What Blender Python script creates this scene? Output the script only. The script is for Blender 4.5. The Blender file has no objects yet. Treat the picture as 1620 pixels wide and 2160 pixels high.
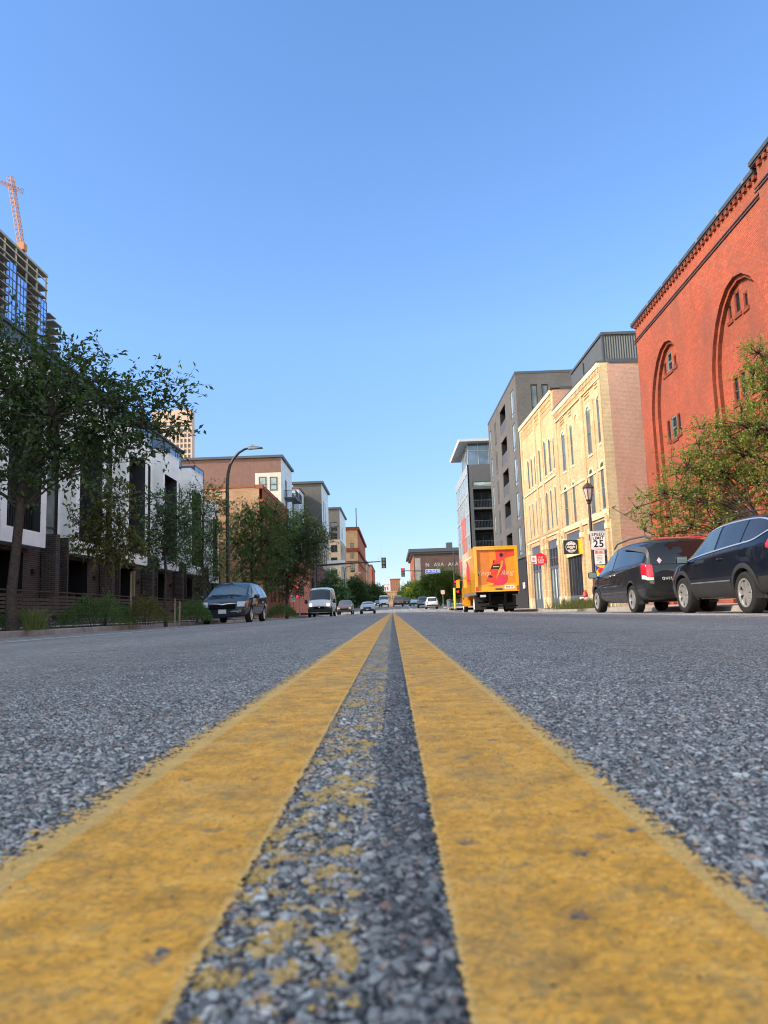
import bpy, bmesh, math, random
import numpy as np
from mathutils import Vector, Matrix
R = math.radians
scene = bpy.context.scene
COL = scene.collection
# ---------------------------------------------------------------- camera model
CAM_H = 0.112
FPX, CXP, CYP, ROLL = 1560.0, 810.0, 1080.0, 0.0345
def _cam_axes():
    Yc = np.array([828-CXP, -(1284-CYP), -FPX], float); Yc /= np.linalg.norm(Yc)
    up = np.array([-math.sin(ROLL), math.cos(ROLL), 0.0])
    b = -(up[0]*Yc[0]+up[1]*Yc[1])/Yc[2]
    Zc = np.array([up[0], up[1], b]); Zc /= np.linalg.norm(Zc)
    Xc = np.cross(Yc, Zc)
    return np.array([Xc, Yc, Zc])          # rows: world axes in camera space = camera->world rotation
CAM_R = _cam_axes()
CAM_P = np.array([0.0, 0.0, CAM_H])
def ray(px, py):
    d = CAM_R @ np.array([px-CXP, -(py-CYP), -FPX])
    return d/np.linalg.norm(d)
def on_x(px, py, X): d = ray(px, py); return CAM_P + d*(X/d[0])
def on_y(px, py, Y): d = ray(px, py); return CAM_P + d*(Y/d[1])
def on_z(px, py, Z): d = ray(px, py); return CAM_P + d*((Z-CAM_H)/d[2])
def proj(p):
    c = CAM_R.T @ (np.array(p, float)-CAM_P)
    return (CXP + FPX*c[0]/-c[2], CYP - FPX*c[1]/-c[2])
# ---------------------------------------------------------------- road profile
_PY = [-60, 0, 85, 95, 130, 300, 700, 1500]
_PZ = [0.24, 0, -0.35, -0.30, 0.42, 1.7, 3.6, 5.5]
def road_c(y): return float(np.interp(y, _PY, _PZ))
def crown(x):
    return -0.020*max(0.0, abs(x)-0.35)
def road_z(x, y): return road_c(y) + crown(min(abs(x), 7.9))
# ---------------------------------------------------------------- object helpers
def link(o, parent=None):
    COL.objects.link(o)
    if parent is not None: o.parent = parent
    return o
def tag(o, label=None, cat=None, group=None, kind=None):
    if label: o['label'] = label
    if cat: o['category'] = cat
    if group: o['group'] = group
    if kind: o['kind'] = kind
    return o
def thing(name, label, cat, loc=(0,0,0), rz=0.0, group=None):
    o = bpy.data.objects.new(name, None); o.empty_display_size = 0.3
    o.location = loc; o.rotation_euler = (0,0,rz); link(o)
    return tag(o, label, cat, group)
def copy_tree(o, parent=None):
    c = o.copy(); COL.objects.link(c)
    if parent is not None: c.parent = parent
    for ch in list(o.children): copy_tree(ch, c)
    return c
class MB:
    """collects polygons and builds ONE mesh object"""
    def __init__(self): self.v=[]; self.f=[]; self.m=[]; self.arr=[]
    def add(self, verts, faces, mi=0):
        b=len(self.v); self.v += [tuple(map(float,p)) for p in verts]
        for f in faces: self.f.append([b+i for i in f]); self.m.append(mi)
        return self
    def box(self, x0,x1,y0,y1,z0,z1, mi=0, M=None):
        if x0>x1:x0,x1=x1,x0
        if y0>y1:y0,y1=y1,y0
        if z0>z1:z0,z1=z1,z0
        v=[(x0,y0,z0),(x1,y0,z0),(x1,y1,z0),(x0,y1,z0),(x0,y0,z1),(x1,y0,z1),(x1,y1,z1),(x0,y1,z1)]
        if M is not None: v=[tuple(M@Vector(p)) for p in v]
        return self.add(v,[(0,3,2,1),(4,5,6,7),(0,1,5,4),(1,2,6,5),(2,3,7,6),(3,0,4,7)],mi)
    def quad(self,a,b,c,d,mi=0): return self.add([a,b,c,d],[(0,1,2,3)],mi)
    def prism(self, poly, axis, a0, a1, mi=0, M=None):
        """extrude 2D polygon along axis 0/1/2; poly coordinates are the two other axes in order"""
        n=len(poly); V=[]
        for a in (a0,a1):
            for (p,q) in poly:
                t=[p,q]; t.insert(axis,a); V.append(tuple(t))
        if M is not None: V=[tuple(M@Vector(p)) for p in V]
        F=[tuple(range(n))[::-1], tuple(range(n,2*n))]
        for i in range(n):
            j=(i+1)%n; F.append((i,j,n+j,n+i))
        return self.add(V,F,mi)
    def tube(self, pts, rad, n=8, mi=0, cap=True):
        pts=[Vector(p) for p in pts]
        if not isinstance(rad,(list,tuple)): rad=[rad]*len(pts)
        V=[];F=[]; prev=None
        for i,p in enumerate(pts):
            d=(pts[min(i+1,len(pts)-1)]-pts[max(i-1,0)])
            if d.length<1e-9: d=Vector((0,0,1))
            d.normalize()
            a = prev if prev is not None else (Vector((1,0,0)) if abs(d.x)<0.8 else Vector((0,1,0)))
            a=(a-d*a.dot(d)).normalized(); prev=a; b=d.cross(a)
            for k in range(n):
                t=2*math.pi*k/n; V.append(p+(a*math.cos(t)+b*math.sin(t))*rad[i])
        for i in range(len(pts)-1):
            for k in range(n):
                k2=(k+1)%n; F.append((i*n+k,i*n+k2,(i+1)*n+k2,(i+1)*n+k))
        if cap:
            F.append(tuple(range(n))[::-1]); F.append(tuple(range((len(pts)-1)*n,len(pts)*n)))
        return self.add(V,F,mi)
    def lathe(self, prof, c=(0,0,0), axis=2, n=24, mi=0, cap=True):
        """prof: list of (radius, height) along axis"""
        V=[];F=[]; m=len(prof)
        for (r,h) in prof:
            for k in range(n):
                t=2*math.pi*k/n; p=[r*math.cos(t), r*math.sin(t)]; p.insert(axis,h)
                V.append((c[0]+p[0],c[1]+p[1],c[2]+p[2]))
        for i in range(m-1):
            for k in range(n):
                k2=(k+1)%n; F.append((i*n+k,i*n+k2,(i+1)*n+k2,(i+1)*n+k))
        if cap:
            F.append(tuple(range(n))[::-1]); F.append(tuple(range((m-1)*n,m*n)))
        return self.add(V,F,mi)
    def disc(self, c, r, axis, n=24, mi=0, sx=1, sy=1):
        V=[]
        for k in range(n):
            t=2*math.pi*k/n; p=[r*sx*math.cos(t), r*sy*math.sin(t)]; p.insert(axis,0)
            V.append((c[0]+p[0],c[1]+p[1],c[2]+p[2]))
        return self.add(V,[tuple(range(n))],mi)
    def build(self, name, mats, parent=None, smooth=None, loc=None, fixn=True):
        me=bpy.data.meshes.new(name); me.from_pydata(self.v,[],self.f)
        if not isinstance(mats,(list,tuple)): mats=[mats]
        for mm in mats: me.materials.append(mm)
        me.polygons.foreach_set('material_index', self.m)
        if fixn:
            bm=bmesh.new(); bm.from_mesh(me); bmesh.ops.recalc_face_normals(bm,faces=bm.faces[:]); bm.to_mesh(me); bm.free()
        finish(me, smooth)
        o=bpy.data.objects.new(name,me); link(o,parent)
        if loc is not None: o.location=loc
        return o
def finish(me, smooth):
    if smooth is not None:
        me.polygons.foreach_set('use_smooth',[True]*len(me.polygons))
        me.set_sharp_from_angle(angle=R(smooth))
    me.update()
def np_mesh(name, V, F, mats, parent=None, mi=None, smooth=None):
    """fast mesh from numpy arrays (all quads or all tris)"""
    me=bpy.data.meshes.new(name); V=np.asarray(V,np.float32); F=np.asarray(F,np.int32)
    k=F.shape[1]
    me.vertices.add(len(V)); me.vertices.foreach_set('co',V.ravel())
    me.loops.add(F.size); me.loops.foreach_set('vertex_index',F.ravel())
    me.polygons.add(len(F)); me.polygons.foreach_set('loop_start',np.arange(0,F.size,k,dtype=np.int32))
    if not isinstance(mats,(list,tuple)): mats=[mats]
    for mm in mats: me.materials.append(mm)
    if mi is not None: me.polygons.foreach_set('material_index',np.asarray(mi,np.int32))
    me.update(calc_edges=True); me.validate()
    finish(me,smooth)
    o=bpy.data.objects.new(name,me); return link(o,parent)
_fontcache={}
def text_mb(mb, txt, size, M, mi=0, depth=0.0, shear=0.0, align='CENTER', space=1.0, bold=0.0):
    """add text polygons (baseline plane XY mapped through M) to a mesh builder"""
    cu=bpy.data.curves.new('t','FONT'); cu.body=txt; cu.size=size; cu.align_x=align; cu.align_y='CENTER'
    cu.extrude=depth; cu.shear=shear; cu.space_character=space; cu.offset=bold; cu.resolution_u=3
    ob=bpy.data.objects.new('t',cu); COL.objects.link(ob)
    dg=bpy.context.evaluated_depsgraph_get(); dg.update()
    me=bpy.data.meshes.new_from_object(ob.evaluated_get(dg))
    V=[M@v.co for v in me.vertices]; F=[tuple(p.vertices) for p in me.polygons]
    if F: mb.add(V,F,mi)
    bpy.data.objects.remove(ob); bpy.data.curves.remove(cu); bpy.data.meshes.remove(me)
    return mb
# ---------------------------------------------------------------- materials
def srgb(r,g,b):
    f=lambda c:(c/255/12.92 if c<=10 else ((c/255+0.055)/1.055)**2.4)
    return (f(r),f(g),f(b),1)
class NT:
    def __init__(s,name):
        s.mat=bpy.data.materials.new(name); s.mat.use_nodes=True; s.t=s.mat.node_tree; s.t.nodes.clear()
        s.out=s.n('ShaderNodeOutputMaterial')
    def n(s,typ,**kw):
        nd=s.t.nodes.new(typ)
        for k,v in kw.items():
            if k.startswith('i_'):
                nd.inputs[k[2:].replace('_',' ')].default_value=v
            else: setattr(nd,k,v)
        return nd
    def l(s,a,b): s.t.links.new(a,b)
    def math(s,op,a,b=None,c=None,clamp=False):
        nd=s.n('ShaderNodeMath',operation=op,use_clamp=clamp)
        for i,x in enumerate((a,b,c)):
            if x is None: continue
            if isinstance(x,(int,float)): nd.inputs[i].default_value=x
            else: s.l(x,nd.inputs[i])
        return nd.outputs[0]
    def mix(s,f,a,b,typ='MIX'):
        nd=s.n('ShaderNodeMix',data_type='RGBA',blend_type=typ)
        for i,x in ((0,f),(6,a),(7,b)):
            if isinstance(x,(int,float)): nd.inputs[i].default_value=x
            elif isinstance(x,tuple): nd.inputs[i].default_value=x
            else: s.l(x,nd.inputs[i])
        return nd.outputs[2]
    def ramp(s,f,stops,interp='LINEAR'):
        nd=s.n('ShaderNodeValToRGB'); nd.color_ramp.interpolation=interp; e=nd.color_ramp.elements
        while len(e)<len(stops): e.new(0.5)
        for x,(p,c) in zip(e,stops):
            x.position=p; x.color=c if isinstance(c,tuple) else (c,c,c,1)
        s.l(f,nd.inputs[0]); return nd.outputs[0]
    def noise(s,vec,scale,detail=4,rough=0.55,out=0):
        nd=s.n('ShaderNodeTexNoise'); nd.inputs['Scale'].default_value=scale; nd.inputs['Detail'].default_value=detail
        nd.inputs['Roughness'].default_value=rough
        if vec is not None: s.l(vec,nd.inputs['Vector'])
        return nd.outputs[out]
    def mapr(s,v,a,b,c=0.0,d=1.0,smooth=False):
        nd=s.n('ShaderNodeMapRange'); nd.interpolation_type='SMOOTHSTEP' if smooth else 'LINEAR'
        s.l(v,nd.inputs[0])
        for i,x in enumerate((a,b,c,d)): nd.inputs[i+1].default_value=x
        return nd.outputs[0]
    def bump(s,h,strength=0.3,dist=0.02):
        nd=s.n('ShaderNodeBump'); nd.inputs['Strength'].default_value=strength; nd.inputs['Distance'].default_value=dist
        s.l(h,nd.inputs['Height']); return nd.outputs[0]
    def pbsdf(s,col,rough=0.6,spec=0.4,metal=0.0,normal=None,coat=0.0,out=True):
        p=s.n('ShaderNodeBsdfPrincipled')
        if isinstance(col,tuple): p.inputs['Base Color'].default_value=col
        else: s.l(col,p.inputs['Base Color'])
        if isinstance(rough,(int,float)): p.inputs['Roughness'].default_value=rough
        else: s.l(rough,p.inputs['Roughness'])
        p.inputs['Specular IOR Level'].default_value=spec; p.inputs['Metallic'].default_value=metal
        p.inputs['Coat Weight'].default_value=coat; p.inputs['Coat Roughness'].default_value=0.03
        if normal is not None: s.l(normal,p.inputs['Normal'])
        if out: s.l(p.outputs[0],s.out.inputs[0])
        return p
    def obj(s): return s.n('ShaderNodeTexCoord').outputs['Object']
    def pos(s): return s.n('ShaderNodeNewGeometry').outputs['Position']
def plain(name,col,rough=0.6,spec=0.4,metal=0.0,var=0.12,scale=3.0,coat=0.0,bump=0.0,bscale=40.0):
    k=NT(name); v=k.obj()
    n=k.noise(v,scale,5); f=k.mapr(n,0.3,0.7,1-var,1+var)
    c=k.mix(1.0,col,f,'MULTIPLY') if var>0 else col
    nm=None
    if bump>0: nm=k.bump(k.noise(v,bscale,4),bump,0.01)
    r=k.mapr(n,0.3,0.7,max(0.02,rough*0.85),min(1,rough*1.15))
    k.pbsdf(c,r,spec,metal,nm,coat); return k.mat
def brick(name,c1,c2,mortar,bw=0.22,bh=0.075,ms=0.010,stain=None,stain_amt=0.5,bumpd=0.012,paint=0.0,rough=0.85,grime_scale=0.35):
    """bricks on any axis-aligned wall: u = x+y, v = z in object space"""
    k=NT(name); v=k.obj(); sx=k.n('ShaderNodeSeparateXYZ'); k.l(v,sx.inputs[0])
    u=k.math('ADD',sx.outputs[0],sx.outputs[1]); cb=k.n('ShaderNodeCombineXYZ'); k.l(u,cb.inputs[0]); k.l(sx.outputs[2],cb.inputs[1])
    b=k.n('ShaderNodeTexBrick'); k.l(cb.outputs[0],b.inputs['Vector'])
    b.inputs['Color1'].default_value=c1; b.inputs['Color2'].default_value=c2; b.inputs['Mortar'].default_value=mortar
    b.inputs['Scale'].default_value=1; b.inputs['Mortar Size'].default_value=ms; b.inputs['Brick Width'].default_value=bw; b.inputs['Row Height'].default_value=bh
    b.inputs['Mortar Smooth'].default_value=0.3; b.inputs['Bias'].default_value=0.0
    col=b.outputs[0]
    n1=k.noise(v,grime_scale,6,0.62); col=k.mix(1.0,col,k.mapr(n1,0.3,0.7,0.86,1.13),'MULTIPLY')
    n2=k.noise(v,7,5,0.6); col=k.mix(1.0,col,k.mapr(n2,0.3,0.7,0.86,1.12),'MULTIPLY')
    if stain is not None:
        mp=k.n('ShaderNodeMapping'); mp.inputs['Scale'].default_value=(0.5,0.5,0.36); k.l(v,mp.inputs[0])
        n3=k.noise(mp.outputs[0],1.0,8,0.68); col=k.mix(k.mapr(n3,0.44,0.68,0,stain_amt),col,stain)
    h=k.math('ADD',k.math('MULTIPLY',b.outputs[1],-1.0),k.math('MULTIPLY',k.noise(v,60,3),0.35))
    k.pbsdf(col,rough,0.25,0,k.bump(h,0.7,bumpd)); return k.mat
def corrug(name,col,pitch,depth=0.02,rough=0.5,axis='u',sharp=False,metal=0.0,seam=0.12):
    """standing-seam / corrugated / board cladding; vertical ribs"""
    k=NT(name); v=k.obj(); sx=k.n('ShaderNodeSeparateXYZ'); k.l(v,sx.inputs[0])
    u=k.math('ADD',sx.outputs[0],sx.outputs[1]) if axis=='u' else sx.outputs[2]
    fr=k.math('FRACT',k.math('DIVIDE',u,pitch))
    if sharp: h=k.math('LESS_THAN',fr,seam)
    else: h=k.math('SINE',k.math('MULTIPLY',fr,2*math.pi))
    n=k.noise(v,1.2,5); c=k.mix(1.0,col,k.mapr(n,0.3,0.7,0.88,1.1),'MULTIPLY')
    if sharp: c=k.mix(k.math('MULTIPLY',h,0.45),c,(col[0]*0.35,col[1]*0.35,col[2]*0.35,1))
    k.pbsdf(c,rough,0.4,metal,k.bump(h,0.8,depth)); return k.mat
def panels(name,col,pw,ph,gap=0.012,rough=0.6,var=0.06,gapcol=0.45):
    """large flush cladding panels with thin joints"""
    k=NT(name); v=k.obj(); sx=k.n('ShaderNodeSeparateXYZ'); k.l(v,sx.inputs[0])
    u=k.math('ADD',sx.outputs[0],sx.outputs[1]); cb=k.n('ShaderNodeCombineXYZ'); k.l(u,cb.inputs[0]); k.l(sx.outputs[2],cb.inputs[1])
    b=k.n('ShaderNodeTexBrick'); k.l(cb.outputs[0],b.inputs['Vector']); b.offset=0.0
    f=lambda q:tuple(min(1,c*q) for c in col[:3])+(1,)
    b.inputs['Color1'].default_value=f(1-var); b.inputs['Color2'].default_value=f(1+var); b.inputs['Mortar'].default_value=f(gapcol)
    b.inputs['Scale'].default_value=1; b.inputs['Mortar Size'].default_value=gap; b.inputs['Brick Width'].default_value=pw; b.inputs['Row Height'].default_value=ph
    c=k.mix(1.0,b.outputs[0],k.mapr(k.noise(v,0.8,6),0.3,0.7,0.9,1.08),'MULTIPLY')
    k.pbsdf(c,rough,0.35,0,k.bump(k.math('MULTIPLY',b.outputs[1],-1.0),0.5,0.01)); return k.mat
def glass(name,base,rough=0.04,spec=0.6,wav=0.0):
    k=NT(name); v=k.obj(); n=k.noise(v,0.9,2)
    c=k.mix(1.0,base,k.mapr(n,0.3,0.7,0.6,1.4),'MULTIPLY')
    nm=k.bump(k.noise(v,1.3,1),0.12 if wav==0 else wav,0.02)
    k.pbsdf(c,rough,spec,0,nm,0.0); return k.mat
def carpaint(name,col,flake=0.0,rough=0.34):
    k=NT(name); v=k.obj()
    n=k.noise(v,2.0,5,0.6); z=k.n('ShaderNodeSeparateXYZ'); k.l(v,z.inputs[0])
    dust=k.math('MULTIPLY',k.mapr(z.outputs[2],0.9,0.2,0.0,0.10),k.mapr(n,0.35,0.65))
    c=k.mix(dust,col,(0.22,0.20,0.18,1))
    p=k.pbsdf(c,0.55,0.15,0.15 if flake else 0.0,None,coat=0.85); return k.mat
M={}
M['white_panel']=panels('white_panel',(0.83,0.82,0.81,1),1.25,2.4,0.006,0.55,0.02,0.72)
M['dark_frame']=plain('dark_frame',(0.018,0.019,0.022,1),0.45,0.4)
M['charcoal']=plain('charcoal',(0.03,0.03,0.033,1),0.6,0.3)
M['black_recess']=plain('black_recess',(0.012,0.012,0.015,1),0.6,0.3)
M['brown_brick']=brick('brown_brick',(0.105,0.078,0.068,1),(0.070,0.054,0.050,1),(0.03,0.026,0.026,1),0.30,0.082,0.016)
M['seam_blue']=corrug('seam_blue',(0.055,0.072,0.095,1),0.42,0.03,0.45,sharp=True,seam=0.1)
M['win_dark']=glass('win_dark',(0.02,0.024,0.03,1),0.04,0.7)
M['win_blue']=glass('win_blue',(0.05,0.085,0.15,1),0.05,0.8)
M['win_grey']=glass('win_grey',(0.10,0.115,0.115,1),0.06,0.7)
M['win_pale']=glass('win_pale',(0.24,0.29,0.29,1),0.08,0.6)
M['curtain_glass']=plain('curtain_glass',(0.34,0.50,0.80,1),0.12,0.6,metal=0.75,var=0.2,scale=0.25)
M['pane_dark']=plain('pane_dark',(0.010,0.010,0.012,1),0.3,0.25,var=0.2)
M['blind']=plain('blind',(0.55,0.56,0.54,1),0.8,0.2)
M['wood_dark']=plain('wood_dark',(0.085,0.066,0.057,1),0.75,0.25,var=0.3,scale=6)
M['concrete']=plain('concrete',(0.40,0.37,0.33,1),0.85,0.2,var=0.15,scale=1.2,bump=0.25,bscale=60)
M['concrete_dark']=plain('concrete_dark',(0.27,0.255,0.24,1),0.85,0.2,var=0.15,scale=0.4)
M['red_brick']=brick('red_brick',(0.46,0.108,0.054,1),(0.36,0.078,0.040,1),(0.25,0.070,0.042,1),0.215,0.073,0.010,stain=(0.19,0.070,0.048,1),stain_amt=0.75,grime_scale=0.25)
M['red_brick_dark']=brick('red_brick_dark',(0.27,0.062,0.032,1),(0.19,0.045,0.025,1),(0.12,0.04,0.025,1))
M['yellow_brick']=brick('yellow_brick',(0.66,0.485,0.265,1),(0.46,0.305,0.15,1),(0.54,0.42,0.27,1),0.215,0.073,0.013,stain=(0.45,0.22,0.10,1),stain_amt=0.55,grime_scale=0.9)
M['yellow_stone']=plain('yellow_stone',(0.72,0.57,0.35,1),0.8,0.25,var=0.18,scale=1.6,bump=0.2)
M['yellow_old']=brick('yellow_old',(0.62,0.44,0.22,1),(0.50,0.33,0.15,1),(0.55,0.43,0.28,1),0.215,0.073,0.016,stain=(0.62,0.52,0.36,1),stain_amt=0.5,grime_scale=0.8)
M['pink_brick']=brick('pink_brick',(0.54,0.325,0.235,1),(0.48,0.28,0.20,1),(0.41,0.245,0.18,1),0.215,0.073,0.010,stain=(0.48,0.21,0.145,1),stain_amt=0.55)
M['sash_grey']=plain('sash_grey',(0.16,0.18,0.17,1),0.5,0.4)
M['shop_blue']=plain('shop_blue',(0.085,0.105,0.14,1),0.5,0.4,var=0.15)
M['shop_dark']=plain('shop_dark',(0.045,0.055,0.075,1),0.5,0.4,var=0.15)
M['grey_brick']=brick('grey_brick',(0.130,0.123,0.122,1),(0.112,0.107,0.107,1),(0.085,0.082,0.082,1),0.30,0.08,0.010,stain=(0.14,0.12,0.11,1),stain_amt=0.4)
M['corr_dark']=corrug('corr_dark',(0.055,0.063,0.072,1),0.16,0.05,0.45)
M['slate']=plain('slate',(0.055,0.062,0.075,1),0.5,0.4)
M['red_panel']=panels('red_panel',(0.52,0.12,0.09,1),1.4,1.6,0.02,0.5)
M['steel_panel']=panels('steel_panel',(0.32,0.34,0.36,1),1.2,1.6,0.015,0.4)
M['roof_white']=plain('roof_white',(0.62,0.64,0.65,1),0.5,0.4,var=0.05)
M['brown_clad']=corrug('brown_clad',(0.175,0.088,0.068,1),0.35,0.01,0.6,sharp=True,seam=0.06)
M['grey_clad']=corrug('grey_clad',(0.088,0.079,0.073,1),0.4,0.01,0.6,sharp=True,seam=0.05)
M['tan_clad']=corrug('tan_clad',(0.27,0.215,0.155,1),0.4,0.01,0.6,sharp=True,seam=0.05)
M['cream_panel']=panels('cream_panel',(0.56,0.50,0.42,1),1.6,2.6,0.012,0.6)
M['pale_panel']=panels('pale_panel',(0.55,0.58,0.62,1),1.6,2.6,0.012,0.55)
M['orange_brick']=brick('orange_brick',(0.50,0.25,0.115,1),(0.40,0.185,0.085,1),(0.42,0.30,0.20,1),0.215,0.073,0.012,stain=(0.55,0.40,0.25,1),stain_amt=0.5)
M['rust_brick']=brick('rust_brick',(0.40,0.125,0.062,1),(0.33,0.10,0.05,1),(0.26,0.10,0.06,1),0.215,0.073,0.012)
M['maroon_brick']=brick('maroon_brick',(0.20,0.068,0.058,1),(0.165,0.056,0.05,1),(0.13,0.06,0.052,1),0.3,0.1,0.012)
M['brown_old']=brick('brown_old',(0.125,0.072,0.060,1),(0.10,0.06,0.052,1),(0.09,0.06,0.05,1),0.3,0.1,0.012,stain=(0.07,0.045,0.042,1),stain_amt=0.5)
M['beige_stone']=plain('beige_stone',(0.50,0.36,0.28,1),0.8,0.2,var=0.08,scale=0.2)
M['metal_black']=plain('metal_black',(0.02,0.02,0.022,1),0.42,0.45,var=0.1)
M['metal_grey']=plain('metal_grey',(0.30,0.30,0.30,1),0.45,0.5,metal=0.6,var=0.12)
M['metal_dark']=plain('metal_dark',(0.07,0.07,0.072,1),0.5,0.4,var=0.12)
M['lamp_brown']=plain('lamp_brown',(0.045,0.036,0.034,1),0.5,0.4)
M['lamp_glass']=plain('lamp_glass',(0.50,0.40,0.36,1),0.25,0.6,var=0.05)
M['crane_orange']=plain('crane_orange',(0.40,0.18,0.08,1),0.6,0.3)
M['sign_white']=plain('sign_white',(0.80,0.77,0.74,1),0.5,0.4,var=0.03)
M['sign_black']=plain('sign_black',(0.012,0.012,0.013,1),0.5,0.4,var=0)
M['sign_red']=plain('sign_red',(0.70,0.02,0.035,1),0.45,0.4,var=0.05)
M['sign_pink']=plain('sign_pink',(0.72,0.45,0.40,1),0.5,0.4,var=0.05)
M['sign_green']=plain('sign_green',(0.25,0.42,0.30,1),0.5,0.4,var=0.05)
M['sign_blue']=plain('sign_blue',(0.035,0.085,0.42,1),0.45,0.4,var=0.05)
M['sign_yellow']=plain('sign_yellow',(0.80,0.58,0.03,1),0.45,0.4,var=0.06)
M['yellow_paint']=plain('yellow_paint',(0.80,0.60,0.06,1),0.5,0.4,var=0.1)
M['hydrant_red']=plain('hydrant_red',(0.52,0.05,0.035,1),0.5,0.4,var=0.15)
M['hydrant_white']=plain('hydrant_white',(0.75,0.72,0.66,1),0.5,0.4)
M['bark']=plain('bark',(0.060,0.047,0.042,1),0.9,0.15,var=0.35,scale=14,bump=0.9,bscale=45)
M['stake_wood']=plain('stake_wood',(0.30,0.23,0.16,1),0.8,0.2,var=0.2,scale=9)
M['soil']=plain('soil',(0.035,0.027,0.022,1),0.95,0.1,var=0.4,scale=9,bump=0.8,bscale=30)
def leafmat(name,c1,c2,rough=0.45,trans=0.3):
    k=NT(name); g=k.n('ShaderNodeNewGeometry'); rnd=g.outputs['Random Per Island']
    n=k.noise(k.obj(),0.9,3); f=k.math('ADD',k.math('MULTIPLY',rnd,0.65),k.math('MULTIPLY',n,0.45),clamp=True)
    c=k.ramp(f,[(0.15,c1),(0.85,c2)])
    p=k.pbsdf(c,rough,0.35,out=False)
    tr=k.n('ShaderNodeBsdfTranslucent'); k.l(k.mix(1.0,c,(1.35,1.5,0.55,1),'MULTIPLY'),tr.inputs[0])
    mx=k.n('ShaderNodeMixShader'); mx.inputs[0].default_value=trans; k.l(p.outputs[0],mx.inputs[1]); k.l(tr.outputs[0],mx.inputs[2])
    k.l(mx.outputs[0],k.out.inputs[0]); return k.mat
M['leaf_dark']=leafmat('leaf_dark',(0.026,0.050,0.019,1),(0.078,0.122,0.040,1))
M['leaf_mid']=leafmat('leaf_mid',(0.042,0.090,0.030,1),(0.12,0.195,0.058,1))
M['leaf_olive']=leafmat('leaf_olive',(0.066,0.074,0.020,1),(0.165,0.158,0.042,1))
M['leaf_sun']=leafmat('leaf_sun',(0.085,0.150,0.034,1),(0.33,0.38,0.105,1),0.4,0.42)
M['leaf_sun2']=leafmat('leaf_sun2',(0.06,0.105,0.02,1),(0.15,0.21,0.04,1))
M['leaf_bluegreen']=leafmat('leaf_bluegreen',(0.036,0.080,0.042,1),(0.10,0.165,0.075,1))
M['grass']=leafmat('grass',(0.06,0.085,0.022,1),(0.17,0.17,0.06,1))
# ---------------------------------------------------------------- asphalt
def stone_nodes(k, P):
    """returns (colour, height 0..1) of worn aggregate, laid out in world metres"""
    # warp so the stones are not perfect cells
    wn=k.n('ShaderNodeTexNoise'); wn.inputs['Scale'].default_value=130; wn.inputs['Detail'].default_value=4; wn.inputs['Roughness'].default_value=0.65; k.l(P,wn.inputs['Vector'])
    ws=k.n('ShaderNodeVectorMath',operation='SUBTRACT'); k.l(wn.outputs[1],ws.inputs[0]); ws.inputs[1].default_value=(0.5,0.5,0.5)
    wv=k.n('ShaderNodeVectorMath',operation='MULTIPLY_ADD'); k.l(ws.outputs[0],wv.inputs[0]); wv.inputs[1].default_value=(0.0085,0.0085,0); k.l(P,wv.inputs[2]); W=wv.outputs[0]
    def vor(scale,rnd=1.0):
        v=k.n('ShaderNodeTexVoronoi',voronoi_dimensions='2D',feature='F1'); v.inputs['Scale'].default_value=scale; v.inputs['Randomness'].default_value=rnd
        k.l(W,v.inputs['Vector']); sc=k.n('ShaderNodeSeparateColor'); k.l(v.outputs['Color'],sc.inputs[0]); return v.outputs['Distance'],sc.outputs
    fine=k.noise(P,700,4,0.65)
    ramp=[(0.0,(0.075,0.078,0.086,1)),(0.25,(0.14,0.143,0.15,1)),(0.48,(0.25,0.253,0.258,1)),(0.70,(0.39,0.392,0.395,1)),(0.84,(0.56,0.56,0.56,1)),(0.90,(0.45,0.355,0.31,1)),(0.95,(0.36,0.23,0.19,1)),(1.0,(0.72,0.71,0.69,1))]
    H=None; col=None
    for (scale,thr,top,lo,e0) in ((400,-1,0.55,0.25,0.72),(225,0.40,0.85,0.45,0.62),(140,0.68,1.0,0.62,0.52)):
        d,c=vor(scale); hh=k.mapr(d,e0,0.18,0,1,True)
        hh=k.math('MULTIPLY',hh,k.math('ADD',k.math('MULTIPLY',c[2],top-lo),lo)); cc=k.ramp(c[0],ramp)
        if H is None: H,col=hh,cc
        else:
            on=k.math('MULTIPLY',k.math('GREATER_THAN',c[1],thr),k.math('GREATER_THAN',hh,H))
            col=k.mix(on,col,cc); H=k.math('MAXIMUM',H,k.math('MULTIPLY',hh,k.math('GREATER_THAN',c[1],thr)))
    gap=k.mapr(H,0.03,0.34,0,1,True)
    col=k.mix(gap,(0.030,0.031,0.034,1),col)                       # tar between the stones
    col=k.mix(1.0,col,k.mapr(fine,0.3,0.7,0.78,1.2),'MULTIPLY')
    patch=k.noise(P,0.55,5,0.6); col=k.mix(1.0,col,k.mapr(patch,0.3,0.7,0.88,1.10),'MULTIPLY')
    sx_=k.n('ShaderNodeSeparateXYZ'); k.l(P,sx_.inputs[0]); lane=k.math('SINE',k.math('MULTIPLY',k.math('ADD',sx_.outputs[0],k.math('MULTIPLY',k.noise(P,0.25,3),0.8)),3.7))
    col=k.mix(1.0,col,k.mapr(lane,-1,1,0.90,1.07),'MULTIPLY')     # polished wheel paths and oily strips
    patch2=k.noise(P,9,4,0.6); col=k.mix(1.0,col,k.mapr(patch2,0.3,0.7,0.86,1.12),'MULTIPLY')
    col=k.mix(1.0,col,(1.22,1.16,1.07,1),'MULTIPLY')
    return col,H,fine
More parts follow.
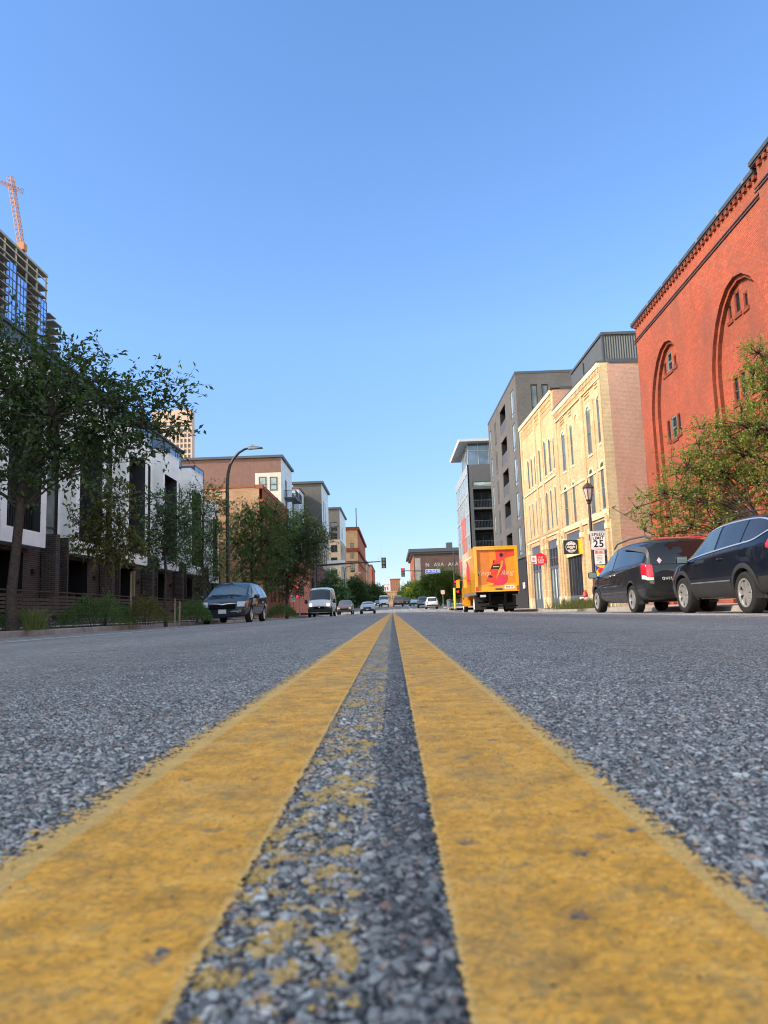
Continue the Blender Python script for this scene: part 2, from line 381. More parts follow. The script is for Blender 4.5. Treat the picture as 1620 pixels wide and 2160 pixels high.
def make_asphalt():
    k=NT('asphalt'); P=k.pos(); col,H,fine=stone_nodes(k,P)
    # pale ochre paint dust caught on the stones between and beside the two lines
    s=k.n('ShaderNodeSeparateXYZ'); k.l(P,s.inputs[0]); X=s.outputs[0]
    n1=k.noise(P,70,4,0.65); n2=k.noise(P,14,3,0.5)
    wl=k.math('MULTIPLY',k.mapr(X,-0.074,-0.066,0,1,True),k.mapr(X,-0.008,-0.018,0,1,True))
    wr=k.math('MULTIPLY',k.mapr(X,0.120,0.124,0,1,True),k.mapr(X,0.165,0.125,0,1,True))
    wl2=k.math('MULTIPLY',k.mapr(X,-0.20,-0.175,0,1,True),k.mapr(X,-0.168,-0.175,0,1,True))
    w=k.math('MAXIMUM',wl,k.math('MAXIMUM',k.math('MULTIPLY',wr,0.95),k.math('MULTIPLY',wl2,0.8)))
    t_=k.math('ADD',k.math('MULTIPLY',n1,0.8),k.math('ADD',k.math('MULTIPLY',n2,0.35),k.math('MULTIPLY',k.noise(P,260,3,0.6),0.35)))
    st=k.mapr(k.math('ADD',t_,k.math('MULTIPLY',k.math('SUBTRACT',w,1.0),0.30)),0.765,0.80,0,1,True)
    st=k.math('MULTIPLY',k.math('MULTIPLY',st,k.math('GREATER_THAN',w,0.01)),k.mapr(H,0.03,0.2,0.3,1))
    col=k.mix(k.math('MULTIPLY',k.math('MULTIPLY',k.mapr(X,-0.022,-0.004,0,1,True),k.mapr(X,0.045,0.02,0,1,True)),0.42),col,(0.035,0.036,0.04,1))   # fresher binder in the middle seam
    col=k.mix(k.math('MULTIPLY',st,0.88),col,(0.66,0.40,0.115,1))
    for (yc,amp,wd,sc) in ((3.55,0.16,0.017,1.1),(8.3,0.3,0.022,0.7)):
        wig=k.noise(P,sc,5,0.6); dd=k.math('ABSOLUTE',k.math('SUBTRACT',k.math('ADD',s.outputs[1],k.math('MULTIPLY',wig,amp)),yc))
        col=k.mix(k.mapr(dd,wd,wd*0.3,0,0.85),col,(0.016,0.016,0.018,1))
    p=k.pbsdf(col,k.mapr(H,0,1,0.9,0.66),0.3)
    hh=k.math('ADD',H,k.math('MULTIPLY',fine,0.22))
    d=k.n('ShaderNodeDisplacement'); d.inputs['Midlevel'].default_value=1.0; d.inputs['Scale'].default_value=0.0034
    k.l(hh,d.inputs['Height']); k.l(d.outputs[0],k.out.inputs['Displacement'])
    k.mat.displacement_method='BOTH'; return k.mat
def make_paint(name, base, edges, wear=0.12, scale_h=0.0021):
    """edges: list of (x_left, x_right) solid bands; outside them the paint is frayed"""
    k=NT(name); P=k.pos(); s=k.n('ShaderNodeSeparateXYZ'); k.l(P,s.inputs[0]); X=s.outputs[0]
    col,H,fine=stone_nodes(k,P)
    n_lo=k.noise(P,26,4,0.6); n_hi=k.noise(P,190,4,0.65); n_mid=k.noise(P,60,4,0.6); n_edge=k.noise(P,320,3,0.6)
    solid=None; frayed=None
    for (xa,xb,fl,fr) in edges:
        # solid band with a slightly rough edge
        xe=k.math('ADD',X,k.math('MULTIPLY',k.math('SUBTRACT',n_edge,0.5),0.006))
        m=k.math('MULTIPLY',k.math('GREATER_THAN',xe,xa),k.math('LESS_THAN',xe,xb))
        solid=m if solid is None else k.math('MAXIMUM',solid,m)
        # frayed fringe: paint only on the stone tops, thinning outwards
        wl=k.mapr(X,xa-fl,xa,0,1); wr=k.mapr(X,xb+fr,xb,0,1)
        f=k.math('MULTIPLY',wl,wr); t=k.math('ADD',k.math('MULTIPLY',H,0.55),k.math('MULTIPLY',n_mid,0.75))
        m2=k.math('GREATER_THAN',k.math('ADD',t,k.math('MULTIPLY',f,0.85)),1.0)
        m2=k.math('MULTIPLY',m2,k.math('GREATER_THAN',f,0.02))
        frayed=m2 if frayed is None else k.math('MAXIMUM',frayed,m2)
    # chips where a stone shows through
    v=k.n('ShaderNodeTexVoronoi',voronoi_dimensions='2D'); v.inputs['Scale'].default_value=60; k.l(P,v.inputs['Vector'])
    sv=k.n('ShaderNodeSeparateColor'); k.l(v.outputs['Color'],sv.inputs[0])
    rag=k.math('ADD',v.outputs['Distance'],k.math('MULTIPLY',k.math('SUBTRACT',n_hi,0.5),0.35))
    chip=k.math('MULTIPLY',k.math('GREATER_THAN',sv.outputs[0],0.935),k.mapr(rag,0.46,0.10,0,1,True))
    tone=k.math('ADD',k.math('MULTIPLY',n_lo,0.7),k.math('MULTIPLY',n_hi,0.5))
    c=k.ramp(tone,[(0.38,tuple(b*0.50 for b in base[:3])+(1,)),(0.52,tuple(b*0.78 for b in base[:3])+(1,)),(0.64,base),(0.82,(min(1,base[0]*1.08),base[1]*1.25,base[2]*2.2,1))])
    c=k.mix(k.mapr(n_mid,0.53,0.70,0,0.55),c,(0.30,0.22,0.10,1)); c=k.mix(k.mapr(k.noise(P,5.5,6,0.75),0.47,0.70,0,0.5),c,(0.33,0.24,0.13,1)); c=k.mix(k.mapr(H,0.22,0.02,0,0.45),c,(0.25,0.17,0.06,1))    # road dirt on the paint
    fr_c=k.mix(0.5,c,(0.74,0.50,0.19,1)); c=k.mix(solid,fr_c,c)
    c=k.mix(k.math('MULTIPLY',chip,k.math('ADD',k.math('MULTIPLY',n_mid,0.9),0.05)),c,(0.17,0.15,0.14,1)); vs_=k.n('ShaderNodeTexVoronoi',voronoi_dimensions='2D'); vs_.inputs['Scale'].default_value=34; k.l(P,vs_.inputs['Vector']); c=k.mix(k.math('LESS_THAN',k.math('ADD',vs_.outputs['Distance'],k.math('MULTIPLY',n_hi,0.06)),0.052),c,(0.03,0.02,0.02,1))
    p=k.pbsdf(c,0.72,0.3,out=False)
    tr=k.n('ShaderNodeBsdfTransparent'); mx=k.n('ShaderNodeMixShader')
    k.l(k.math('MAXIMUM',solid,frayed),mx.inputs[0]); k.l(tr.outputs[0],mx.inputs[1]); k.l(p.outputs[0],mx.inputs[2]); k.l(mx.outputs[0],k.out.inputs[0])
    hh=k.math('ADD',k.math('MULTIPLY',H,0.55),k.math('ADD',k.math('MULTIPLY',n_hi,0.75),k.math('MULTIPLY',fine,0.3)))
    hh=k.math('SUBTRACT',hh,k.math('MULTIPLY',chip,0.9))
    d=k.n('ShaderNodeDisplacement'); d.inputs['Midlevel'].default_value=0.9; d.inputs['Scale'].default_value=scale_h
    k.l(hh,d.inputs['Height']); k.l(d.outputs[0],k.out.inputs['Displacement'])
    k.mat.displacement_method='BOTH'; return k.mat
M['asphalt']=make_asphalt()
def plain_asphalt():
    k=NT('asphalt_plain'); P=k.pos(); n=k.noise(P,120,4); b=k.noise(P,0.4,5)
    c=k.mix(1.0,(0.13,0.137,0.152,1),k.mapr(n,0.3,0.7,0.7,1.3),'MULTIPLY'); c=k.mix(1.0,c,k.mapr(b,0.3,0.7,0.88,1.1),'MULTIPLY')
    k.pbsdf(c,0.8,0.3,0,k.bump(n,0.4,0.004)); return k.mat
M['asphalt_plain']=plain_asphalt()
def pavement():
    k=NT('pavement'); P=k.pos(); s=k.n('ShaderNodeSeparateXYZ'); k.l(P,s.inputs[0])
    cb=k.n('ShaderNodeCombineXYZ'); k.l(s.outputs[1],cb.inputs[0]); k.l(s.outputs[0],cb.inputs[1])
    b=k.n('ShaderNodeTexBrick'); b.offset=0; k.l(cb.outputs[0],b.inputs['Vector'])
    for nm,cc in (('Color1',(0.44,0.36,0.30,1)),('Color2',(0.38,0.315,0.265,1)),('Mortar',(0.17,0.14,0.12,1))): b.inputs[nm].default_value=cc
    b.inputs['Scale'].default_value=1; b.inputs['Brick Width'].default_value=1.5; b.inputs['Row Height'].default_value=1.5; b.inputs['Mortar Size'].default_value=0.012
    n=k.noise(P,1.3,6,0.6); c=k.mix(1.0,b.outputs[0],k.mapr(n,0.3,0.7,0.8,1.15),'MULTIPLY')
    k.pbsdf(c,0.88,0.2,0,k.bump(k.noise(P,90,4),0.3,0.004)); return k.mat
M['pavement']=pavement()
M['kerb']=plain('kerb',(0.30,0.275,0.25,1),0.88,0.2,var=0.28,scale=2.5,bump=0.5,bscale=50)
M['earth']=plain('earth',(0.12,0.115,0.10,1),0.95,0.1,var=0.2,scale=0.2)
def worn_white():
    k=NT('worn_white'); P=k.pos(); n=k.noise(P,14,6,0.7); n2=k.noise(P,2,3)
    a=k.mapr(k.math('ADD',n,k.math('MULTIPLY',n2,0.3)),0.36,0.50,0,1)
    p=k.pbsdf(k.mix(n,(0.55,0.55,0.56,1),(0.80,0.80,0.80,1)),0.7,0.3,out=False); tr=k.n('ShaderNodeBsdfTransparent'); mx=k.n('ShaderNodeMixShader')
    k.l(a,mx.inputs[0]); k.l(tr.outputs[0],mx.inputs[1]); k.l(p.outputs[0],mx.inputs[2]); k.l(mx.outputs[0],k.out.inputs[0]); return k.mat
M['worn_white']=worn_white()
# ---------------------------------------------------------------- sheets
def grid_sheet(name, xs, ys, zf, mat, kind='structure', dz=0.0):
    xs=np.array(xs); ys=np.array(ys)
    XX,YY=np.meshgrid(xs,ys); zc=np.interp(ys,_PY,_PZ)
    Z=zc[:,None]+zf(XX)+dz
    V=np.stack([XX,YY,Z],-1).reshape(-1,3); n=len(xs); m=len(ys)
    i=np.arange(m-1)[:,None]*n+np.arange(n-1)[None,:]
    F=np.stack([i,i+1,i+n+1,i+n],-1).reshape(-1,4)
    o=np_mesh(name,V,F,mat,smooth=60); return tag(o,kind=kind)
np_crown=lambda X: -0.020*np.maximum(0,np.minimum(np.abs(X),7.9)-0.35)
def spaced(a,b,h0,h1,p=1.0):
    out=[a]; 
    while out[-1]<b:
        t=min(1,(out[-1]-a)/(b-a)); out.append(out[-1]+h0+(h1-h0)*t**p)
    out[-1]=b; return out
NEAR=bool(1)
xs_in=list(np.arange(-0.62,0.6201,0.0028)); xr=spaced(0.62,7.9,0.004,1.6,0.75)[1:]
xs=[-x for x in xr[::-1]]+xs_in+xr
ys=[-60,-20,-4,-0.6,0.0]+spaced(0.11,1.0,0.0022,0.006)+spaced(1.0,4.0,0.006,0.06)[1:]+spaced(4.0,40,0.08,3.0)[1:]+list(np.arange(44,131,4.0))+[150,180,220,260,300,360,420,500,600,700,900,1200,1500]
road=grid_sheet('road',xs,ys,np_crown,M['asphalt'])
XL=(-0.1700,-0.0708); XR=(0.0195,0.1205)
M['yellow_line']=make_paint('yellow_line',(0.90,0.413,0.055,1),[(XL[0],XL[1],0.040,0.006),(XR[0],XR[1],0.004,0.024)])
def line_sheet(name,x0,x1,fl,fr,y1,mat):
    xx=list(np.arange(x0-fl,x1+fr+0.001,0.0028))
    yy=spaced(0.11,1.0,0.0022,0.006)+spaced(1.0,4.0,0.006,0.06)[1:]+spaced(4.0,40,0.08,3.0)[1:]+list(np.arange(44,y1+0.1,4.0))
    yy=[-20,-4,-0.6,0.0]+yy
    return grid_sheet(name,xx,yy,np_crown,mat,dz=0.0004)
line_sheet('road_marking',XL[0],XL[1],0.045,0.008,80,M['yellow_line'])
line_sheet('road_marking',XR[0],XR[1],0.006,0.030,80,M['yellow_line'])
M['yellow_far']=plain('yellow_far',(0.42,0.27,0.06,1),0.8,0.2,var=0.3,scale=1.5)
def flat_line(x0,x1,y0,y1,mat,dz=0.004):
    n=max(2,int(abs(y1-y0)/5)+2)
    return grid_sheet('road_marking',[x0,(x0+x1)/2,x1],np.linspace(y0,y1,n),np_crown,mat,dz=dz)
flat_line(-4.45,-4.33,-10,76,M['worn_white']); flat_line(4.30,4.42,-10,76,M['worn_white'])
flat_line(-6.8,7.0,83.6,84.0,M['worn_white'])
for x in (-6.4,-5.0,-3.6,-2.2,2.6,4.2,5.8): flat_line(x,x+0.6,78.5,81.5,M['worn_white'])
flat_line(2.7,2.85,107,150,M['worn_white']); flat_line(5.4,5.5,107,140,M['worn_white'])
flat_line(-0.6,-0.35,107,230,M['yellow_far']); flat_line(-6.8,7.0,104.6,105.0,M['worn_white'])
# ground, cross street
gy=[-400,-60,0,85,95,130,300,700,1500,3000]
XX=[-2500,-400,-120,-30,-9,9,30,120,400,2500]
tag(grid_sheet('ground',XX,gy,lambda X:0*X,M['earth'],dz=-0.62),kind='structure')
def zprof(X): return np.full_like(X,-0.145)
for sx in (-1,1):
    # cross street arm
    mbx=MB(); mbx.quad((sx*7.9,85.5,-0.47),(sx*150,85.5,-0.47),(sx*150,103.5,-0.40),(sx*7.9,103.5,-0.40)); 
    tag(mbx.build('road',M['asphalt_plain']),kind='structure')
    for (y0,y1) in ((-60,84.5),(104.5,700)):
        yy=[y for y in ([-60,-30,0]+list(range(5,131,5))+[150,200,250,300,400,500,600,700]) if y0<y<y1]; yy=[y0]+yy+[y1]
        a,b,c=(7.9,8.07,13.5) if sx>0 else (7.9,8.07,10.3)
        ztop=-0.151+0.14
        def strip(name,xa,xb,za,zb,mat,yy=yy):
            mb=MB()
            for i in range(len(yy)-1):
                p,q=yy[i],yy[i+1]; zp,zq=road_c(p),road_c(q)
                mb.quad((sx*xa,p,zp+za),(sx*xb,p,zp+zb),(sx*xb,q,zq+zb),(sx*xa,q,zq+za))
            return tag(mb.build(name,mat,smooth=40),kind='structure')
        # kerb: face, rounded nose, top
        mb=MB()
        for i in range(len(yy)-1):
            p,q=yy[i],yy[i+1]; zp,zq=road_c(p),road_c(q)
            prof=[(a-0.25,-0.148),(a,-0.140),(a+0.012,ztop-0.025),(a+0.035,ztop),(b,ztop),(b,ztop-0.3)]
            for (u,w),(u2,w2) in zip(prof,prof[1:]): mb.quad((sx*u,p,zp+w),(sx*u2,p,zp+w2),(sx*u2,q,zq+w2),(sx*u,q,zq+w))
        tag(mb.build('kerb',M['kerb'],smooth=40),kind='structure')
        if sx>0: strip('pavement',b,c+6,ztop-0.004,ztop+0.06,M['pavement'])
        else:
            strip('planting_strip',b,10.3,ztop-0.03,ztop+0.02,M['soil'])
            strip('pavement',10.3,12.1,ztop+0.015,ztop+0.05,M['pavement'])
            strip('front_yard',12.1,17.5,ztop+0.045,ztop+0.10,M['soil'])
# ---------------------------------------------------------------- building helpers
def P3(plane, w, u, z):  # plane 'x': wall at x=w spanning y ; plane 'y': wall at y=w spanning x
    return (w,u,z) if plane=='x' else (u,w,z)
def arc_pts(u0,u1,zs,rise,n=10,kind='round'):
    uc=(u0+u1)/2; h=(u1-u0)/2; pts=[]
    for i in range(n+1):
        t=math.pi*(1-i/n)
        if kind=='pointed':
            # two-centred gothic arch
            s=abs(math.cos(t)); z=zs+rise*(1-s**1.95)**0.60
            pts.append((uc+h*math.cos(t), z))
        else: pts.append((uc+h*math.cos(t), zs+rise*math.sin(t)))
    return pts
def wall_holes(mb, plane, w, out, u0,u1,z0,z1, holes, depth=0.15, mi=0, rmi=None, arches=None):
    """wall sheet with real openings and reveals. holes: (a,b,c,d[,rise,kind])"""
    rmi=mi if rmi is None else rmi
    us=sorted(set([u0,u1]+[h[0] for h in holes]+[h[1] for h in holes])); zs=sorted(set([z0,z1]+[h[2] for h in holes]+[h[3] for h in holes]))
    us=[u for u in us if u0-1e-6<=u<=u1+1e-6]; zs=[z for z in zs if z0-1e-6<=z<=z1+1e-6]
    for i in range(len(us)-1):
        run=None
        for j in range(len(zs)-1):
            cu,cz=(us[i]+us[i+1])/2,(zs[j]+zs[j+1])/2
            solid=not any(h[0]<cu<h[1] and h[2]<cz<h[3] for h in holes)
            if solid:
                if run is None: run=zs[j]
                top=zs[j+1]
            if (not solid or j==len(zs)-2) and run is not None:
                mb.quad(P3(plane,w,us[i],run),P3(plane,w,us[i+1],run),P3(plane,w,us[i+1],top),P3(plane,w,us[i],top),mi); run=None
    wi=w-out*depth
    for h in holes:
        a,b,c,d=h[:4]
        if len(h)>4 and h[4]>0:
            kind=h[5] if len(h)>5 else 'round'; ap=arc_pts(a,b,d-h[4],h[4],12,kind); spr=d-h[4]
            m=len(ap)//2
            L=[(a,d)]+[(u,z) for u,z in ap[:m+1]][::1]
            mb.add([P3(plane,w,u,z) for u,z in [(a,d)]+ap[:m+1]+([(ap[m][0],d)] if ap[m][1]<d-1e-4 else [])],[tuple(range(m+2+(1 if ap[m][1]<d-1e-4 else 0)))],mi)
            mb.add([P3(plane,w,u,z) for u,z in ([(ap[m][0],d)] if ap[m][1]<d-1e-4 else [])+ap[m:]+[(b,d)]],[tuple(range(len(ap)-m+1+(1 if ap[m][1]<d-1e-4 else 0)))],mi)
            for (p,q) in zip(ap,ap[1:]): mb.quad(P3(plane,w,*p),P3(plane,w,*q),P3(plane,wi,*q),P3(plane,wi,*p),rmi)
        else:
            spr=d; mb.quad(P3(plane,w,a,d),P3(plane,w,b,d),P3(plane,wi,b,d),P3(plane,wi,a,d),rmi)
        mb.quad(P3(plane,w,a,c),P3(plane,w,b,c),P3(plane,wi,b,c),P3(plane,wi,a,c),rmi)
        mb.quad(P3(plane,w,a,c),P3(plane,w,a,spr),P3(plane,wi,a,spr),P3(plane,wi,a,c),rmi)
        mb.quad(P3(plane,w,b,c),P3(plane,w,b,spr),P3(plane,wi,b,spr),P3(plane,wi,b,c),rmi)
    return mb
def pbox(mb, plane, wa, wb, u0,u1,z0,z1, mi=0):
    return mb.box(wa,wb,u0,u1,z0,z1,mi) if plane=='x' else mb.box(u0,u1,wa,wb,z0,z1,mi)
def window(parent, plane, w, out, a,b,c,d, fm, gm, depth=0.15, bars=(), mull=(), fw=0.06, sill=None, rise=0, kind='round', name='window', label=None, blind=None):
    """window part: frame mesh + pane child; bars: z fractions, mull: u fractions"""
    wi=w-out*depth; f=MB(); t=0.05
    zt=d-rise
    pbox(f,plane,wi+out*0.003,wi+out*t,a,a+fw,c,zt); pbox(f,plane,wi+out*0.003,wi+out*t,b-fw,b,c,zt)
    pbox(f,plane,wi+out*0.003,wi+out*t,a+fw,b-fw,c,c+fw)
    if rise>0:
        o1=arc_pts(a,b,zt,rise,10,kind); i1=arc_pts(a+fw,b-fw,zt,max(0.01,rise-fw),10,kind)
        for k in range(10):
            for q in (wi+out*t,):
                f.quad(P3(plane,q,*o1[k]),P3(plane,q,*o1[k+1]),P3(plane,q,*i1[k+1]),P3(plane,q,*i1[k]))
            f.quad(P3(plane,wi,*i1[k]),P3(plane,wi,*i1[k+1]),P3(plane,wi+out*t,*i1[k+1]),P3(plane,wi+out*t,*i1[k]))
    else: pbox(f,plane,wi+out*0.003,wi+out*t,a+fw,b-fw,d-fw,d)
    for z in bars:
        zz=c+(zt-c)*z; pbox(f,plane,wi+out*0.003,wi+out*(t-0.006),a+fw,b-fw,zz-fw*0.45,zz+fw*0.45)
    for u in mull:
        uu=a+(b-a)*u; pbox(f,plane,wi+out*0.003,wi+out*(t-0.012),uu-fw*0.4,uu+fw*0.4,c+fw,zt-(fw if rise<=0 else 0))
    wo=f.build(name,fm,parent)
    if label: wo['label']=label
    g=MB(); wp=wi+out*0.012
    if rise>0:
        ap=arc_pts(a+0.01,b-0.01,zt,rise-0.01,10,kind); pts=[(a+0.01,c)]+ap+[(b-0.01,c)]
        g.add([P3(plane,wp,u,z) for u,z in pts],[tuple(range(len(pts)))])
    else: g.quad(P3(plane,wp,a,c),P3(plane,wp,b,c),P3(plane,wp,b,d),P3(plane,wp,a,d))
    g.build('pane',gm,wo)
    if sill is not None:
        s=MB(); pbox(s,plane,w-out*0.05,w+out*0.045,a-0.06,b+0.06,c-0.13,c-0.002); s.build('sill',sill,wo)
    if blind: 
        bmb=MB(); q=wp+out*0.006; bmb.quad(P3(plane,q,a+fw,c+(d-c)*blind[1]),P3(plane,q,b-fw,c+(d-c)*blind[1]),P3(plane,q,b-fw,d-fw),P3(plane,q,a+fw,d-fw)); bmb.build('blind',blind[0],wo)
    return wo
class Bld:
    """building thing with a local frame: y along the street, x across it"""
    def __init__(s,name,label,X,Y,z=0.0,rz=0.0,cat='building',group=None):
        s.e=thing(name,label,cat,(X,Y,z),rz,group); s.o=np.array([X,Y,z]); c,sn=math.cos(rz),math.sin(rz)
        s.R=np.array([[c,sn,0],[-sn,c,0],[0,0,1]])
    def hit(s,px,py,plane='x',w=0.0):
        o=s.R@(CAM_P-s.o); d=s.R@ray(px,py); i=0 if plane=='x' else 1
        p=o+d*((w-o[i])/d[i]); return (p[1],p[2]) if plane=='x' else (p[0],p[2])
    def rect(s,xa,ya,xb,yb,plane='x',w=0.0):
        """pixel corners (any two opposite) -> (u0,u1,z0,z1)"""
        p=s.hit(xa,ya,plane,w); q=s.hit(xb,yb,plane,w)
        return (min(p[0],q[0]),max(p[0],q[0]),min(p[1],q[1]),max(p[1],q[1]))
def rect_mid(B,xa,ya,xb,yb,lean,plane='x',w=0.0):
    """opening from its pixel box, read at mid height so leaning verticals do not narrow it"""
    h=yb-ya; ym=(ya+yb)/2; sft=lean*h/2; a=B.hit(xa+sft,ym,plane,w)[0]; b=B.hit(xb-sft,ym,plane,w)[0]; xm=(xa+xb)/2
    z0=B.hit(xm+sft*0.8,yb,plane,w)[1]; z1=B.hit(xm-sft*0.8,ya,plane,w)[1]
    return (min(a,b),max(a,b),min(z0,z1),max(z0,z1))
# ---------------------------------------------------------------- left: terrace of townhouses
def make_townhouse(Y0):
    T=Bld('townhouse','',-14.0,Y0,0.0); e=T.e
    H=10.45; zb=3.03; P=6.3
    rz0,rz1=3.62,9.0
    w=MB()
    # projecting white box with a tall recess
    wall_holes(w,'x',0.0,1,0,3.5,zb,H,[(0.42,3.02,rz0,rz1)],0.78,0,1)
    for y in (0,3.5): w.quad((0,y,zb),(-0.7,y,zb),(-0.7,y,H),(0,y,H))
    w.quad((0,0,zb),(0,3.5,zb),(-0.7,3.5,zb),(-0.7,0,zb)); w.quad((0,0,H),(0,3.5,H),(-0.7,3.5,H),(-0.7,0,H))
    # set-back white wall of the slot
    wall_holes(w,'x',-0.7,1,3.5,P,3.62,H,[(5.0,6.1,3.62,9.4)],0.12,0,1)
    w.quad((-0.7,0,H),(-0.7,P,H),(-8,P,H),(-8,0,H),0)
    w.quad((-0.7,0.002,0),(-8,0.002,0),(-8,0.002,H),(-0.7,0.002,H),0); w.quad((-0.7,P-0.002,0),(-8,P-0.002,0),(-8,P-0.002,H),(-0.7,P-0.002,H),0)
    w.box(-0.74,-0.62,3.5,P,H,H+0.06,1); w.box(-0.7,0.03,-0.02,3.52,H,H+0.06,0)
    w.build('wall',[M['white_panel'],M['charcoal']],e)
    b=MB()
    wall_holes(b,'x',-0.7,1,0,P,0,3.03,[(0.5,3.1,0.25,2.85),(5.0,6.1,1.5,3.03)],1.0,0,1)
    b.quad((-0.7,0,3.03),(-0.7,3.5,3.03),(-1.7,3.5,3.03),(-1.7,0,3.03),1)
    wall_holes(b,'x',-0.697,1,3.5,P,3.03,3.62,[(5.0,6.1,3.03,3.62)],0.12,0,1)
    b.box(-0.66,-0.05,4.55,4.95,0.4,3.72,0); b.box(-0.66,-0.25,6.14,6.29,0.4,3.72,0)
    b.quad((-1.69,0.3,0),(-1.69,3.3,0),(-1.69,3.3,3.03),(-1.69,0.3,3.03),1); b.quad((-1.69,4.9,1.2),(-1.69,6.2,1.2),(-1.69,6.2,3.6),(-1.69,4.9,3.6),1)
    b.build('brick_base',[M['brown_brick'],M['black_recess']],e)
    # recess window wall (two storeys) with balcony rails
    wd=window(e,'x',0.0,1,0.42,3.02,rz0,rz1,M['dark_frame'],M['win_dark'],0.76,bars=(0.16,0.47,0.53,0.64),mull=(0.33,0.66),fw=0.08)
    r=MB()
    for k in range(14):
        y=0.50+k*0.19; r.box(-0.32,-0.29,y,y+0.025,rz0+0.02,rz0+1.0)
    r.box(-0.34,-0.27,0.42,3.02,rz0+1.0,rz0+1.05); r.build('balcony_rail',M['metal_black'],e)
    window(e,'x',-0.7,1,5.0,6.1,1.5,9.4,M['dark_frame'],M['win_grey'],0.11,bars=(0.13,0.28,0.33,0.55,0.62,0.80),fw=0.09)
    d=MB(); d.box(-1.66,-1.6,0.75,1.75,0.25,2.5); d.box(-1.6,-1.56,1.66,1.70,0.9,1.6,1)
    do=d.build('door',[M['dark_frame'],M['metal_grey']],e)
    s=MB(); s.box(-1.66,-1.62,2.0,2.25,0.4,2.4); s.build('side_light',M['win_pale'],e)
    s=MB(); s.box(-1.66,-1.615,0.55,0.66,0.4,2.4); s.build('side_light',M['win_pale'],e)
    l=MB(); l.box(-0.7,-0.56,3.75,3.95,2.05,2.22); l.box(-0.60,-0.55,3.77,3.93,2.0,2.06); l.build('wall_lamp',M['metal_black'],e)
    st=MB(); st.box(-0.7,0.5,0.5,3.1,-0.4,0.22); st.box(0.5,0.9,0.5,3.1,-0.4,0.08); st.build('entry_step',M['concrete_dark'],e)
    p=MB(); p.box(-8,-2.4,0.0,P,H,13.05); p.box(-8.1,-2.28,-0.01,P+0.01,13.05,13.2,1)
    p.box(-2.41,-2.36,1.0,1.9,H,12.5,1)
    p.build('penthouse',[M['seam_blue'],M['dark_frame']],e)
    g=MB(); g.box(-0.66,-0.645,3.6,P-0.02,H+0.12,H+0.95,0); g.box(-0.68,-0.62,3.56,P,H+0.95,H+1.0,1)
    for y in (3.58,4.9,6.24): g.box(-0.68,-0.63,y,y+0.04,H+0.06,H+0.95,1)
    g.box(-0.66,-2.3,3.56,3.575,H+0.12,H+0.95,0)
    g.build('terrace_railing',[M['win_blue'],M['dark_frame']],e)
    return e
TY0=26.3
def _last_unit(c,k):
    if k!=5: return
    for ch in list(c.children):
        if ch.name.startswith(('penthouse','terrace_railing')): bpy.data.objects.remove(ch)
    c.scale=(1,0.62,0.86)
th_lab={0:'white boxed townhouse with dark tall recess, beside the tallest leafy street tree trunk',1:'white boxed townhouse with dark tall recess behind the small yellowing tree',
 2:'white boxed townhouse above the olive bush and the thin marker post',3:'white boxed townhouse with dark tall recess behind the slim green tree and stakes',4:'white boxed townhouse at the far end of the terrace, next to the lamp post'}
t0=make_townhouse(TY0); t0['label']=th_lab[0]; t0['group']='townhouses of the white terrace'
for k in (1,2,3,4,5,-1,-2,-3,-4,-5,-6,-7,-8):
    c=copy_tree(t0); c.location.y=TY0+6.3*k; _last_unit(c,k); c['label']=th_lab.get(k,'white boxed townhouse of the terrace standing beside and behind the camera')
# slatted timber fence along the front yards
fe=thing('slat_fence','dark brown horizontal slat fence with posts in front of the townhouses','fence',(-12.0,12.0,0.0))
f=MB(); L=44.0
for i in range(9):
    z=0.02+i*0.122
    for s in range(22):
        if (s*7+i*3)%11==0: continue
        f.box(0.0,0.028,s*2.0+0.01,s*2.0+1.99,z-0.004*(12+s*2),z+0.088-0.004*(12+s*2))
f.build('slat_panel',M['wood_dark'],fe)
f=MB(); f.box(-0.06,0.10,0,L,1.135,1.175); 
o=f.build('top_rail',M['wood_dark'],fe); o.rotation_euler=(R(-0.23),0,0)
for s in range(0,23):
    f=MB(); f.box(-0.10,-0.004,s*2.0-0.05,s*2.0+0.05,-0.35-0.004*s*2,1.13-0.004*s*2); f.build('post',M['wood_dark'],fe)
# ---------------------------------------------------------------- left: blocks beyond the terrace
def rows_windows(B,plane,w,out,cols,rows,fm,gm,depth=0.12,bars=(),mull=(),fw=0.07,**kw):
    hs=[]
    for (a,b) in cols:
        for (c,d) in rows:
            hs.append((a,b,c,d))
            window(B.e,plane,w,out,a,b,c,d,fm,gm,depth,bars,mull,fw,**kw)
    return hs
# brick corner building (orange end wall, red street face)
B=Bld('brick_corner_building','low orange and red brick building with a corbelled cornice, right of the terrace',-11.0,0,0.0)
y0=B.hit(552.5,1021.7)[0]; y1=B.hit(607.5,1071.7)[0]; H=B.hit(552.5,1021.7)[1]; B.e.location.y=y0; B.o[1]=y0; Ln=y1-y0
w=MB(); cols=[(1.6+i*2.25,2.6+i*2.25) for i in range(6)]; hs=rows_windows(B,'x',0,1,cols,[(1.0,3.4),(4.6,7.0),(8.0,9.6)],M['dark_frame'],M['win_dark'],0.18,bars=(0.5,))
hs=[h for h in hs if h[3]<H-1.6]
wall_holes(w,'x',0,1,0,Ln,-0.5,H-0.35,hs,0.2); w.quad((0,Ln,-.5),(-14,Ln,-.5),(-14,Ln,H-.35),(0,Ln,H-.35)); w.quad((0,0,H-.5),(0,Ln,H-.5),(-14,Ln,H-.5),(-14,0,H-.5))
w.build('wall',M['rust_brick'],B.e)
w=MB(); w.quad((-0.25,-0.01,-.5),(-14,-0.01,-.5),(-14,-0.01,H-0.2),(-0.25,-0.01,H-0.2)); w.build('end_wall',M['orange_brick'],B.e)
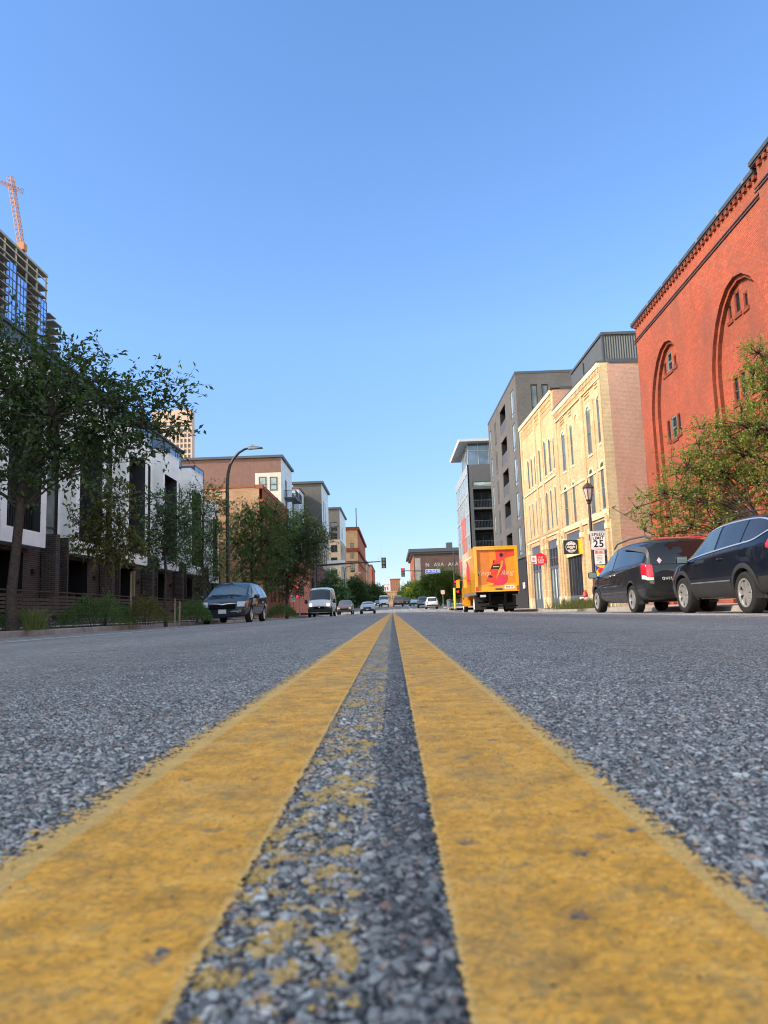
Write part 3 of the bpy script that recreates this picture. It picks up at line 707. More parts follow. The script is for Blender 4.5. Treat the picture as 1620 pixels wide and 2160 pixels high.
w=MB(); w.box(-0.6,0.06,-0.03,Ln+0.02,H-0.35,H); w.box(-0.3,0.14,-0.05,Ln+0.02,H-1.5,H-1.32)
for i in range(int(Ln/0.42)): w.box(-0.02,0.11,i*0.42+0.05,i*0.42+0.25,H-1.32,H-1.0)
w.box(-0.02,0.05,0,Ln,H-2.3,H-2.15); w.box(-14,-0.6,-0.05,0.2,H-0.25,H-0.05); w.build('cornice',M['rust_brick'],B.e)
# brown-topped apartment block beyond the crossing, with balconies and low brick podium
B=Bld('apartment_block','brown topped apartment block with cream window bay and black balconies behind the brick building',-15.4,105.0,0.3); e=B.e
H=B.hit(596.7,970.8)[1]; Y1=B.hit(615,995)[0]; x0=B.hit(433,976,'y',0)[0]
cx=B.hit(538,1000,'y',0)[0]; cz=B.hit(570,997,'y',0)[1]
w=MB(); w.quad((0,0,5.5),(cx,0,5.5),(cx,0,cz),(0,0,cz),1)
w.quad((cx,0,5.5),(x0-6,0,5.5),(x0-6,0,H),(cx,0,H),0); w.quad((cx,0,cz),(0,0,cz),(0,0,H),(cx,0,H),0)
wall_holes(w,'x',0,1,0,Y1,5.5,H,[(4.0,5.8,H-5.2,H-2.6),(4.0,5.8,H-8.4,H-5.8),(4.0,5.8,H-11.6,H-9.0)],0.15,2); w.quad((0,Y1,5.5),(x0,Y1,5.5),(x0,Y1,H),(0,Y1,H),2); w.quad((0,0,H),(0,Y1,H),(x0,Y1,H),(x0,0,H),0)
w.build('wall',[M['brown_clad'],M['cream_panel'],M['pale_panel']],e)
w=MB(); w.box(x0-6,0.35,-0.35,Y1+0.3,H,H+0.35); w.build('roof',M['slate'],e)
for (a,b) in ((546,562),(569,585)):
    r=B.rect(a,1006,b,1034,'y',0); 
    for k in range(3): window(e,'y',0.0,-1,r[0],r[1],r[2]-3.15*k,r[3]-3.15*k,M['slate'],M['win_pale'],-0.02,bars=(0.42,),fw=0.12)
for k in range(3): window(e,'x',0,1,4.0,5.8,H-5.2-3.2*k,H-2.6-3.2*k,M['dark_frame'],M['win_dark'],0.12,fw=0.08)
def balcony(par,x0,x1,y0,y1,z):
    m=MB(); m.box(x0,x1,y0,y1,z,z+0.22)
    for t in np.arange(y0,y1+0.01,0.16): m.box(x1-0.05,x1-0.02,t,t+0.03,z+0.2,z+1.2)
    for t in np.arange(x0,x1,0.16): m.box(t,t+0.03,y0,y0+0.03,z+0.2,z+1.2)
    m.box(x1-0.07,x1,y0,y1,z+1.2,z+1.27); m.box(x0,x1,y0,y0+0.06,z+1.2,z+1.27)
    return m.build('balcony',M['metal_black'],par)
for k in range(3): balcony(e,0.0,1.7,3.0,6.6,H-5.6-3.2*k)
# recessed link with more balconies
w=MB(); w.box(-8,-0.9,Y1,Y1+16,5.5,H-2.2); w.box(-1.2,0.0,Y1+9,Y1+16,5.5,H-1.2,1); w.box(-8,0.2,Y1+8.8,Y1+16.2,H-1.2,H-0.95,2); w.build('wing',[M['slate'],M['pale_panel'],M['brown_clad']],e)
for k in range(4):
    balcony(e,-0.9,1.0,Y1+1.5,Y1+5.0,H-4.5-3.2*k); balcony(e,0.0,1.5,Y1+10.0,Y1+13.5,H-6.0-3.2*k)
    window(e,'x',-0.9,1,Y1+1.8,Y1+4.6,H-4.3-3.2*k,H-2.4-3.2*k,M['dark_frame'],M['win_dark'],-0.02,fw=0.08,mull=(0.5,))
w=MB(); cols=[(2.0+i*4.2,4.6+i*4.2) for i in range(8)]
hs=[(a,b,0.6,4.6) for a,b in cols]
wall_holes(w,'x',3.9,1,0,33,-0.6,6.6,hs,0.25); w.quad((3.9,0,-.6),(-28,0,-.6),(-28,0,6.6),(3.9,0,6.6)); w.quad((3.9,0,6.6),(3.9,33,6.6),(-20,33,6.6),(-20,0,6.6)); w.box(3.5,4.0,-0.05,33,6.6,6.95)
w.build('podium',M['maroon_brick'],e)
for a,b in cols: window(e,'x',3.9,1,a,b,0.6,4.6,M['dark_frame'],M['win_dark'],0.22,bars=(0.7,),mull=(0.5,),fw=0.1)
# grey-clad block
def clad_block(name,label,X,pxL,pxC,pxR,pyC,top,bot,sp,zb,wins,rows,split=None,roof=True,fm='dark_frame',gm='win_dark',side='pale_panel',wcols=()):
    yc=X*FPX/(pxC-828.0); B=Bld(name,label,X,yc,road_c(yc)); 
    H=B.hit(pxC,pyC)[1]; y1=B.hit(pxR,pyC+10)[0]; xl=B.hit(pxL,pyC,'y',0)[0]
    zs=B.hit(pxC,split)[1] if split else 0
    w=MB(); zz=zs if split else -0.5
    rects=[B.rect(*q,'y',0) for q in wins]
    up=[r for r in rects if r[2]>zs]; lo=[r for r in rects if r[2]<=zs]
    up=[(r[0],r[1],max(r[2],zz+0.05),r[3]) for r in up]; lo=[(r[0],r[1],r[2],min(r[3],zz-0.05)) for r in lo]
    wall_holes(w,'y',0,-1,xl,0,zz,H,[(r[0],r[1],r[2],r[3]) for r in up],0.2,0)
    if split: wall_holes(w,'y',0,-1,xl,0,-0.5,zz,[(r[0],r[1],r[2],r[3]) for r in lo],0.2,1)
    hs=[]
    for (a,b) in wcols:
        for (c,d) in rows: hs.append((a,b,c,d))
    for (za,zb_,mi) in ((zz,H,2),(-0.5,zz,1)):
        if zb_-za<0.1: continue
        wall_holes(w,'x',0,1,0,y1,za,zb_,[h for h in hs if h[2]>za and h[3]<zb_],0.2,mi)
    w.quad((0,y1,-.5),(xl,y1,-.5),(xl,y1,H),(0,y1,H)); w.quad((0,0,H),(0,y1,H),(xl,y1,H),(xl,0,H))
    w.build('wall',[M[top],M[bot],M[side]],B.e)
    if roof:
        w=MB(); w.box(xl-0.2,0.4,-0.4,y1+0.3,H,H+0.4); w.build('roof',M['slate'],B.e)
    for r in up+lo: window(B.e,'y',0,-1,*r,M[fm],M[gm],0.18,bars=(0.45,),mull=(0.5,),fw=0.12)
    for h in hs:
        if h[3]<H and not (h[2]<zz<h[3]): window(B.e,'x',0,1,*h,M[fm],M[gm],0.18,bars=(0.5,),fw=0.12)
    return B,H,y1,xl
B,H,y1,xl=clad_block('apartment_block','plain dark grey clad apartment block with tan lower storeys beyond the brown topped block',-12.2,618,685,691.7,1032.5,'grey_clad','tan_clad',0,0,[],[(8,10.5),(11.5,14),(15,20)],split=1117,wcols=[(2.5,4.0),(6,7.5)])
B,H,y1,xl=clad_block('apartment_block','narrow tan and dark grey apartment tower with corner windows left of the old brick building',-12.0,690,722.4,728.5,1085.4,'grey_clad','tan_clad',0,0,[(697,1102,712,1121),(697,1125,712,1137),(698,1150,712,1165),(698,1176,712,1188),(698,1202,712,1214)],[(5,7),(9,11),(13,15),(17,20)],split=1144,wcols=[(3,5),(8,10)])
B,H,y1,xl=clad_block('old_brick_building','tall orange brick building with arched top window and dark cornice bands far down the street',-12.0,726,759,770,1130,'orange_brick','orange_brick',0,0,[(738,1146,747,1157),(739,1166,747,1178),(739,1190,749,1207),(739,1216,749,1230)],[(4,7),(9,12),(14,17),(19,22)],roof=False,wcols=[(2+i*4.5,4+i*4.5) for i in range(9)],side='rust_brick')
w=MB(); w.box(xl,0.7,-0.7,y1,H,H+1.1); zb=B.hit(757,1160)[1]; w.box(xl,0.6,-0.6,y1,zb-1.3,zb); zb=B.hit(757,1185)[1]; w.box(xl,0.25,-0.25,y1,zb-0.4,zb); w.build('cornice',M['red_brick_dark'],B.e)
w=MB(); w.tube([(-0.5,6,H),(-0.5,6,H+9)],0.18,6); w.build('mast',M['metal_dark'],B.e)
B,H,y1,xl=clad_block('office_block','tan masonry block behind the tall orange brick building far along the road',-12.0,760,776,779,1191,'tan_clad','tan_clad',0,0,[],[(5,8),(10,13),(15,18)],wcols=[(2,5),(8,11),(14,17)],side='tan_clad',roof=True)
B,H,y1,xl=clad_block('office_block','rust red masonry block with projecting cornice, last on the shaded side of the road',-12.0,770,787,791,1199,'rust_brick','rust_brick',0,0,[],[(5,9),(12,16),(19,22)],wcols=[(4,9),(13,18),(22,27)],side='rust_brick')
# far buildings that close the street
def far_block(name,label,px0,px1,pyt,Y,depth,mat,rows=6,cols=4,wm='win_dark',gap=0.5,zbase=-1.0):
    a=on_y(px0,pyt,Y); b=on_y(px1,pyt,Y); zg=road_c(Y)+zbase; Hh=(a[2]+b[2])/2-zg; Wd=b[0]-a[0]
    B=Bld(name,label,a[0],Y,zg); w=MB(); hs=[]
    cw=Wd/(cols+0.0); rh=(Hh-4)/max(1,rows)
    for i in range(cols):
        for j in range(rows):
            hs.append((i*cw+cw*(1-gap)/2,i*cw+cw*(1+gap)/2,3+j*rh+rh*0.2,3+j*rh+rh*0.75))
    wall_holes(w,'y',0,-1,0,Wd,0,Hh,hs,0.3); w.box(0,Wd,0.4,depth,0,Hh-0.01); w.box(-0.3,Wd+0.3,-0.3,depth,Hh,Hh+0.6)
    w.build('wall',mat,B.e)
    for (a_,b_,c_,d_) in hs:
        g=MB(); g.quad((a_,0.28,c_),(b_,0.28,c_),(b_,0.28,d_),(a_,0.28,d_)); g.build('window',M[wm],B.e)
    return B
far_block('office_block','pink brick block rising at the far end of the street',823,844,1222,620,30,M['rust_brick'],4,4)
far_block('office_block','small white block at the far end of the street beside the pink brick one',810,820,1233,650,30,M['pale_panel'],3,2)
far_block('low_building','low orange brick building crossing the end of the street',800,840,1249,560,20,M['orange_brick'],1,8)
# dark brown warehouse with painted letters closing the sunny side
Y=400.0; a=on_y(872,1166,Y); b=on_y(985,1152,Y); zg=road_c(Y)-1
B=Bld('brick_warehouse','old dark brown brick warehouse with grey cornice and faded painted letters at the street end',a[0],Y,zg); e=B.e; Hh=a[2]-zg; Wd=b[0]-a[0]; 
xl=on_y(857,1170,Y)[0]-a[0]
w=MB(); w.quad((0,0,0),(Wd,0,0),(Wd,0,Hh),(0,0,Hh),0); yb=80.0
cols=[(6+i*9.0,10+i*9.0) for i in range(8)]; hs=[(p,q,c,c+3.4) for p,q in cols for c in (4,10,16,22)]
wall_holes(w,'x',0,-1,0,yb,0,Hh,hs,0.4,1); w.quad((0,yb,0),(Wd,yb,0),(Wd,yb,Hh),(0,yb,Hh),0); w.quad((0,0,Hh),(Wd,0,Hh),(Wd,yb,Hh),(0,yb,Hh),0)
w.build('wall',[M['brown_old'],M['rust_brick']],e)
for h in hs: window(e,'x',0,-1,*h,M['dark_frame'],M['win_dark'],0.35,fw=0.25)
w=MB(); w.box(-2.6,Wd,-1.6,yb,Hh+0.2,Hh+2.0); w.box(-1.3,Wd,-0.8,yb,Hh-0.9,Hh+0.2); w.build('cornice',M['slate'],e)
w=MB(); w.quad((0.6,-0.05,0.5),(3.6,-0.05,0.5),(3.6,-0.05,Hh-3),(0.6,-0.05,Hh-3)); w.quad((6.0,-0.05,0.5),(11.0,-0.05,0.5),(11.0,-0.05,Hh*0.62),(6.0,-0.05,Hh*0.62)); w.build('rendered_bay',M['concrete_dark'],e)
w=MB(); zt=B.hit(900,1192,'y',0)[1]; text_mb(w,'N   ARA \u00b7 AAA',2.8,Matrix.Translation((Wd*0.52,-0.08,zt))@Matrix.Rotation(R(90),4,'X')); w.build('painted_lettering',plain('faded_white',(0.42,0.42,0.42,1),0.8,0.2,var=0.3,scale=0.3),e)
w=MB(); xr=B.hit(942,1155,'y',3)[0]; w.box(xr,xr+3.2,3,8,Hh+2.2,Hh+5.2); w.build('roof_hut',M['slate'],e)
# construction tower and crane
B=Bld('construction_tower','unfinished concrete and glass high-rise with bare top floors rising behind the terrace',-128.0,0,0.0); e=B.e
yc=B.hit(102,581)[0]; zt=B.hit(102,581)[1]; B.e.location.y=yc; B.o[1]=yc   # far corner at local y=0
fl=3.05; nfl=int(zt/fl)+1; L0=-77.0
s=MB()
for k in range(12,nfl-2):
    z=zt-3.2-fl*(nfl-3-k)-3.0
    s.box(-22,-0.4,L0,0,z-0.3,z)
s.box(-22,0,L0,0,zt-0.9,zt); s.box(-22,0,L0,0,zt-6.4,zt-5.9)
s.build('floor_slab',M['concrete_dark'],e)
c=MB()
for y in np.arange(0,L0-0.1,-7.7):
    for x in (-0.6,-8,-15,-22): c.box(x-0.25,x+0.25,y-0.42,y,0,zt-0.9)
c.box(-0.25,0.0,L0,0,zt-3.3,zt-2.9)
c.build('column',M['concrete'],e)
core=MB(); core.box(-20,-6,L0+4,-4,0,zt-6.5); core.build('core_wall',M['charcoal'],e)
bayL=[(-7.7*(i+1),-7.7*i) for i in range(10)]
gl=MB(); mul=MB(); bal=MB()
for bi,(a,b) in enumerate(bayL):
    top=zt-(11.5 if bi==0 else 10.5 if bi==2 else 7.6 if bi==3 else 5.5)
    if bi in (1,4,7):
        for k in range(28):
            z=zt-(11.6 if bi==1 else 9.5)-k*fl
            bal.box(-1.0,1.5,a+0.7,b-0.1,z-0.28,z)
        bal.build('balcony_stack',M['concrete_dark'],e); bal=MB(); continue
    gl.box(-0.35,-0.1,a+0.3,b-0.5,20,top)
    for t in np.linspace(a+0.3,b-0.5,4): mul.box(-0.1,0.04,t-0.05,t+0.05,20,top)
    for k in range(30):
        z=top-k*fl
        if z>20: mul.box(-0.1,0.06,a+0.3,b-0.5,z-0.16,z)
gl.build('curtain_wall',M['curtain_glass'],e); mul.build('mullion_grid',M['slate'],e)
for k in range(18):   # far-corner balconies
    z=zt-15-k*fl
    bal.box(-9,2.6 if k else 0.8,0,7.0 if k else 6.0,z-0.3,z)
bal.build('balcony_stack',M['concrete_dark'],e)
B=Bld('tower_crane','orange lattice tower crane standing above the unfinished high-rise','' or -140.0,290.0,0.0,cat='crane'); e=B.e
def lattice(mb,p,q,wd,nseg,r):
    p=Vector(p);q=Vector(q);d=(q-p).normalized(); a=d.cross(Vector((0.3,1,0.2))).normalized(); b=d.cross(a)
    cs=[(a*i+b*j)*wd/2 for i in (-1,1) for j in (-1,1)]
    for c_ in cs: mb.tube([p+c_,q+c_],r,5)
    for k in range(nseg):
        s0=p+(q-p)*(k/nseg); s1=p+(q-p)*((k+1)/nseg)
        for i,j in ((0,1),(1,3),(3,2),(2,0)):
            mb.tube([s0+cs[i],s1+cs[j]],r*0.7,4); mb.tube([s1+cs[i],s1+cs[j]],r*0.7,4)
def cpt(px,py): 
    p=on_y(px,py,290.0); return tuple(p-np.array([-140.0,290.0,0.0]))
m=MB(); p0=cpt(46,524); p1=cpt(22,374)
lattice(m,(p0[0],p0[1],60),p0,2.0,16,0.15); m.build('mast',M['crane_orange'],e)
m=MB(); lattice(m,p0,p1,1.9,16,0.14); m.build('boom',M['crane_orange'],e)
m=MB(); lattice(m,cpt(-60,357),cpt(47,403),1.7,16,0.12); m.build('jib',M['crane_orange'],e)
m=MB(); m.box(p0[0]-1.5,p0[0]+1.5,p0[1]-1.5,p0[1]+1.5,p0[2]-1,p0[2]+2); m.build('cab',M['crane_orange'],e)
# beige office tower in the distance
a=on_y(322,861,520.0); b=on_y(403.5,864,520.0); zt=b[2]
B=Bld('office_tower','tall beige office tower with a fine grid of windows far behind the terrace',b[0],520.0,0.0); e=B.e; Wd=b[0]-a[0]
w=MB(); z2=B.hit(400,896,'y',0)[1]
w.box(-Wd,0,0.6,9,0,zt-0.02); w.box(-Wd-0.2,0.2,-0.2,0.7,z2,zt)
n=int(Wd/2.6)
for i in range(n+1): w.box(-i*Wd/n-0.55,-i*Wd/n+0.55,-0.1,0.62,0,z2-1.2)
zz=z2-1.2
while zz>60: w.box(-Wd,0,0.0,0.61,zz-1.3,zz); zz-=3.9
w.build('facade',M['beige_stone'],e)
g=MB(); g.quad((-Wd,0.5,0),(0,0.5,0),(0,0.5,z2),(-Wd,0.5,z2)); g.build('window_wall',M['win_dark'],e)
# ---------------------------------------------------------------- right: red brick hall with blind arches
B=Bld('red_brick_hall','tall red painted brick building with two stepped blind arches and dark dentil cornice',12.0,33.85,0.0,R(-1.4)); e=B.e
def q7(x,y): return (1300+x/3.6, 300+y/3.6)
H=B.hit(*q7(143,1385))[1]; yp=B.hit(*q7(1040,290))[0]-0.50
def arch_from(lo, li, ap, api):
    yl,_=B.hit(*lo); ya,za=B.hit(*ap); yi,_=B.hit(*li,'x',D1); yai,zi=B.hit(*api,'x',D1)
    return (2*ya-yl,yl,za),(2*ya-yi,yi,zi)
D1,D2=0.13,0.27
A1=arch_from(q7(251,1850),q7(297,1850),q7(362,1518),q7(370,1555)); A2=arch_from(q7(700,1500),q7(746,1500),q7(880,1025),q7(887,1078))
w=MB(); rise=2.9
outer=[(a[0][0],a[0][1],-0.6,a[0][2],rise,'pointed') for a in (A1,A2)]; inner=[(a[1][0],a[1][1],-0.6,a[1][2],rise-0.25,'pointed') for a in (A1,A2)]
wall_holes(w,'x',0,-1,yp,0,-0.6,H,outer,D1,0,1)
wins=[]
def winset(rects): 
    for r in rects: wins.append(rect_mid(B,*q7(*r[:2]),*q7(*r[2:]),-0.035,'x',D2))
winset([(900,1120,938,1310),(851,1222,876,1362),(968,1128,999,1262),(946,1725,986,1955),(895,1768,930,1985),(1016,1682,1046,1890)])
winset([(391,1590,422,1745),(361,1668,380,1775),(437,1605,456,1702),(427,2072,462,2255),(391,2105,412,2275),(470,2050,490,2215)])
for o_,i_ in zip(outer,inner):
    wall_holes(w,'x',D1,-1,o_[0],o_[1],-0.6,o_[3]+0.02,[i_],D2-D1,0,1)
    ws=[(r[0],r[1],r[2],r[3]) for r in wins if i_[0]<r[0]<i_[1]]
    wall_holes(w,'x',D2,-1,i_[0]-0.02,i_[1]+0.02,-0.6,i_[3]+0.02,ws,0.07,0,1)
w.quad((0,0,-.6),(20,0,-.6),(20,0,H),(0,0,H)); w.quad((0.3,yp,H-.3),(0.3,0,H-.3),(20,0,H-.3),(20,yp,H-.3))
# taller pavilion nearer the camera
H=B.hit(*q7(115,1372),'x',-0.15)[1]-0.11; HP=H+0.14; w.box(-0.12,20,yp-14,yp,-0.6,HP)
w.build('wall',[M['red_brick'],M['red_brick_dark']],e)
for i,r in enumerate(wins):
    main=(r[1]-r[0])>0.45
    window(e,'x',D2,-1,*r,M['sash_grey'] if main else M['red_brick_dark'],M['pane_dark'],0.06,bars=(0.5,) if main else (),fw=0.07,sill=M['red_brick_dark'])
c=MB()
for (a,b,x,h) in ((yp+0.21,0.25,0.0,H),(yp-14,yp+0.2,-0.12,HP)):
    c.box(x-0.15,x+0.3,a,b,h-0.03,h+0.11,1)
    c.box(x-0.11,x,a,b,h-0.09,h-0.03,2)
    n=int((b-a)/0.34)
    for i in range(n): c.box(x-0.10,x,a+i*0.34+0.04,a+i*0.34+0.22,h-0.24,h-0.09,0)
    c.box(x-0.035,x,a,b,h-0.78,h-0.74,2); c.box(x-0.045,x,a,b,h-0.90,h-0.86,2)
    for i in range(int((b-a)/1.9)): c.box(x-0.165,x-0.14,a+i*1.9+0.6,a+i*1.9+0.75,h-0.02,h+0.13,3)
c.build('cornice',[M['red_brick_dark'],M['slate'],M['lamp_brown'],M['metal_grey']],e)
for (pa,pb) in ((828,905),(975,1062)):
    za=B.hit(1350,pa,'y',0.05)[1]; zb_=B.hit(1354,pb,'y',0.05)[1]
    p=MB(); p.box(0.02,0.34,0.01,0.09,min(za,zb_),max(za,zb_)); p.build('iron_shutter',M['metal_black'],e)
# ---------------------------------------------------------------- yellow brick shop building (near half)
RZ=R(1.45)
def q5(x,y): return (940+x/3.68, 680+y/3.68)
def q5x(a,b,c,d): return q5(a,b)+q5(c,d)
def q6(x,y): return (1080+x/5.0625, 1000+y/5.0625)
B=Bld('yellow_brick_building','three storey yellow brick shop building with arched windows and a pink painted end wall',12.0,39.95,0.0,RZ); e=B.e
H=B.hit(*q5(1200,292))[1]; yE=B.hit(*q5(842,690))[0]; yc=B.hit(*q5(1045,560))[0]
def shop_wins(B, lst, qf, riseb=0.28, depth=0.24):
    out=[]
    for r in lst:
        a=rect_mid(B,*qf(r[0],r[1]),*qf(r[2],r[3]),0.042); out.append(a+((min(riseb,(a[1]-a[0])*0.5)),'round'))
    return out
up3=shop_wins(B,[(1172,562,1222,935),(1090,650,1136,1030),(965,785,993,1112),(900,848,936,1160)],q5)
up2=shop_wins(B,[(1205,1075,1254,1450),(1118,1135,1164,1490)],q5)+shop_wins(B,[(650,75,690,520),(560,130,609,560)],q6)
niche=shop_wins(B,[(997,715,1026,800)],q5,0.4)
z2=up2[0][2]
gz=-0.4
def ground_open(px0,px1,pyt): 
    a=B.hit(px0,pyt)[0]; b=B.hit(px1,pyt)[0]; return (min(a,b),max(a,b))
zl=B.hit(1210,1130)[1]
g1=ground_open(1249,1281,1105); g2=ground_open(1194,1228,1130); g3=ground_open(1158,1187,1130)
zt=zl+0.25
gopen=[(g1[0],g1[1],gz,zt),(g2[0],g2[1],gz,zt)]
w=MB()
allh=up3+up2+niche+gopen
wall_holes(w,'x',0,-1,0,yE,gz-0.4,H-0.35,allh,0.04,0,1)
w.quad((0,yE,gz-.4),(14,yE,gz-.4),(14,yE,H),(0,yE,H)); w.quad((0,0,H-.5),(0,yE,H-.5),(14,yE,H-.5),(14,0,H-.5))
for h in niche: w.quad((0.038,h[0],h[2]),(0.038,h[1],h[2]),(0.038,h[1],h[3]),(0.038,h[0],h[3]))
w.build('wall',[M['yellow_brick'],M['yellow_stone']],e)
w=MB(); w.quad((0,-0.004,gz-.4),(0.55,-0.004,gz-.4),(0.42,-0.004,H-.1),(0,-0.004,H-.1),0); w.quad((0.55,-0.004,gz-.4),(14,-0.004,gz-.4),(14,-0.004,H-.1),(0.42,-0.004,H-.1),1)
w.build('end_wall',[M['yellow_old'],M['pink_brick']],e)
t=MB()
for (a,b) in ((0.0,0.42),(yc-0.35,yc+0.1),(yE-0.45,yE)): t.box(-0.07,0,a+0.004,b,zt,H-0.36,1)
ym=(up3[0][1]+up3[1][0])/2; t.box(-0.06,0,ym-0.12,ym+0.12,zt+0.6,H-1.7,1)
ym2=(up3[2][1]+up3[3][0])/2; t.box(-0.06,0,ym2-0.12,ym2+0.12,zt+0.6,H-1.7,1)
t.box(-0.16,0.5,0.004,yE,H-0.35,H-0.06,0); t.box(-0.10,0,0.004,yE,H-0.95,H-0.87,0)
for i in range(int(yE/0.30)): t.box(-0.13,0,i*0.30+0.05,i*0.30+0.19,H-0.62,H-0.35,1)
for i in range(int(yE/0.30)): t.box(-0.08,0,i*0.30+0.05,i*0.30+0.19,H-0.87,H-0.62,1)
t.box(-0.09,0,0.004,yE,z2-0.42,z2-0.26,0); t.box(-0.09,0,0.004,yE,zt+0.32,zt+0.46,0)
z3=up3[0][2]; t.box(-0.05,0,0.43,yc-0.36,z3-1.5,z3-1.38,0); t.box(-0.05,0,yc+0.11,yE-0.46,z3-1.5,z3-1.38,0)
def hood(t,h,wd=0.14,pr=0.035,mi=0):
    zs=h[3]-h[4]; o1=arc_pts(h[0]-wd,h[1]+wd,zs,h[4]+wd,10); i1=arc_pts(h[0],h[1],zs,h[4],10)
    for k in range(10):
        t.quad((-pr,*o1[k]),(-pr,*o1[k+1]),(-pr,*i1[k+1]),(-pr,*i1[k]),mi); t.quad((-pr,*o1[k]),(-pr,*o1[k+1]),(0,*o1[k+1]),(0,*o1[k]),mi); t.quad((-pr,*i1[k]),(-pr,*i1[k+1]),(0.0,*i1[k+1]),(0.0,*i1[k]),mi)
for h in up3+up2+niche: hood(t,h)
for h in up3:   # lattice brick panel above each top window
    for i in range(5): t.box(-0.05,0,h[0]-0.15,h[1]+0.15,h[3]+0.55+i*0.19,h[3]+0.64+i*0.19,1)
for (a,b,c,d) in gopen:
    t.box(-0.14,0.0,a-0.42,a-0.02,gz,zt+0.30,1); t.box(-0.14,0.0,b+0.02,b+0.42,gz,zt+0.30,1)
    t.box(-0.20,0.0,a-0.46,a-0.0,gz,gz+0.95,0); t.box(-0.20,0.0,b+0.0,b+0.46,gz,gz+0.95,0); t.box(-0.18,0,a-0.44,a,zt-0.55,zt-0.25,0); t.box(-0.18,0,b,b+0.44,zt-0.55,zt-0.25,0)
t.build('stone_trim',[M['yellow_stone'],M['yellow_brick']],e)
w=MB(); w.box(0.5,14,-0.05,0.3,H-0.12,H+0.12); w.box(-0.18,0.5,-0.03,yE,H-0.06,H+0.02); w.build('parapet_cap',M['slate'],e)
for h in up3+up2: window(e,'x',0,-1,*h[:4],M['sash_grey'],M['win_grey'],0.03,bars=(0.5,),fw=0.075,sill=M['yellow_stone'],rise=h[4],blind=(M['blind'],0.93) if h in up3 else None)
def shopfront(B,a,b,z0,z1,style):
    s=MB(); g=MB(); x=0.10
    s.box(x-0.06,x+0.06,a,b,z1-0.62,z1,0)
    if style=='store':
        zt_=z1-0.62; zm=z0+(z1-z0)*0.62
        s.box(x-0.04,x+0.05,a,b,zm-0.10,zm+0.10,0); s.box(x-0.05,x+0.05,a,b,z0,z0+0.95,0)
        for i in range(5): yy=a+(b-a)*i/4; s.box(x-0.05,x+0.04,yy-0.045,yy+0.045,z0+0.95,zt_,0)
        s.box(x-0.045,x+0.03,a,b,(zm+zt_)/2-0.03,(zm+zt_)/2+0.03,0)
        g.quad((x+0.02,a,z0+0.9),(x+0.02,b,z0+0.9),(x+0.02,b,zm),(x+0.02,a,zm),0); g.quad((x+0.02,a,zm),(x+0.02,b,zm),(x+0.02,b,zt_),(x+0.02,a,zt_),1)
        for i in (0.30,0.62): g.box(x+0.005,x+0.012,a+(b-a)*i-0.09,a+(b-a)*i+0.13,z0+1.0,zm-0.12,2)
    elif style=='door':
        zo=z1-1.55; s.box(x-0.16,x+0.02,a,b,zo,z1-0.62,1)
        s.box(x-0.03,x+0.05,a,b,z0,z0+0.95,0); s.box(x-0.05,x+0.04,a,b,z0+0.55,z0+0.7,0)
        for i in range(7): yy=a+(b-a)*i/6; s.box(x-0.03,x+0.03,yy-0.04,yy+0.04,z0+0.95,zo,2)
        g.quad((x+0.02,a,z0+0.9),(x+0.02,b,z0+0.9),(x+0.02,b,zo),(x+0.02,a,zo),1)
    else:
        zm=z0+(z1-z0)*0.62
        s.box(x-0.35,x,a,b,z1-0.95,z1-0.62,2); g.quad((x+0.02,a,z0),(x+0.02,b,z0),(x+0.02,b,z1-0.6),(x+0.02,a,z1-0.6),1)
        s.box(x-0.04,x+0.03,a,b,zm-0.06,zm+0.06,2); s.box(x-0.04,x+0.03,(a+b)/2-0.05,(a+b)/2+0.05,z0,zm,2); s.box(x-0.05,x+0.03,a,a+0.1,z0,z1-0.6,2); s.box(x-0.05,x+0.03,b-0.1,b,z0,z1-0.6,2)
    so_=s.build('shopfront',[M['shop_blue'],M['yellow_stone'],M['shop_dark']],B.e); g.build('pane',[M['win_pale'],M['win_dark'],M['blind']],so_)
shopfront(B,*gopen[0],'entry'); shopfront(B,*gopen[1],'door')
t=MB(); t.tube([(0.12,-0.01,5.15),(0.12,-0.55,5.15)],0.03,6); t.build('flag_bracket',M['metal_dark'],e)
# corrugated roof penthouse
cx,cy=12.95,46.0; zt_=on_y(1270,703,cy)[2]; cx=on_y(1270,720,cy)[0]; y2=None
p=MB(); lx,ly=cx-12.0,cy-39.95; yb=ly+8.2
p.box(lx,lx+11,ly,yb,H-0.6,zt_-0.12,0); p.box(lx-0.08,lx+11,ly-0.08,yb,zt_-0.12,zt_+0.06,1); p.box(lx-0.05,lx+0.03,ly-0.05,ly+0.06,H-0.5,zt_,1); p.box(lx-0.09,lx-0.02,ly+4.6,ly+4.75,H-0.5,zt_-0.4,1)
po=p.build('roof_penthouse',[M['corr_dark'],M['slate']],e); po.rotation_euler=(0,0,-RZ)
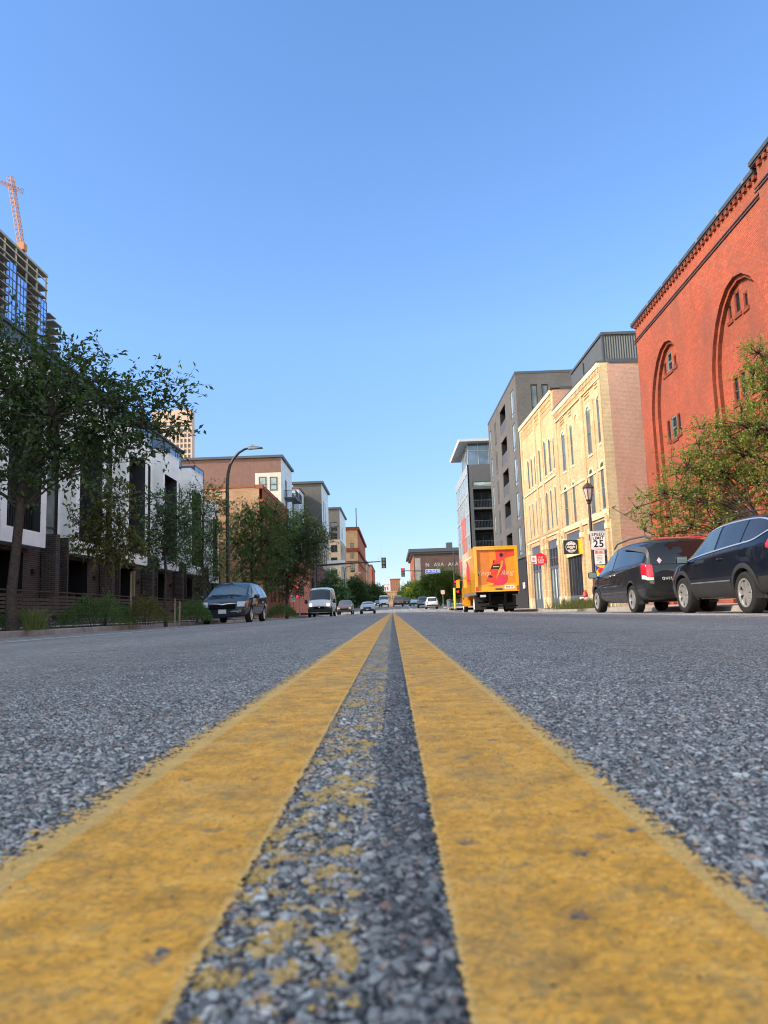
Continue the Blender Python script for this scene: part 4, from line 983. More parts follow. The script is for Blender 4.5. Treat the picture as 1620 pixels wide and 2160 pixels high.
# ---------------------------------------------------------------- yellow brick, far half with raised corbelled parapet
c0=B.R.T@np.array([0,yE+0.02,0])+B.o
F=Bld('yellow_brick_building','yellow brick shop building half with raised corbelled parapet and grouped narrow windows',c0[0],c0[1],0.0,RZ); e=F.e
HF=F.hit(*q5(812,512))[1]; yF=F.hit(*q5(577,832))[0]; HF=(HF+F.hit(*q5(580,838))[1])/2
grp3=[(760,915,785,1195),(797,900,821,1165),(832,885,856,1135)]; grp3b=[(636,1070,655,1300),(662,1050,680,1280),(688,1030,706,1262)]
u3=shop_wins(F,grp3+[(722,985,742,1245)]+grp3b,q5,0.3); 
u2=shop_wins(F,[(366,190,399,600),(412,160,440,575),(459,125,486,550),(309,240,330,655),(188,330,208,690),(222,305,243,665),(259,275,279,640)],q6,0.3)
g4=[(min(F.hit(1121,1150)[0],F.hit(1146,1150)[0]),max(F.hit(1121,1150)[0],F.hit(1146,1150)[0]),gz-0.1,zt)]
a3=sorted((F.hit(1160,1190)[0],F.hit(1183,1190)[0])); a3=(max(a3[0],0.55),max(a3[1],3.0)); g4.append((a3[0],a3[1],gz-0.1,zt))
w=MB(); wall_holes(w,'x',0,-1,0,yF,gz-0.4,HF-0.3,u3+u2+g4,0.04,0,1); w.quad((0,yF,gz-.4),(12,yF,gz-.4),(12,yF,HF-2),(0,yF,HF-2)); w.quad((0.5,0,HF-1.5),(0.5,yF,HF-1.5),(12,yF,HF-1.5),(12,0,HF-1.5))
w.build('wall',[M['yellow_brick'],M['yellow_stone']],e)
w=MB(); w.box(0.01,1.3,-0.02,0.3,H-0.5,HF-0.1); w.box(1.3,6,-0.02,0.3,H-0.5,HF-0.75); w.build('parapet_return',M['pink_brick'],e)
t=MB(); ymid=(u3[3][0]+u3[3][1])/2
for (a,b) in ((0.0,0.4),(ymid-1.25,ymid-0.8),(ymid+0.8,ymid+1.25),(yF-0.5,yF)): t.box(-0.08,0,a,b,gz+0.1,HF-0.3,1)
t.box(-0.16,0.45,0.31,yF,HF-0.3,HF,0); 
for i in range(int(yF/0.34)):
    for k in range(3): t.box(-0.09+k*0.025,0,i*0.34+0.05,i*0.34+0.22,HF-0.62-k*0.34,HF-0.32-k*0.34,1)
for h in u3: hood(t,h,0.12,0.03)
for h in u2: hood(t,h,0.09,0.03)
t.box(-0.08,0,0,yF,zt+0.32,zt+0.46,0); t.box(-0.08,0,0,yF,u2[0][3]+0.7,u2[0][3]+0.84,0)
for i in range(int(yF/0.2)): t.box(-0.10,0,i*0.2+0.03,i*0.2+0.12,u2[0][2]-0.28,u2[0][2]-0.16,1)
for (a,b,c,d) in g4:
    t.box(-0.16,0,a-0.5,a-0.02,gz,zt+0.3,1); t.box(-0.16,0,b+0.02,b+0.5,gz,zt+0.3,1); t.box(-0.24,0,a-0.55,a,gz-0.1,gz+0.95,0); t.box(-0.24,0,b,b+0.55,gz-0.1,gz+0.95,0); t.box(-0.2,0,a-0.5,a,zt-0.55,zt-0.25,0); t.box(-0.2,0,b,b+0.5,zt-0.55,zt-0.25,0)
t.build('stone_trim',[M['yellow_stone'],M['yellow_brick']],e)
w=MB(); w.box(-0.18,0.5,-0.03,yF,HF,HF+0.07); w.box(0.5,1.4,-0.04,0.34,HF-0.1,HF+0.12); w.box(1.3,6,-0.04,0.34,HF-0.75,HF-0.55); w.build('parapet_cap',M['slate'],e)
for h in u3+u2: window(e,'x',0,-1,*h[:4],M['sash_grey'],M['win_grey'],0.03,bars=(0.5,),fw=0.07,sill=M['yellow_stone'] if h in u3 else None,rise=h[4])
for h in g4: shopfront(F,*h,'store')
# ---------------------------------------------------------------- grey brick apartment building
def q8(x,y): return (955+x/8.309, 900+y/8.309)
G=Bld('grey_apartment_building','dark grey brick apartment building with narrow windows and black recessed balconies',12.0,65.9,0.0); e=G.e
H=G.hit(*q5(545,372))[1]; yE=G.hit(*q5(328,795))[0]
colA=[(500,525,540,768),(514,790,552,1000),(528,1055,566,1268),(542,1320,580,1520)]
A=[rect_mid(G,*q5x(*r),0.062) for r in colA]; pitch=np.mean([A[i][3]-A[i+1][3] for i in range(3)]); hA=np.mean([a[3]-a[2] for a in A]); yA=(min(a[0] for a in A),max(a[1] for a in A)); yA=(np.mean([a[0] for a in A]),np.mean([a[1] for a in A]))
colB=[rect_mid(G,*q5x(*r),0.062) for r in [(417,665,474,870),(428,905,486,1100),(440,1155,498,1335)]]; yB=(np.mean([a[0] for a in colB]),np.mean([a[1] for a in colB])); 
colC=[rect_mid(G,*q5x(*r),0.062) for r in [(375,785,398,945),(388,1010,411,1165),(400,1230,424,1395)]]; yC=(np.mean([a[0] for a in colC]),np.mean([a[1] for a in colC]))
colD=[rect_mid(G,*q5x(*r),0.062) for r in [(338,850,361,1010),(350,1060,375,1220),(361,1275,388,1430)]]; yD=(np.mean([a[0] for a in colD]),np.mean([a[1] for a in colD]))
zA=A[0][3]; zBt=np.mean([c[3]+pitch*i for i,c in enumerate(colB)]); zBb=np.mean([c[2]+pitch*i for i,c in enumerate(colB)]); 
holes=[];bal=[]
for k in range(6):
    if zA-hA-pitch*k>3.9:
        holes.append((yA[0],yA[1],zA-hA-pitch*k,zA-pitch*k))
    zt3=zBt-pitch*k
    if zt3-2.7>4.2: bal.append((yB[0],yB[1],zt3-2.55,zt3))
    z3=zA-0.15-pitch*k
    if z3-hA>3.9:
        cw=(yC[1]-yC[0]); holes.append((yC[0],yC[0]+cw*0.42,z3-hA,z3)); holes.append((yC[1]-cw*0.42,yC[1],z3-hA,z3))
        holes.append((yD[0],yD[0]+(yD[1]-yD[0])*0.85,z3-hA,z3))
zg=4.3
w=MB(); wall_holes(w,'x',0,-1,0,yE,zg,H-0.15,[h for h in holes if h[2]>zg]+bal,0.07,0,0)
eh=[G.rect(*q5x(*r),'y',0) for r in [(658,482,722,680),(742,480,806,672),(1014,465,1075,640)]]
eh=[(r[0],r[1],r[2],r[3]) for r in eh]; eh=eh+[(r[0],r[1],r[2]-pitch,r[3]-pitch) for r in eh]
wall_holes(w,'y',0,-1,0,24,zg,H-0.15,eh,0.14,0,0); w.quad((0,yE,-1),(24,yE,-1),(24,yE,H-.15),(0,yE,H-.15)); w.quad((0,0,H-.15),(0,yE,H-.15),(24,yE,H-.15),(24,0,H-.15))
w.build('wall',M['grey_brick'],e)
w=MB(); w.box(-0.03,24,-0.03,yE+0.03,H-0.15,H+0.08); w.build('parapet_cap',M['slate'],e)
w=MB(); w.box(0.12,24,0.02,yE,-0.9,zg); w.box(0.0,0.12,0.0,0.5,-0.9,zg); w.build('ground_floor',M['charcoal'],e)
w=MB(); text_mb(w,'503',0.8,Matrix.Translation((-0.02,1.55,1.75))@Matrix.Rotation(R(-90),4,'Z')@Matrix.Rotation(R(90),4,'X'),depth=0.02); w.build('wall_number',M['sign_white'],e)
for h in holes:
    if h[2]>zg: window(e,'x',0,-1,*h,M['metal_dark'],M['win_pale'] if h[1]-h[0]>1.2 else M['win_grey'],0.055,bars=(0.16,) if h[1]-h[0]>1.2 else (0.2,),mull=(0.36,) if h[1]-h[0]>1.2 else (),fw=0.075)
for h in eh: window(e,'y',0,-1,*h,M['dark_frame'],M['win_grey'],0.12,bars=(0.12,),fw=0.09)
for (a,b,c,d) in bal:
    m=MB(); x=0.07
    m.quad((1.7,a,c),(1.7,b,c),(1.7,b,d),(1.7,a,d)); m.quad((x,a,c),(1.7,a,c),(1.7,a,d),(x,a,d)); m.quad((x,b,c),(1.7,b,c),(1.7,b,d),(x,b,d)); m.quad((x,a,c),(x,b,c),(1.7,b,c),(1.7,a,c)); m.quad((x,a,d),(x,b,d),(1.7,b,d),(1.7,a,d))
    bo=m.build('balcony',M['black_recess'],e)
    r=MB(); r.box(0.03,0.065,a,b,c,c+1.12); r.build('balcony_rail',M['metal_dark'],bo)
# ---------------------------------------------------------------- glass and red panel tower at the crossing
T=Bld('glass_apartment_tower','glass apartment block with red panels, black balconies and a flat white overhanging roof',12.0,0,0.0); e=T.e
yc=T.hit(*q8(252,700))[0]; T.e.location.y=yc; T.o[1]=yc; H=T.hit(*q8(252,668),'y',0)[1]; yE=T.hit(*q8(52,1060))[0]
zs=[T.hit(*q8(300,y),'y',0)[1] for y in (1075,1430,1790)]; pitch=(zs[0]-zs[2])/2; xw=20.0
w=MB(); 
w.quad((0,0,H-2.6),(xw,0,H-2.6),(xw,0,H),(0,0,H),0); w.box(0,0.7,0,0.6,-1,H-2.6,0); w.box(4.6,5.0,0,0.6,-1,H-2.6,0)
w.box(0.3,xw,2.0,yE,-1,H-0.05,1); w.quad((0,0,H),(0,yE,H),(xw,yE,H),(xw,0,H),0)
for k in range(7): 
    z=zs[0]-pitch*k; w.box(0.7,xw,0.0,2.1,z-0.18,z+0.12,0)
w.build('wall',[M['metal_dark'],M['black_recess']],e)
zt0=H-2.6; 
window(e,'y',0,-1,0.75,3.6,zs[0]+0.15,zt0,M['metal_dark'],M['win_pale'],0.1,bars=(0.3,),fw=0.1); window(e,'y',0,-1,4.1,9.5,zs[0]+0.15,zt0,M['metal_dark'],M['win_pale'],0.1,bars=(0.3,),mull=(0.4,0.7),fw=0.1)
for k in range(6):
    z=zs[0]-pitch*k-0.18; r=MB(); zz=z-pitch+0.3
    r.box(0.7,xw,0.02,0.06,zz+1.05,zz+1.11); 
    for i in range(40): r.box(0.8+i*0.22,0.82+i*0.22,0.02,0.05,zz,zz+1.05)
    r.build('balcony_rail',M['metal_dark'],e)
    window(e,'y',2.0,-1,0.9,3.4,zz,z-0.3,M['dark_frame'],M['win_dark'],-0.03,mull=(0.5,),fw=0.1); window(e,'y',2.0,-1,4.4,9.0,zz,z-0.3,M['dark_frame'],M['win_dark'],-0.03,mull=(0.33,0.66),fw=0.1)
# street face: bays of glass, steel and red panel
st=MB(); nb=6; bw=yE/nb; gl=[]
for i in range(nb):
    y0,y1=i*bw,(i+1)*bw
    for k in range(8):
        z1=H-0.9-pitch*k; z0=z1-pitch
        if z0<-1: break
        red=(k>=2 and i in (2,3)) or (k>=4 and i==5)
        st.box(-0.05,0.2,y0,y1,z1-0.45,z1,1 if red else 0)
        if red: st.box(-0.06,0.2,y0,y0+bw*0.55,z0,z1-0.45,1); gl.append((y0+bw*0.55,y1,z0,z1-0.45))
        else: st.box(-0.05,0.2,y0,y0+bw*0.18,z0,z1-0.45,0); gl.append((y0+bw*0.18,y1,z0,z1-0.45))
st.box(-0.05,0.2,0,yE,H-0.9,H,0); st.build('cladding',[M['steel_panel'],M['red_panel']],e)
for (a,b,c,d) in gl: 
    g=MB(); g.box(0.02,0.2,a,b,c,d); g.box(0.0,0.02,(a+b)/2-0.05,(a+b)/2+0.05,c,d,1); g.build('window',[M['win_pale'],M['steel_panel']],e)
# glazed top storey and roof
zr=T.hit(*q8(250,300),'y',0.5)[1]
p=MB(); p.box(0.2,xw,0.5,yE*0.5,H,zr); p.build('top_storey',M['win_blue'],e)
p=MB(); 
for i in range(9): p.box(0.15+i*1.6,0.23+i*1.6,0.44,0.5,H,zr)
for i in range(5): p.box(0.13,0.2,0.5+i*2.2,0.6+i*2.2,H,zr)
p.box(0.1,xw,0.42,0.5,H+(zr-H)*0.65,H+(zr-H)*0.65+0.08); p.build('mullion_grid',M['steel_panel'],e)
p=MB(); a=T.hit(*q8(62,405),'y',yE*0.45); p.add([(-1.15,-1.2,zr),(xw,-1.2,zr),(xw,yE*0.75,zr),(-1.15,yE*0.75,zr),(-1.3,-1.35,zr+0.36),(xw,-1.35,zr+0.36),(xw,yE*0.77,zr+0.36),(-1.3,yE*0.77,zr+0.36)],[(0,1,2,3),(4,5,6,7),(0,1,5,4),(1,2,6,5),(2,3,7,6),(3,0,4,7)]); p.build('roof',M['roof_white'],e)
# ---------------------------------------------------------------- vegetation
def leaf_cloud(rng, P, D, size, droop=0.3, asp=0.5, spread=1.0):
    """P: leaf attach points, D: twig directions -> folded leaf quads (2 quads per leaf)"""
    n=len(P); a=D+rng.normal(0,0.75*spread,(n,3)); a[:,2]-=droop; a/=np.linalg.norm(a,axis=1)[:,None]+1e-9
    up=rng.normal(0,0.55,(n,3)); up[:,2]+=1.0; s=np.cross(a,up); s/=np.linalg.norm(s,axis=1)[:,None]+1e-9; nrm=np.cross(s,a)
    L=(size*rng.uniform(0.6,1.25,n))[:,None]; W=L*asp
    base=P; mid=P+a*L*0.48; tip=P+a*L
    l=mid+s*W*0.5+nrm*W*0.22; r=mid-s*W*0.5+nrm*W*0.22
    V=np.stack([base,r,tip,mid,l],1).reshape(-1,3)
    i=np.arange(n)*5
    F=np.concatenate([np.stack([i,i+1,i+2,i+3],1),np.stack([i,i+3,i+2,i+4],1)])
    return V,F
def twig_tree(rng, limbs, cl_r, ntw, nl, twl, leaf, upb=0.25, droop=0.3, asp=0.5):
    """limbs: list of cluster (center, radius). returns twig segments and leaves"""
    PP=[];DD=[];tw=[]
    for (c,r) in limbs:
        c=np.array(c,float); k=max(5,int(4.2*ntw*(r/cl_r)**2))
        for _ in range(k):
            d=rng.normal(0,1,3); d/=np.linalg.norm(d); st=c+d*r*(0.05+0.8*rng.uniform(0,1)**0.6)
            d2=d+rng.normal(0,0.35,3); d2[2]+=upb; d2/=np.linalg.norm(d2); L=twl*rng.uniform(0.6,1.3)
            bend=rng.normal(0,0.25,3); m=nl
            t=(np.arange(m)+rng.uniform(0,1,m))/m
            pts=st[None]+d2[None]*(t*L)[:,None]+bend[None]*(t**2*L*0.5)[:,None]
            PP.append(pts+rng.normal(0,leaf*0.22,(m,3))); DD.append(np.repeat((d2+bend*0.4)[None],m,0))
            tw.append((c,st,st+d2*L*0.5+bend*L*0.12,st+d2*L+bend*L*0.5))
    return np.concatenate(PP),np.concatenate(DD),tw
def tree(label, base, attach, clusters, leafm, seed=1, trunk_r=0.09, leaf=0.09, ntw=16, nl=9, twl=0.55, crad=0.8, group=None, name='street_tree', stem=None, upb=0.25, droop=0.3, asp=0.5, twigs=True, cat='tree'):
    """base, attach: points; clusters: list of (x,y,z,r) in world space"""
    rng=np.random.default_rng(seed); b=np.array(base,float)
    T=thing(name,label,cat,tuple(b),0,group)
    at=np.array(attach,float); mb=MB()
    path=stem if stem else [b+(at-b)*t+rng.normal(0,0.03,3)*(0<t<1) for t in np.linspace(0,1,6)]
    path=[np.array(p,float) for p in path]; path[0][2]-=0.1
    n=len(path); mb.tube([p-b for p in path],[trunk_r*(1.25 if i==0 else 1.0-0.42*i/(n-1)) for i in range(n)],9)
    L=[]
    for (x,y,z,r) in clusters:
        c=np.array([x,y,z]); L.append((c,r))
        # limb leaves the stem at a suitable height
        tz=[p for p in path if p[2]<z-0.15*np.linalg.norm((c-p)[:2])] or [path[len(path)//2]]
        s=min(tz[-3:],key=lambda p:np.linalg.norm(p-c)) if len(tz)>0 else path[-1]
        d=c-s; q=[s+d*t+np.array([0,0,0.16*np.linalg.norm(d)*math.sin(math.pi*t)])+rng.normal(0,0.05,3)*(0<t<1) for t in np.linspace(0,1,5)]
        r0=trunk_r*0.42*min(1.0,0.35+r/crad*0.5); mb.tube([p-b for p in q],[r0*(1-0.75*t) for t in np.linspace(0,1,5)],6)
    P,D,tw=twig_tree(rng,L,crad,ntw,nl,twl,leaf,upb,droop)
    if twigs:
        for (c,a,m,e) in tw[::2]:
            mb.tube([c-b,a-b,m-b,e-b],[0.011,0.008,0.005,0.002],3,cap=False)
    mb.build('trunk',M['bark'],T,smooth=60,fixn=False)
    V,F=leaf_cloud(rng,P,D,leaf,droop,asp); np_mesh('crown',V-b,F,M[leafm],T)
    return T
def cl(items, Y):
    """clusters from photo measurements: (px,py,dy,r) at street depth Y"""
    out=[]
    for (px,py,dy,r) in items:
        p=on_y(px,py,Y+dy); out.append((p[0],p[1],p[2],r))
    return out
def ground_at(px,Y,dz=0.0):
    p=on_y(px,1290,Y); return (p[0],Y,road_c(Y)-0.03+dz)
# large dark tree, trunk at the left edge
Y=16.6; b=ground_at(28,Y); a=on_y(62,980,Y)
st=[np.array(b),on_y(24,1250,Y),on_y(32,1180,Y),on_y(42,1080,Y),on_y(50,1000,Y),on_y(62,920,Y),on_y(70,860,Y)]
items=[(-60,760,0,.9),(15,735,.3,.7),(20,820,0,1.0),(95,800,.5,.95),(30,900,.4,1.0),(110,880,-.6,1.0),(160,850,.3,.85),(180,930,.6,.8),(120,960,0,.75),(235,900,.2,.75),(270,850,0,.6),(230,830,.8,.55),(300,905,-.2,.55),(330,860,0,.42),(365,840,0,.34),(385,815,.1,.22),(345,930,.2,.35),(385,912,.1,.26),(245,975,.3,.4),(60,1000,.6,.6),(-40,900,.5,1.0),(-70,1010,.3,.8),(10,1000,-.4,.5),(200,800,.2,.45),(148,745,.2,.28),(215,750,0,.26),(75,770,-.5,.5),(150,800,.9,.6),(290,945,0,.35),(170,985,-.3,.4),(300,810,.1,.3)]
tree('big dark leafy tree with leaning trunk, tallest tree on the shaded kerb',b,a,cl(items,Y),'leaf_dark',seed=3,trunk_r=0.125,leaf=0.142,ntw=19,nl=10,twl=0.55,crad=0.85,stem=st,asp=0.52)
# small yellowing tree
Y=22.5; b=ground_at(222,Y); items=[(222,1010,0,.35),(205,1040,.2,.45),(245,1050,-.2,.5),(215,1085,.3,.6),(180,1090,0,.4),(255,1100,.2,.55),(150,1100,0,.25),(200,1130,.2,.6),(250,1140,0,.6),(285,1130,.1,.4),(165,1125,.1,.3),(230,1165,.2,.45),(270,1165,0,.45),(190,1160,0,.35),(300,1150,0,.25),(160,1012,0,.15),(262,1012,0,.2)]
tree('small yellowing tree with drooping leaves in front of the terrace',b,on_y(228,1050,Y),cl(items,Y),'leaf_olive',seed=5,trunk_r=0.045,leaf=0.15,ntw=10,nl=9,twl=0.4,crad=0.6,upb=0.0,droop=0.7,asp=0.45)
# slim bluish tree in front of the townhouse doors
Y=25.0; b=ground_at(350,Y); items=[(330,1050,0,.35),(350,1060,.2,.4),(385,1060,0,.3),(335,1090,.3,.5),(370,1095,0,.5),(345,1130,.3,.6),(315,1120,0,.35),(385,1130,.2,.45),(350,1165,.2,.5),(320,1160,0,.35),(372,1160,0,.4),(335,1190,.1,.3),(392,1105,0,.35)]
tree('slim green tree with thin straight trunk beside two wooden stakes',b,on_y(348,1080,Y),cl(items,Y),'leaf_bluegreen',seed=7,trunk_r=0.055,leaf=0.125,ntw=16,nl=9,twl=0.42,crad=0.6,asp=0.45)
# feathery tree behind lamp post
Y=37.0; b=ground_at(428,Y); items=[(400,1060,0,.6),(430,1050,.4,.7),(420,1100,0,.9),(455,1080,.5,.7),(400,1120,.2,.7),(440,1140,0,.9),(462,1120,.3,.6),(410,1165,.2,.7),(450,1180,0,.7),(425,1200,.4,.6),(390,1180,.2,.5),(455,1040,.2,.4),(470,1060,0,.35),(460,1215,0,.5),(440,1230,.4,.5)]
tree('feathery green tree beside the curved street lamp post',b,on_y(428,1090,Y),cl(items,Y),'leaf_mid',seed=9,trunk_r=0.08,leaf=0.145,ntw=18,nl=9,twl=0.6,crad=0.8,asp=0.42)
# broad mass of street trees beyond the minivan
Y=47.0; b=ground_at(532,Y); items=[(530,1085,.5,.8),(505,1095,0,.8),(550,1095,0,1.0),(580,1080,.3,.7),(520,1130,.2,1.1),(560,1140,0,1.2),(600,1110,.4,.9),(500,1150,.3,.9),(540,1180,0,1.1),(585,1170,.2,1.0),(510,1200,.3,.9),(560,1220,.3,.9),(520,1235,0,.6)]
tree('broad deep green street tree rising behind the dark blue minivan',b,on_y(532,1110,Y),cl(items,Y),'leaf_mid',seed=11,trunk_r=0.10,leaf=0.19,ntw=26,nl=9,twl=0.6,crad=1.0,asp=0.42,upb=0.1)
Y=55.0; b=ground_at(605,Y); items=[(600,1128,0,.9),(630,1118,.5,.9),(645,1135,0,1.0),(615,1150,0,1.2),(655,1110,.2,.7),(670,1145,.2,.8),(595,1180,.3,1.2),(635,1180,0,1.2),(662,1170,.3,.7),(610,1215,.3,1.0),(580,1205,0,.9),(640,1210,.2,.8),(690,1135,0,.4),(585,1240,.2,.7),(618,1240,0,.6),(640,1092,0,.5),(675,1120,.3,.5)]
tree('dark spreading street tree reaching toward the mast arm signal',b,on_y(605,1150,Y),cl(items,Y),'leaf_dark',seed=13,trunk_r=0.10,leaf=0.20,ntw=27,nl=9,twl=0.7,crad=1.0,asp=0.42,upb=0.1)
# conical tree and dark clipped trees by the crossing
Y=108.0; b=ground_at(700,Y); items=[(700,1212,0,.6),(698,1225,.4,1.0),(708,1232,0,1.0),(690,1240,.3,1.3),(705,1250,0,1.5),(718,1255,.4,1.2),(692,1262,.2,1.5),(712,1270,.3,1.4),(725,1268,0,1.0),(700,1280,.2,1.2)]
tree('conical green tree behind the white delivery van',b,on_y(700,1235,Y),cl(items,Y),'leaf_bluegreen',seed=15,trunk_r=0.12,leaf=0.28,ntw=26,nl=8,twl=0.9,crad=1.0,twigs=False)
Y=150.0; b=ground_at(752,Y); items=[(750,1232,0,1.4),(742,1245,.5,1.7),(758,1243,0,1.7),(750,1255,0,1.9),(738,1262,.4,1.4),(765,1258,.3,1.4),(752,1270,0,1.5)]
tree('round dark green tree behind the parked brown pickup',b,on_y(752,1255,Y),cl(items,Y),'leaf_dark',seed=17,trunk_r=0.14,leaf=0.36,ntw=26,nl=8,twl=1.0,crad=1.2,twigs=False)
Y=190.0; b=ground_at(786,Y); items=[(782,1245,0,1.8),(774,1252,.5,1.8),(792,1250,0,1.8),(800,1256,.4,1.6),(784,1260,0,2.0),(772,1264,.4,1.5),(806,1263,.3,1.4)]
tree('low dark green tree at the far shaded kerb beside the white van',b,on_y(786,1258,Y),cl(items,Y),'leaf_dark',seed=19,trunk_r=0.14,leaf=0.42,ntw=26,nl=8,twl=1.1,crad=1.4,twigs=False)
# sunny side: large honey-locust-like tree over the parked cars
Y=20.0; X0=on_y(1660,1290,Y)[0]; b=(9.6,Y-0.5,road_c(Y)-0.0); a=on_y(1625,960,Y)
st=[np.array(b),np.array([9.7,Y-0.5,1.0]),np.array([9.9,Y-0.4,2.0]),on_y(1655,1080,Y),on_y(1640,1000,Y),on_y(1630,930,Y),on_y(1640,860,Y)]
items=[(1600,745,0,.38),(1590,790,.3,.4),(1620,820,0,.55),(1565,870,.2,.38),(1600,900,0,.6),(1540,920,.3,.45),(1510,900,0,.25),(1570,960,.2,.6),(1480,905,0,.2),(1470,935,.2,.32),(1500,960,0,.42),(1530,1000,.3,.6),(1450,985,0,.4),(1480,1010,.2,.5),(1425,1000,.2,.26),(1415,965,0,.16),(1400,1040,0,.34),(1440,1050,.3,.45),(1490,1065,0,.5),(1550,1060,.3,.55),(1600,1020,0,.6),(1365,1045,.1,.2),(1345,1070,0,.17),(1375,1085,.2,.24),(1415,1090,0,.35),(1460,1110,.2,.4),(1510,1105,0,.4),(1425,1125,.2,.26),(1360,1120,0,.2),(1395,1130,0,.2),(1650,950,.3,.9),(1680,860,0,.9),(1660,1060,0,.7),(1640,760,.3,.5),(1335,1072,0,.1),(1440,905,0,.12),(1555,1100,.2,.4)]
tree('sunlit olive green tree with thin leaves spreading over the two parked dark cars',b,a,cl(items,Y),'leaf_sun',seed=23,trunk_r=0.11,leaf=0.086,ntw=32,nl=13,twl=0.36,crad=0.6,stem=st,asp=0.42,upb=0.35)
# bright trees across the crossing on the sunny side
Y=128.0; b=ground_at(930,Y); items=[(907,1228,0,1.3),(925,1221,.6,1.5),(945,1223,0,1.5),(915,1228,0,1.8),(938,1230,.5,2.0),(955,1225,.3,1.5),(900,1238,.4,1.4),(925,1245,0,1.8),(948,1246,.3,1.8),(960,1250,0,1.2),(935,1258,.2,1.4),(958,1238,.2,1.4)]
tree('broad sunlit green tree under the blue street name sign',b,on_y(930,1240,Y),cl(items,Y),'leaf_sun2',seed=25,trunk_r=0.14,leaf=0.32,ntw=30,nl=9,twl=1.0,crad=1.2,twigs=False)
Y=165.0; b=ground_at(882,Y); items=[(868,1250,0,1.5),(880,1242,.5,1.6),(893,1246,0,1.6),(872,1260,.4,1.6),(888,1258,0,1.7),(900,1255,.3,1.4),(860,1262,0,1.1),(880,1266,0,1.2)]
tree('smaller bright green tree behind the yellow hanging sign',b,on_y(882,1258,Y),cl(items,Y),'leaf_sun2',seed=27,trunk_r=0.13,leaf=0.38,ntw=28,nl=8,twl=1.0,crad=1.2,twigs=False)
Y=210.0; b=ground_at(856,Y); items=[(852,1252,0,1.6),(860,1246,.5,1.6),(868,1240,0,1.6),(848,1262,.4,1.5),(860,1260,0,1.8)]
tree('dark green tree at the end of the sunny row below the brown warehouse',b,on_y(858,1258,Y),cl(items,Y),'leaf_mid',seed=29,trunk_r=0.14,leaf=0.45,ntw=26,nl=8,twl=1.1,crad=1.4,twigs=False)
# shrubs
def shrub(label,px0,px1,pyt,Y,depth,leafm,seed,leaf=0.055,n=2600,name='shrub',group=None,wild=0.25):
    rng=np.random.default_rng(seed); a=on_y(px0,1290,Y)[0]; c=on_y(px1,1290,Y)[0]; zt=on_y((px0+px1)/2,pyt,Y)[2]; zg=road_c(Y)-0.03
    cx=(a+c)/2; T=thing(name,label,'bush',(cx,Y,zg),0,group); hw=(c-a)/2; H=zt-zg
    u=rng.uniform(-1,1,n); v=rng.uniform(-1,1,n); prof=(1-np.abs(u)**2.6)**0.55*(1-np.abs(v)**2.6)**0.4
    lump=0.82+0.18*np.sin(u*7+seed)*np.cos(v*5+seed*2)+rng.normal(0,0.05,n)
    z=H*prof*lump*(1-rng.beta(1,3.2,n)*0.9)
    P=np.stack([u*hw,v*depth/2,np.maximum(z,0.02)],1); D=np.stack([u*0.7,v*0.7,0.6+0*u],1)
    V,F=leaf_cloud(rng,P,D,leaf,0.1,0.42,1.0)
    # upright shoots that break the outline
    k=int(40*wild*1.6); sp=[]
    mb=MB()
    for i in range(k):
        uu=rng.uniform(-0.9,0.9); vv=rng.uniform(-0.8,0.8); h0=H*((1-abs(uu)**2.6)**0.55)*((1-abs(vv)**2.6)**0.4)*0.8; L=H*rng.uniform(0.15,0.35); tx,ty=rng.normal(0,0.3,2)
        mb.tube([(uu*hw*0.4,vv*depth*0.2,0),(uu*hw,vv*depth/2,h0),(uu*hw+tx*L,vv*depth/2+ty*L,h0+L)],[0.008,0.005,0.002],3,cap=False)
        for t in np.linspace(0.1,1,7): sp.append((uu*hw+tx*L*t,vv*depth/2+ty*L*t,h0+L*t))
    if sp:
        sp=np.array(sp); V2,F2=leaf_cloud(rng,sp,np.tile([0,0,1.0],(len(sp),1)),leaf,0.0,0.42,1.0); F=np.concatenate([F,F2+len(V)]); V=np.concatenate([V,V2])
    mb.build('stem',M['bark'],T,fixn=False); np_mesh('foliage',V,F,M[leafm],T); return T
shrub('clipped dark hedge at the foot of the leaning trunk',-40,92,1288,17.6,1.0,'leaf_dark',31,0.05,5000,'hedge',wild=0.1)
shrub('wide dark green bush on the planting strip beside the marker post',136,272,1250,21.5,1.6,'leaf_mid',33,0.06,7000)
shrub('olive green bush behind the marker post',270,345,1254,22.6,1.5,'leaf_olive',35,0.055,5200)
shrub('dark green bush just left of the dark blue minivan',372,440,1262,28.0,1.6,'leaf_mid',37,0.07,4200)
shrub('low rounded bush right of the dark blue minivan',566,624,1272,46.0,1.8,'leaf_mid',39,0.09,3600)
# grass tufts
def tuft(label,px,Y,w,h,n,seed,mat='grass',z=None):
    rng=np.random.default_rng(seed); x=on_y(px,1285,Y)[0]; zg=road_c(Y)-0.02 if z is None else z
    T=thing('grass_tuft',label,'grass',(x,Y,zg)); V=[];F=[]
    for i in range(n):
        bx,by=rng.normal(0,w*0.4,2); L=h*rng.uniform(0.5,1.2); dx,dy=rng.normal(0,0.4,2)*L; wd=0.006*rng.uniform(0.8,1.8)
        k=len(V); V+= [(bx-wd,by,0),(bx+wd,by,0),(bx+dx*0.4+wd*.8,by+dy*0.4,L*0.6),(bx+dx*0.4-wd*.8,by+dy*0.4,L*0.6),(bx+dx+wd*.2,by+dy,L),(bx+dx-wd*.2,by+dy,L)]
        F+=[(k,k+1,k+2,k+3),(k+3,k+2,k+4,k+5)]
    o=np_mesh('blades',np.array(V),np.array(F),M[mat],T); o['kind']='stuff'; T['kind']='stuff'; return T
tuft('dry pale grass tuft in front of the clipped hedge',72,16.0,0.25,0.45,160,41)
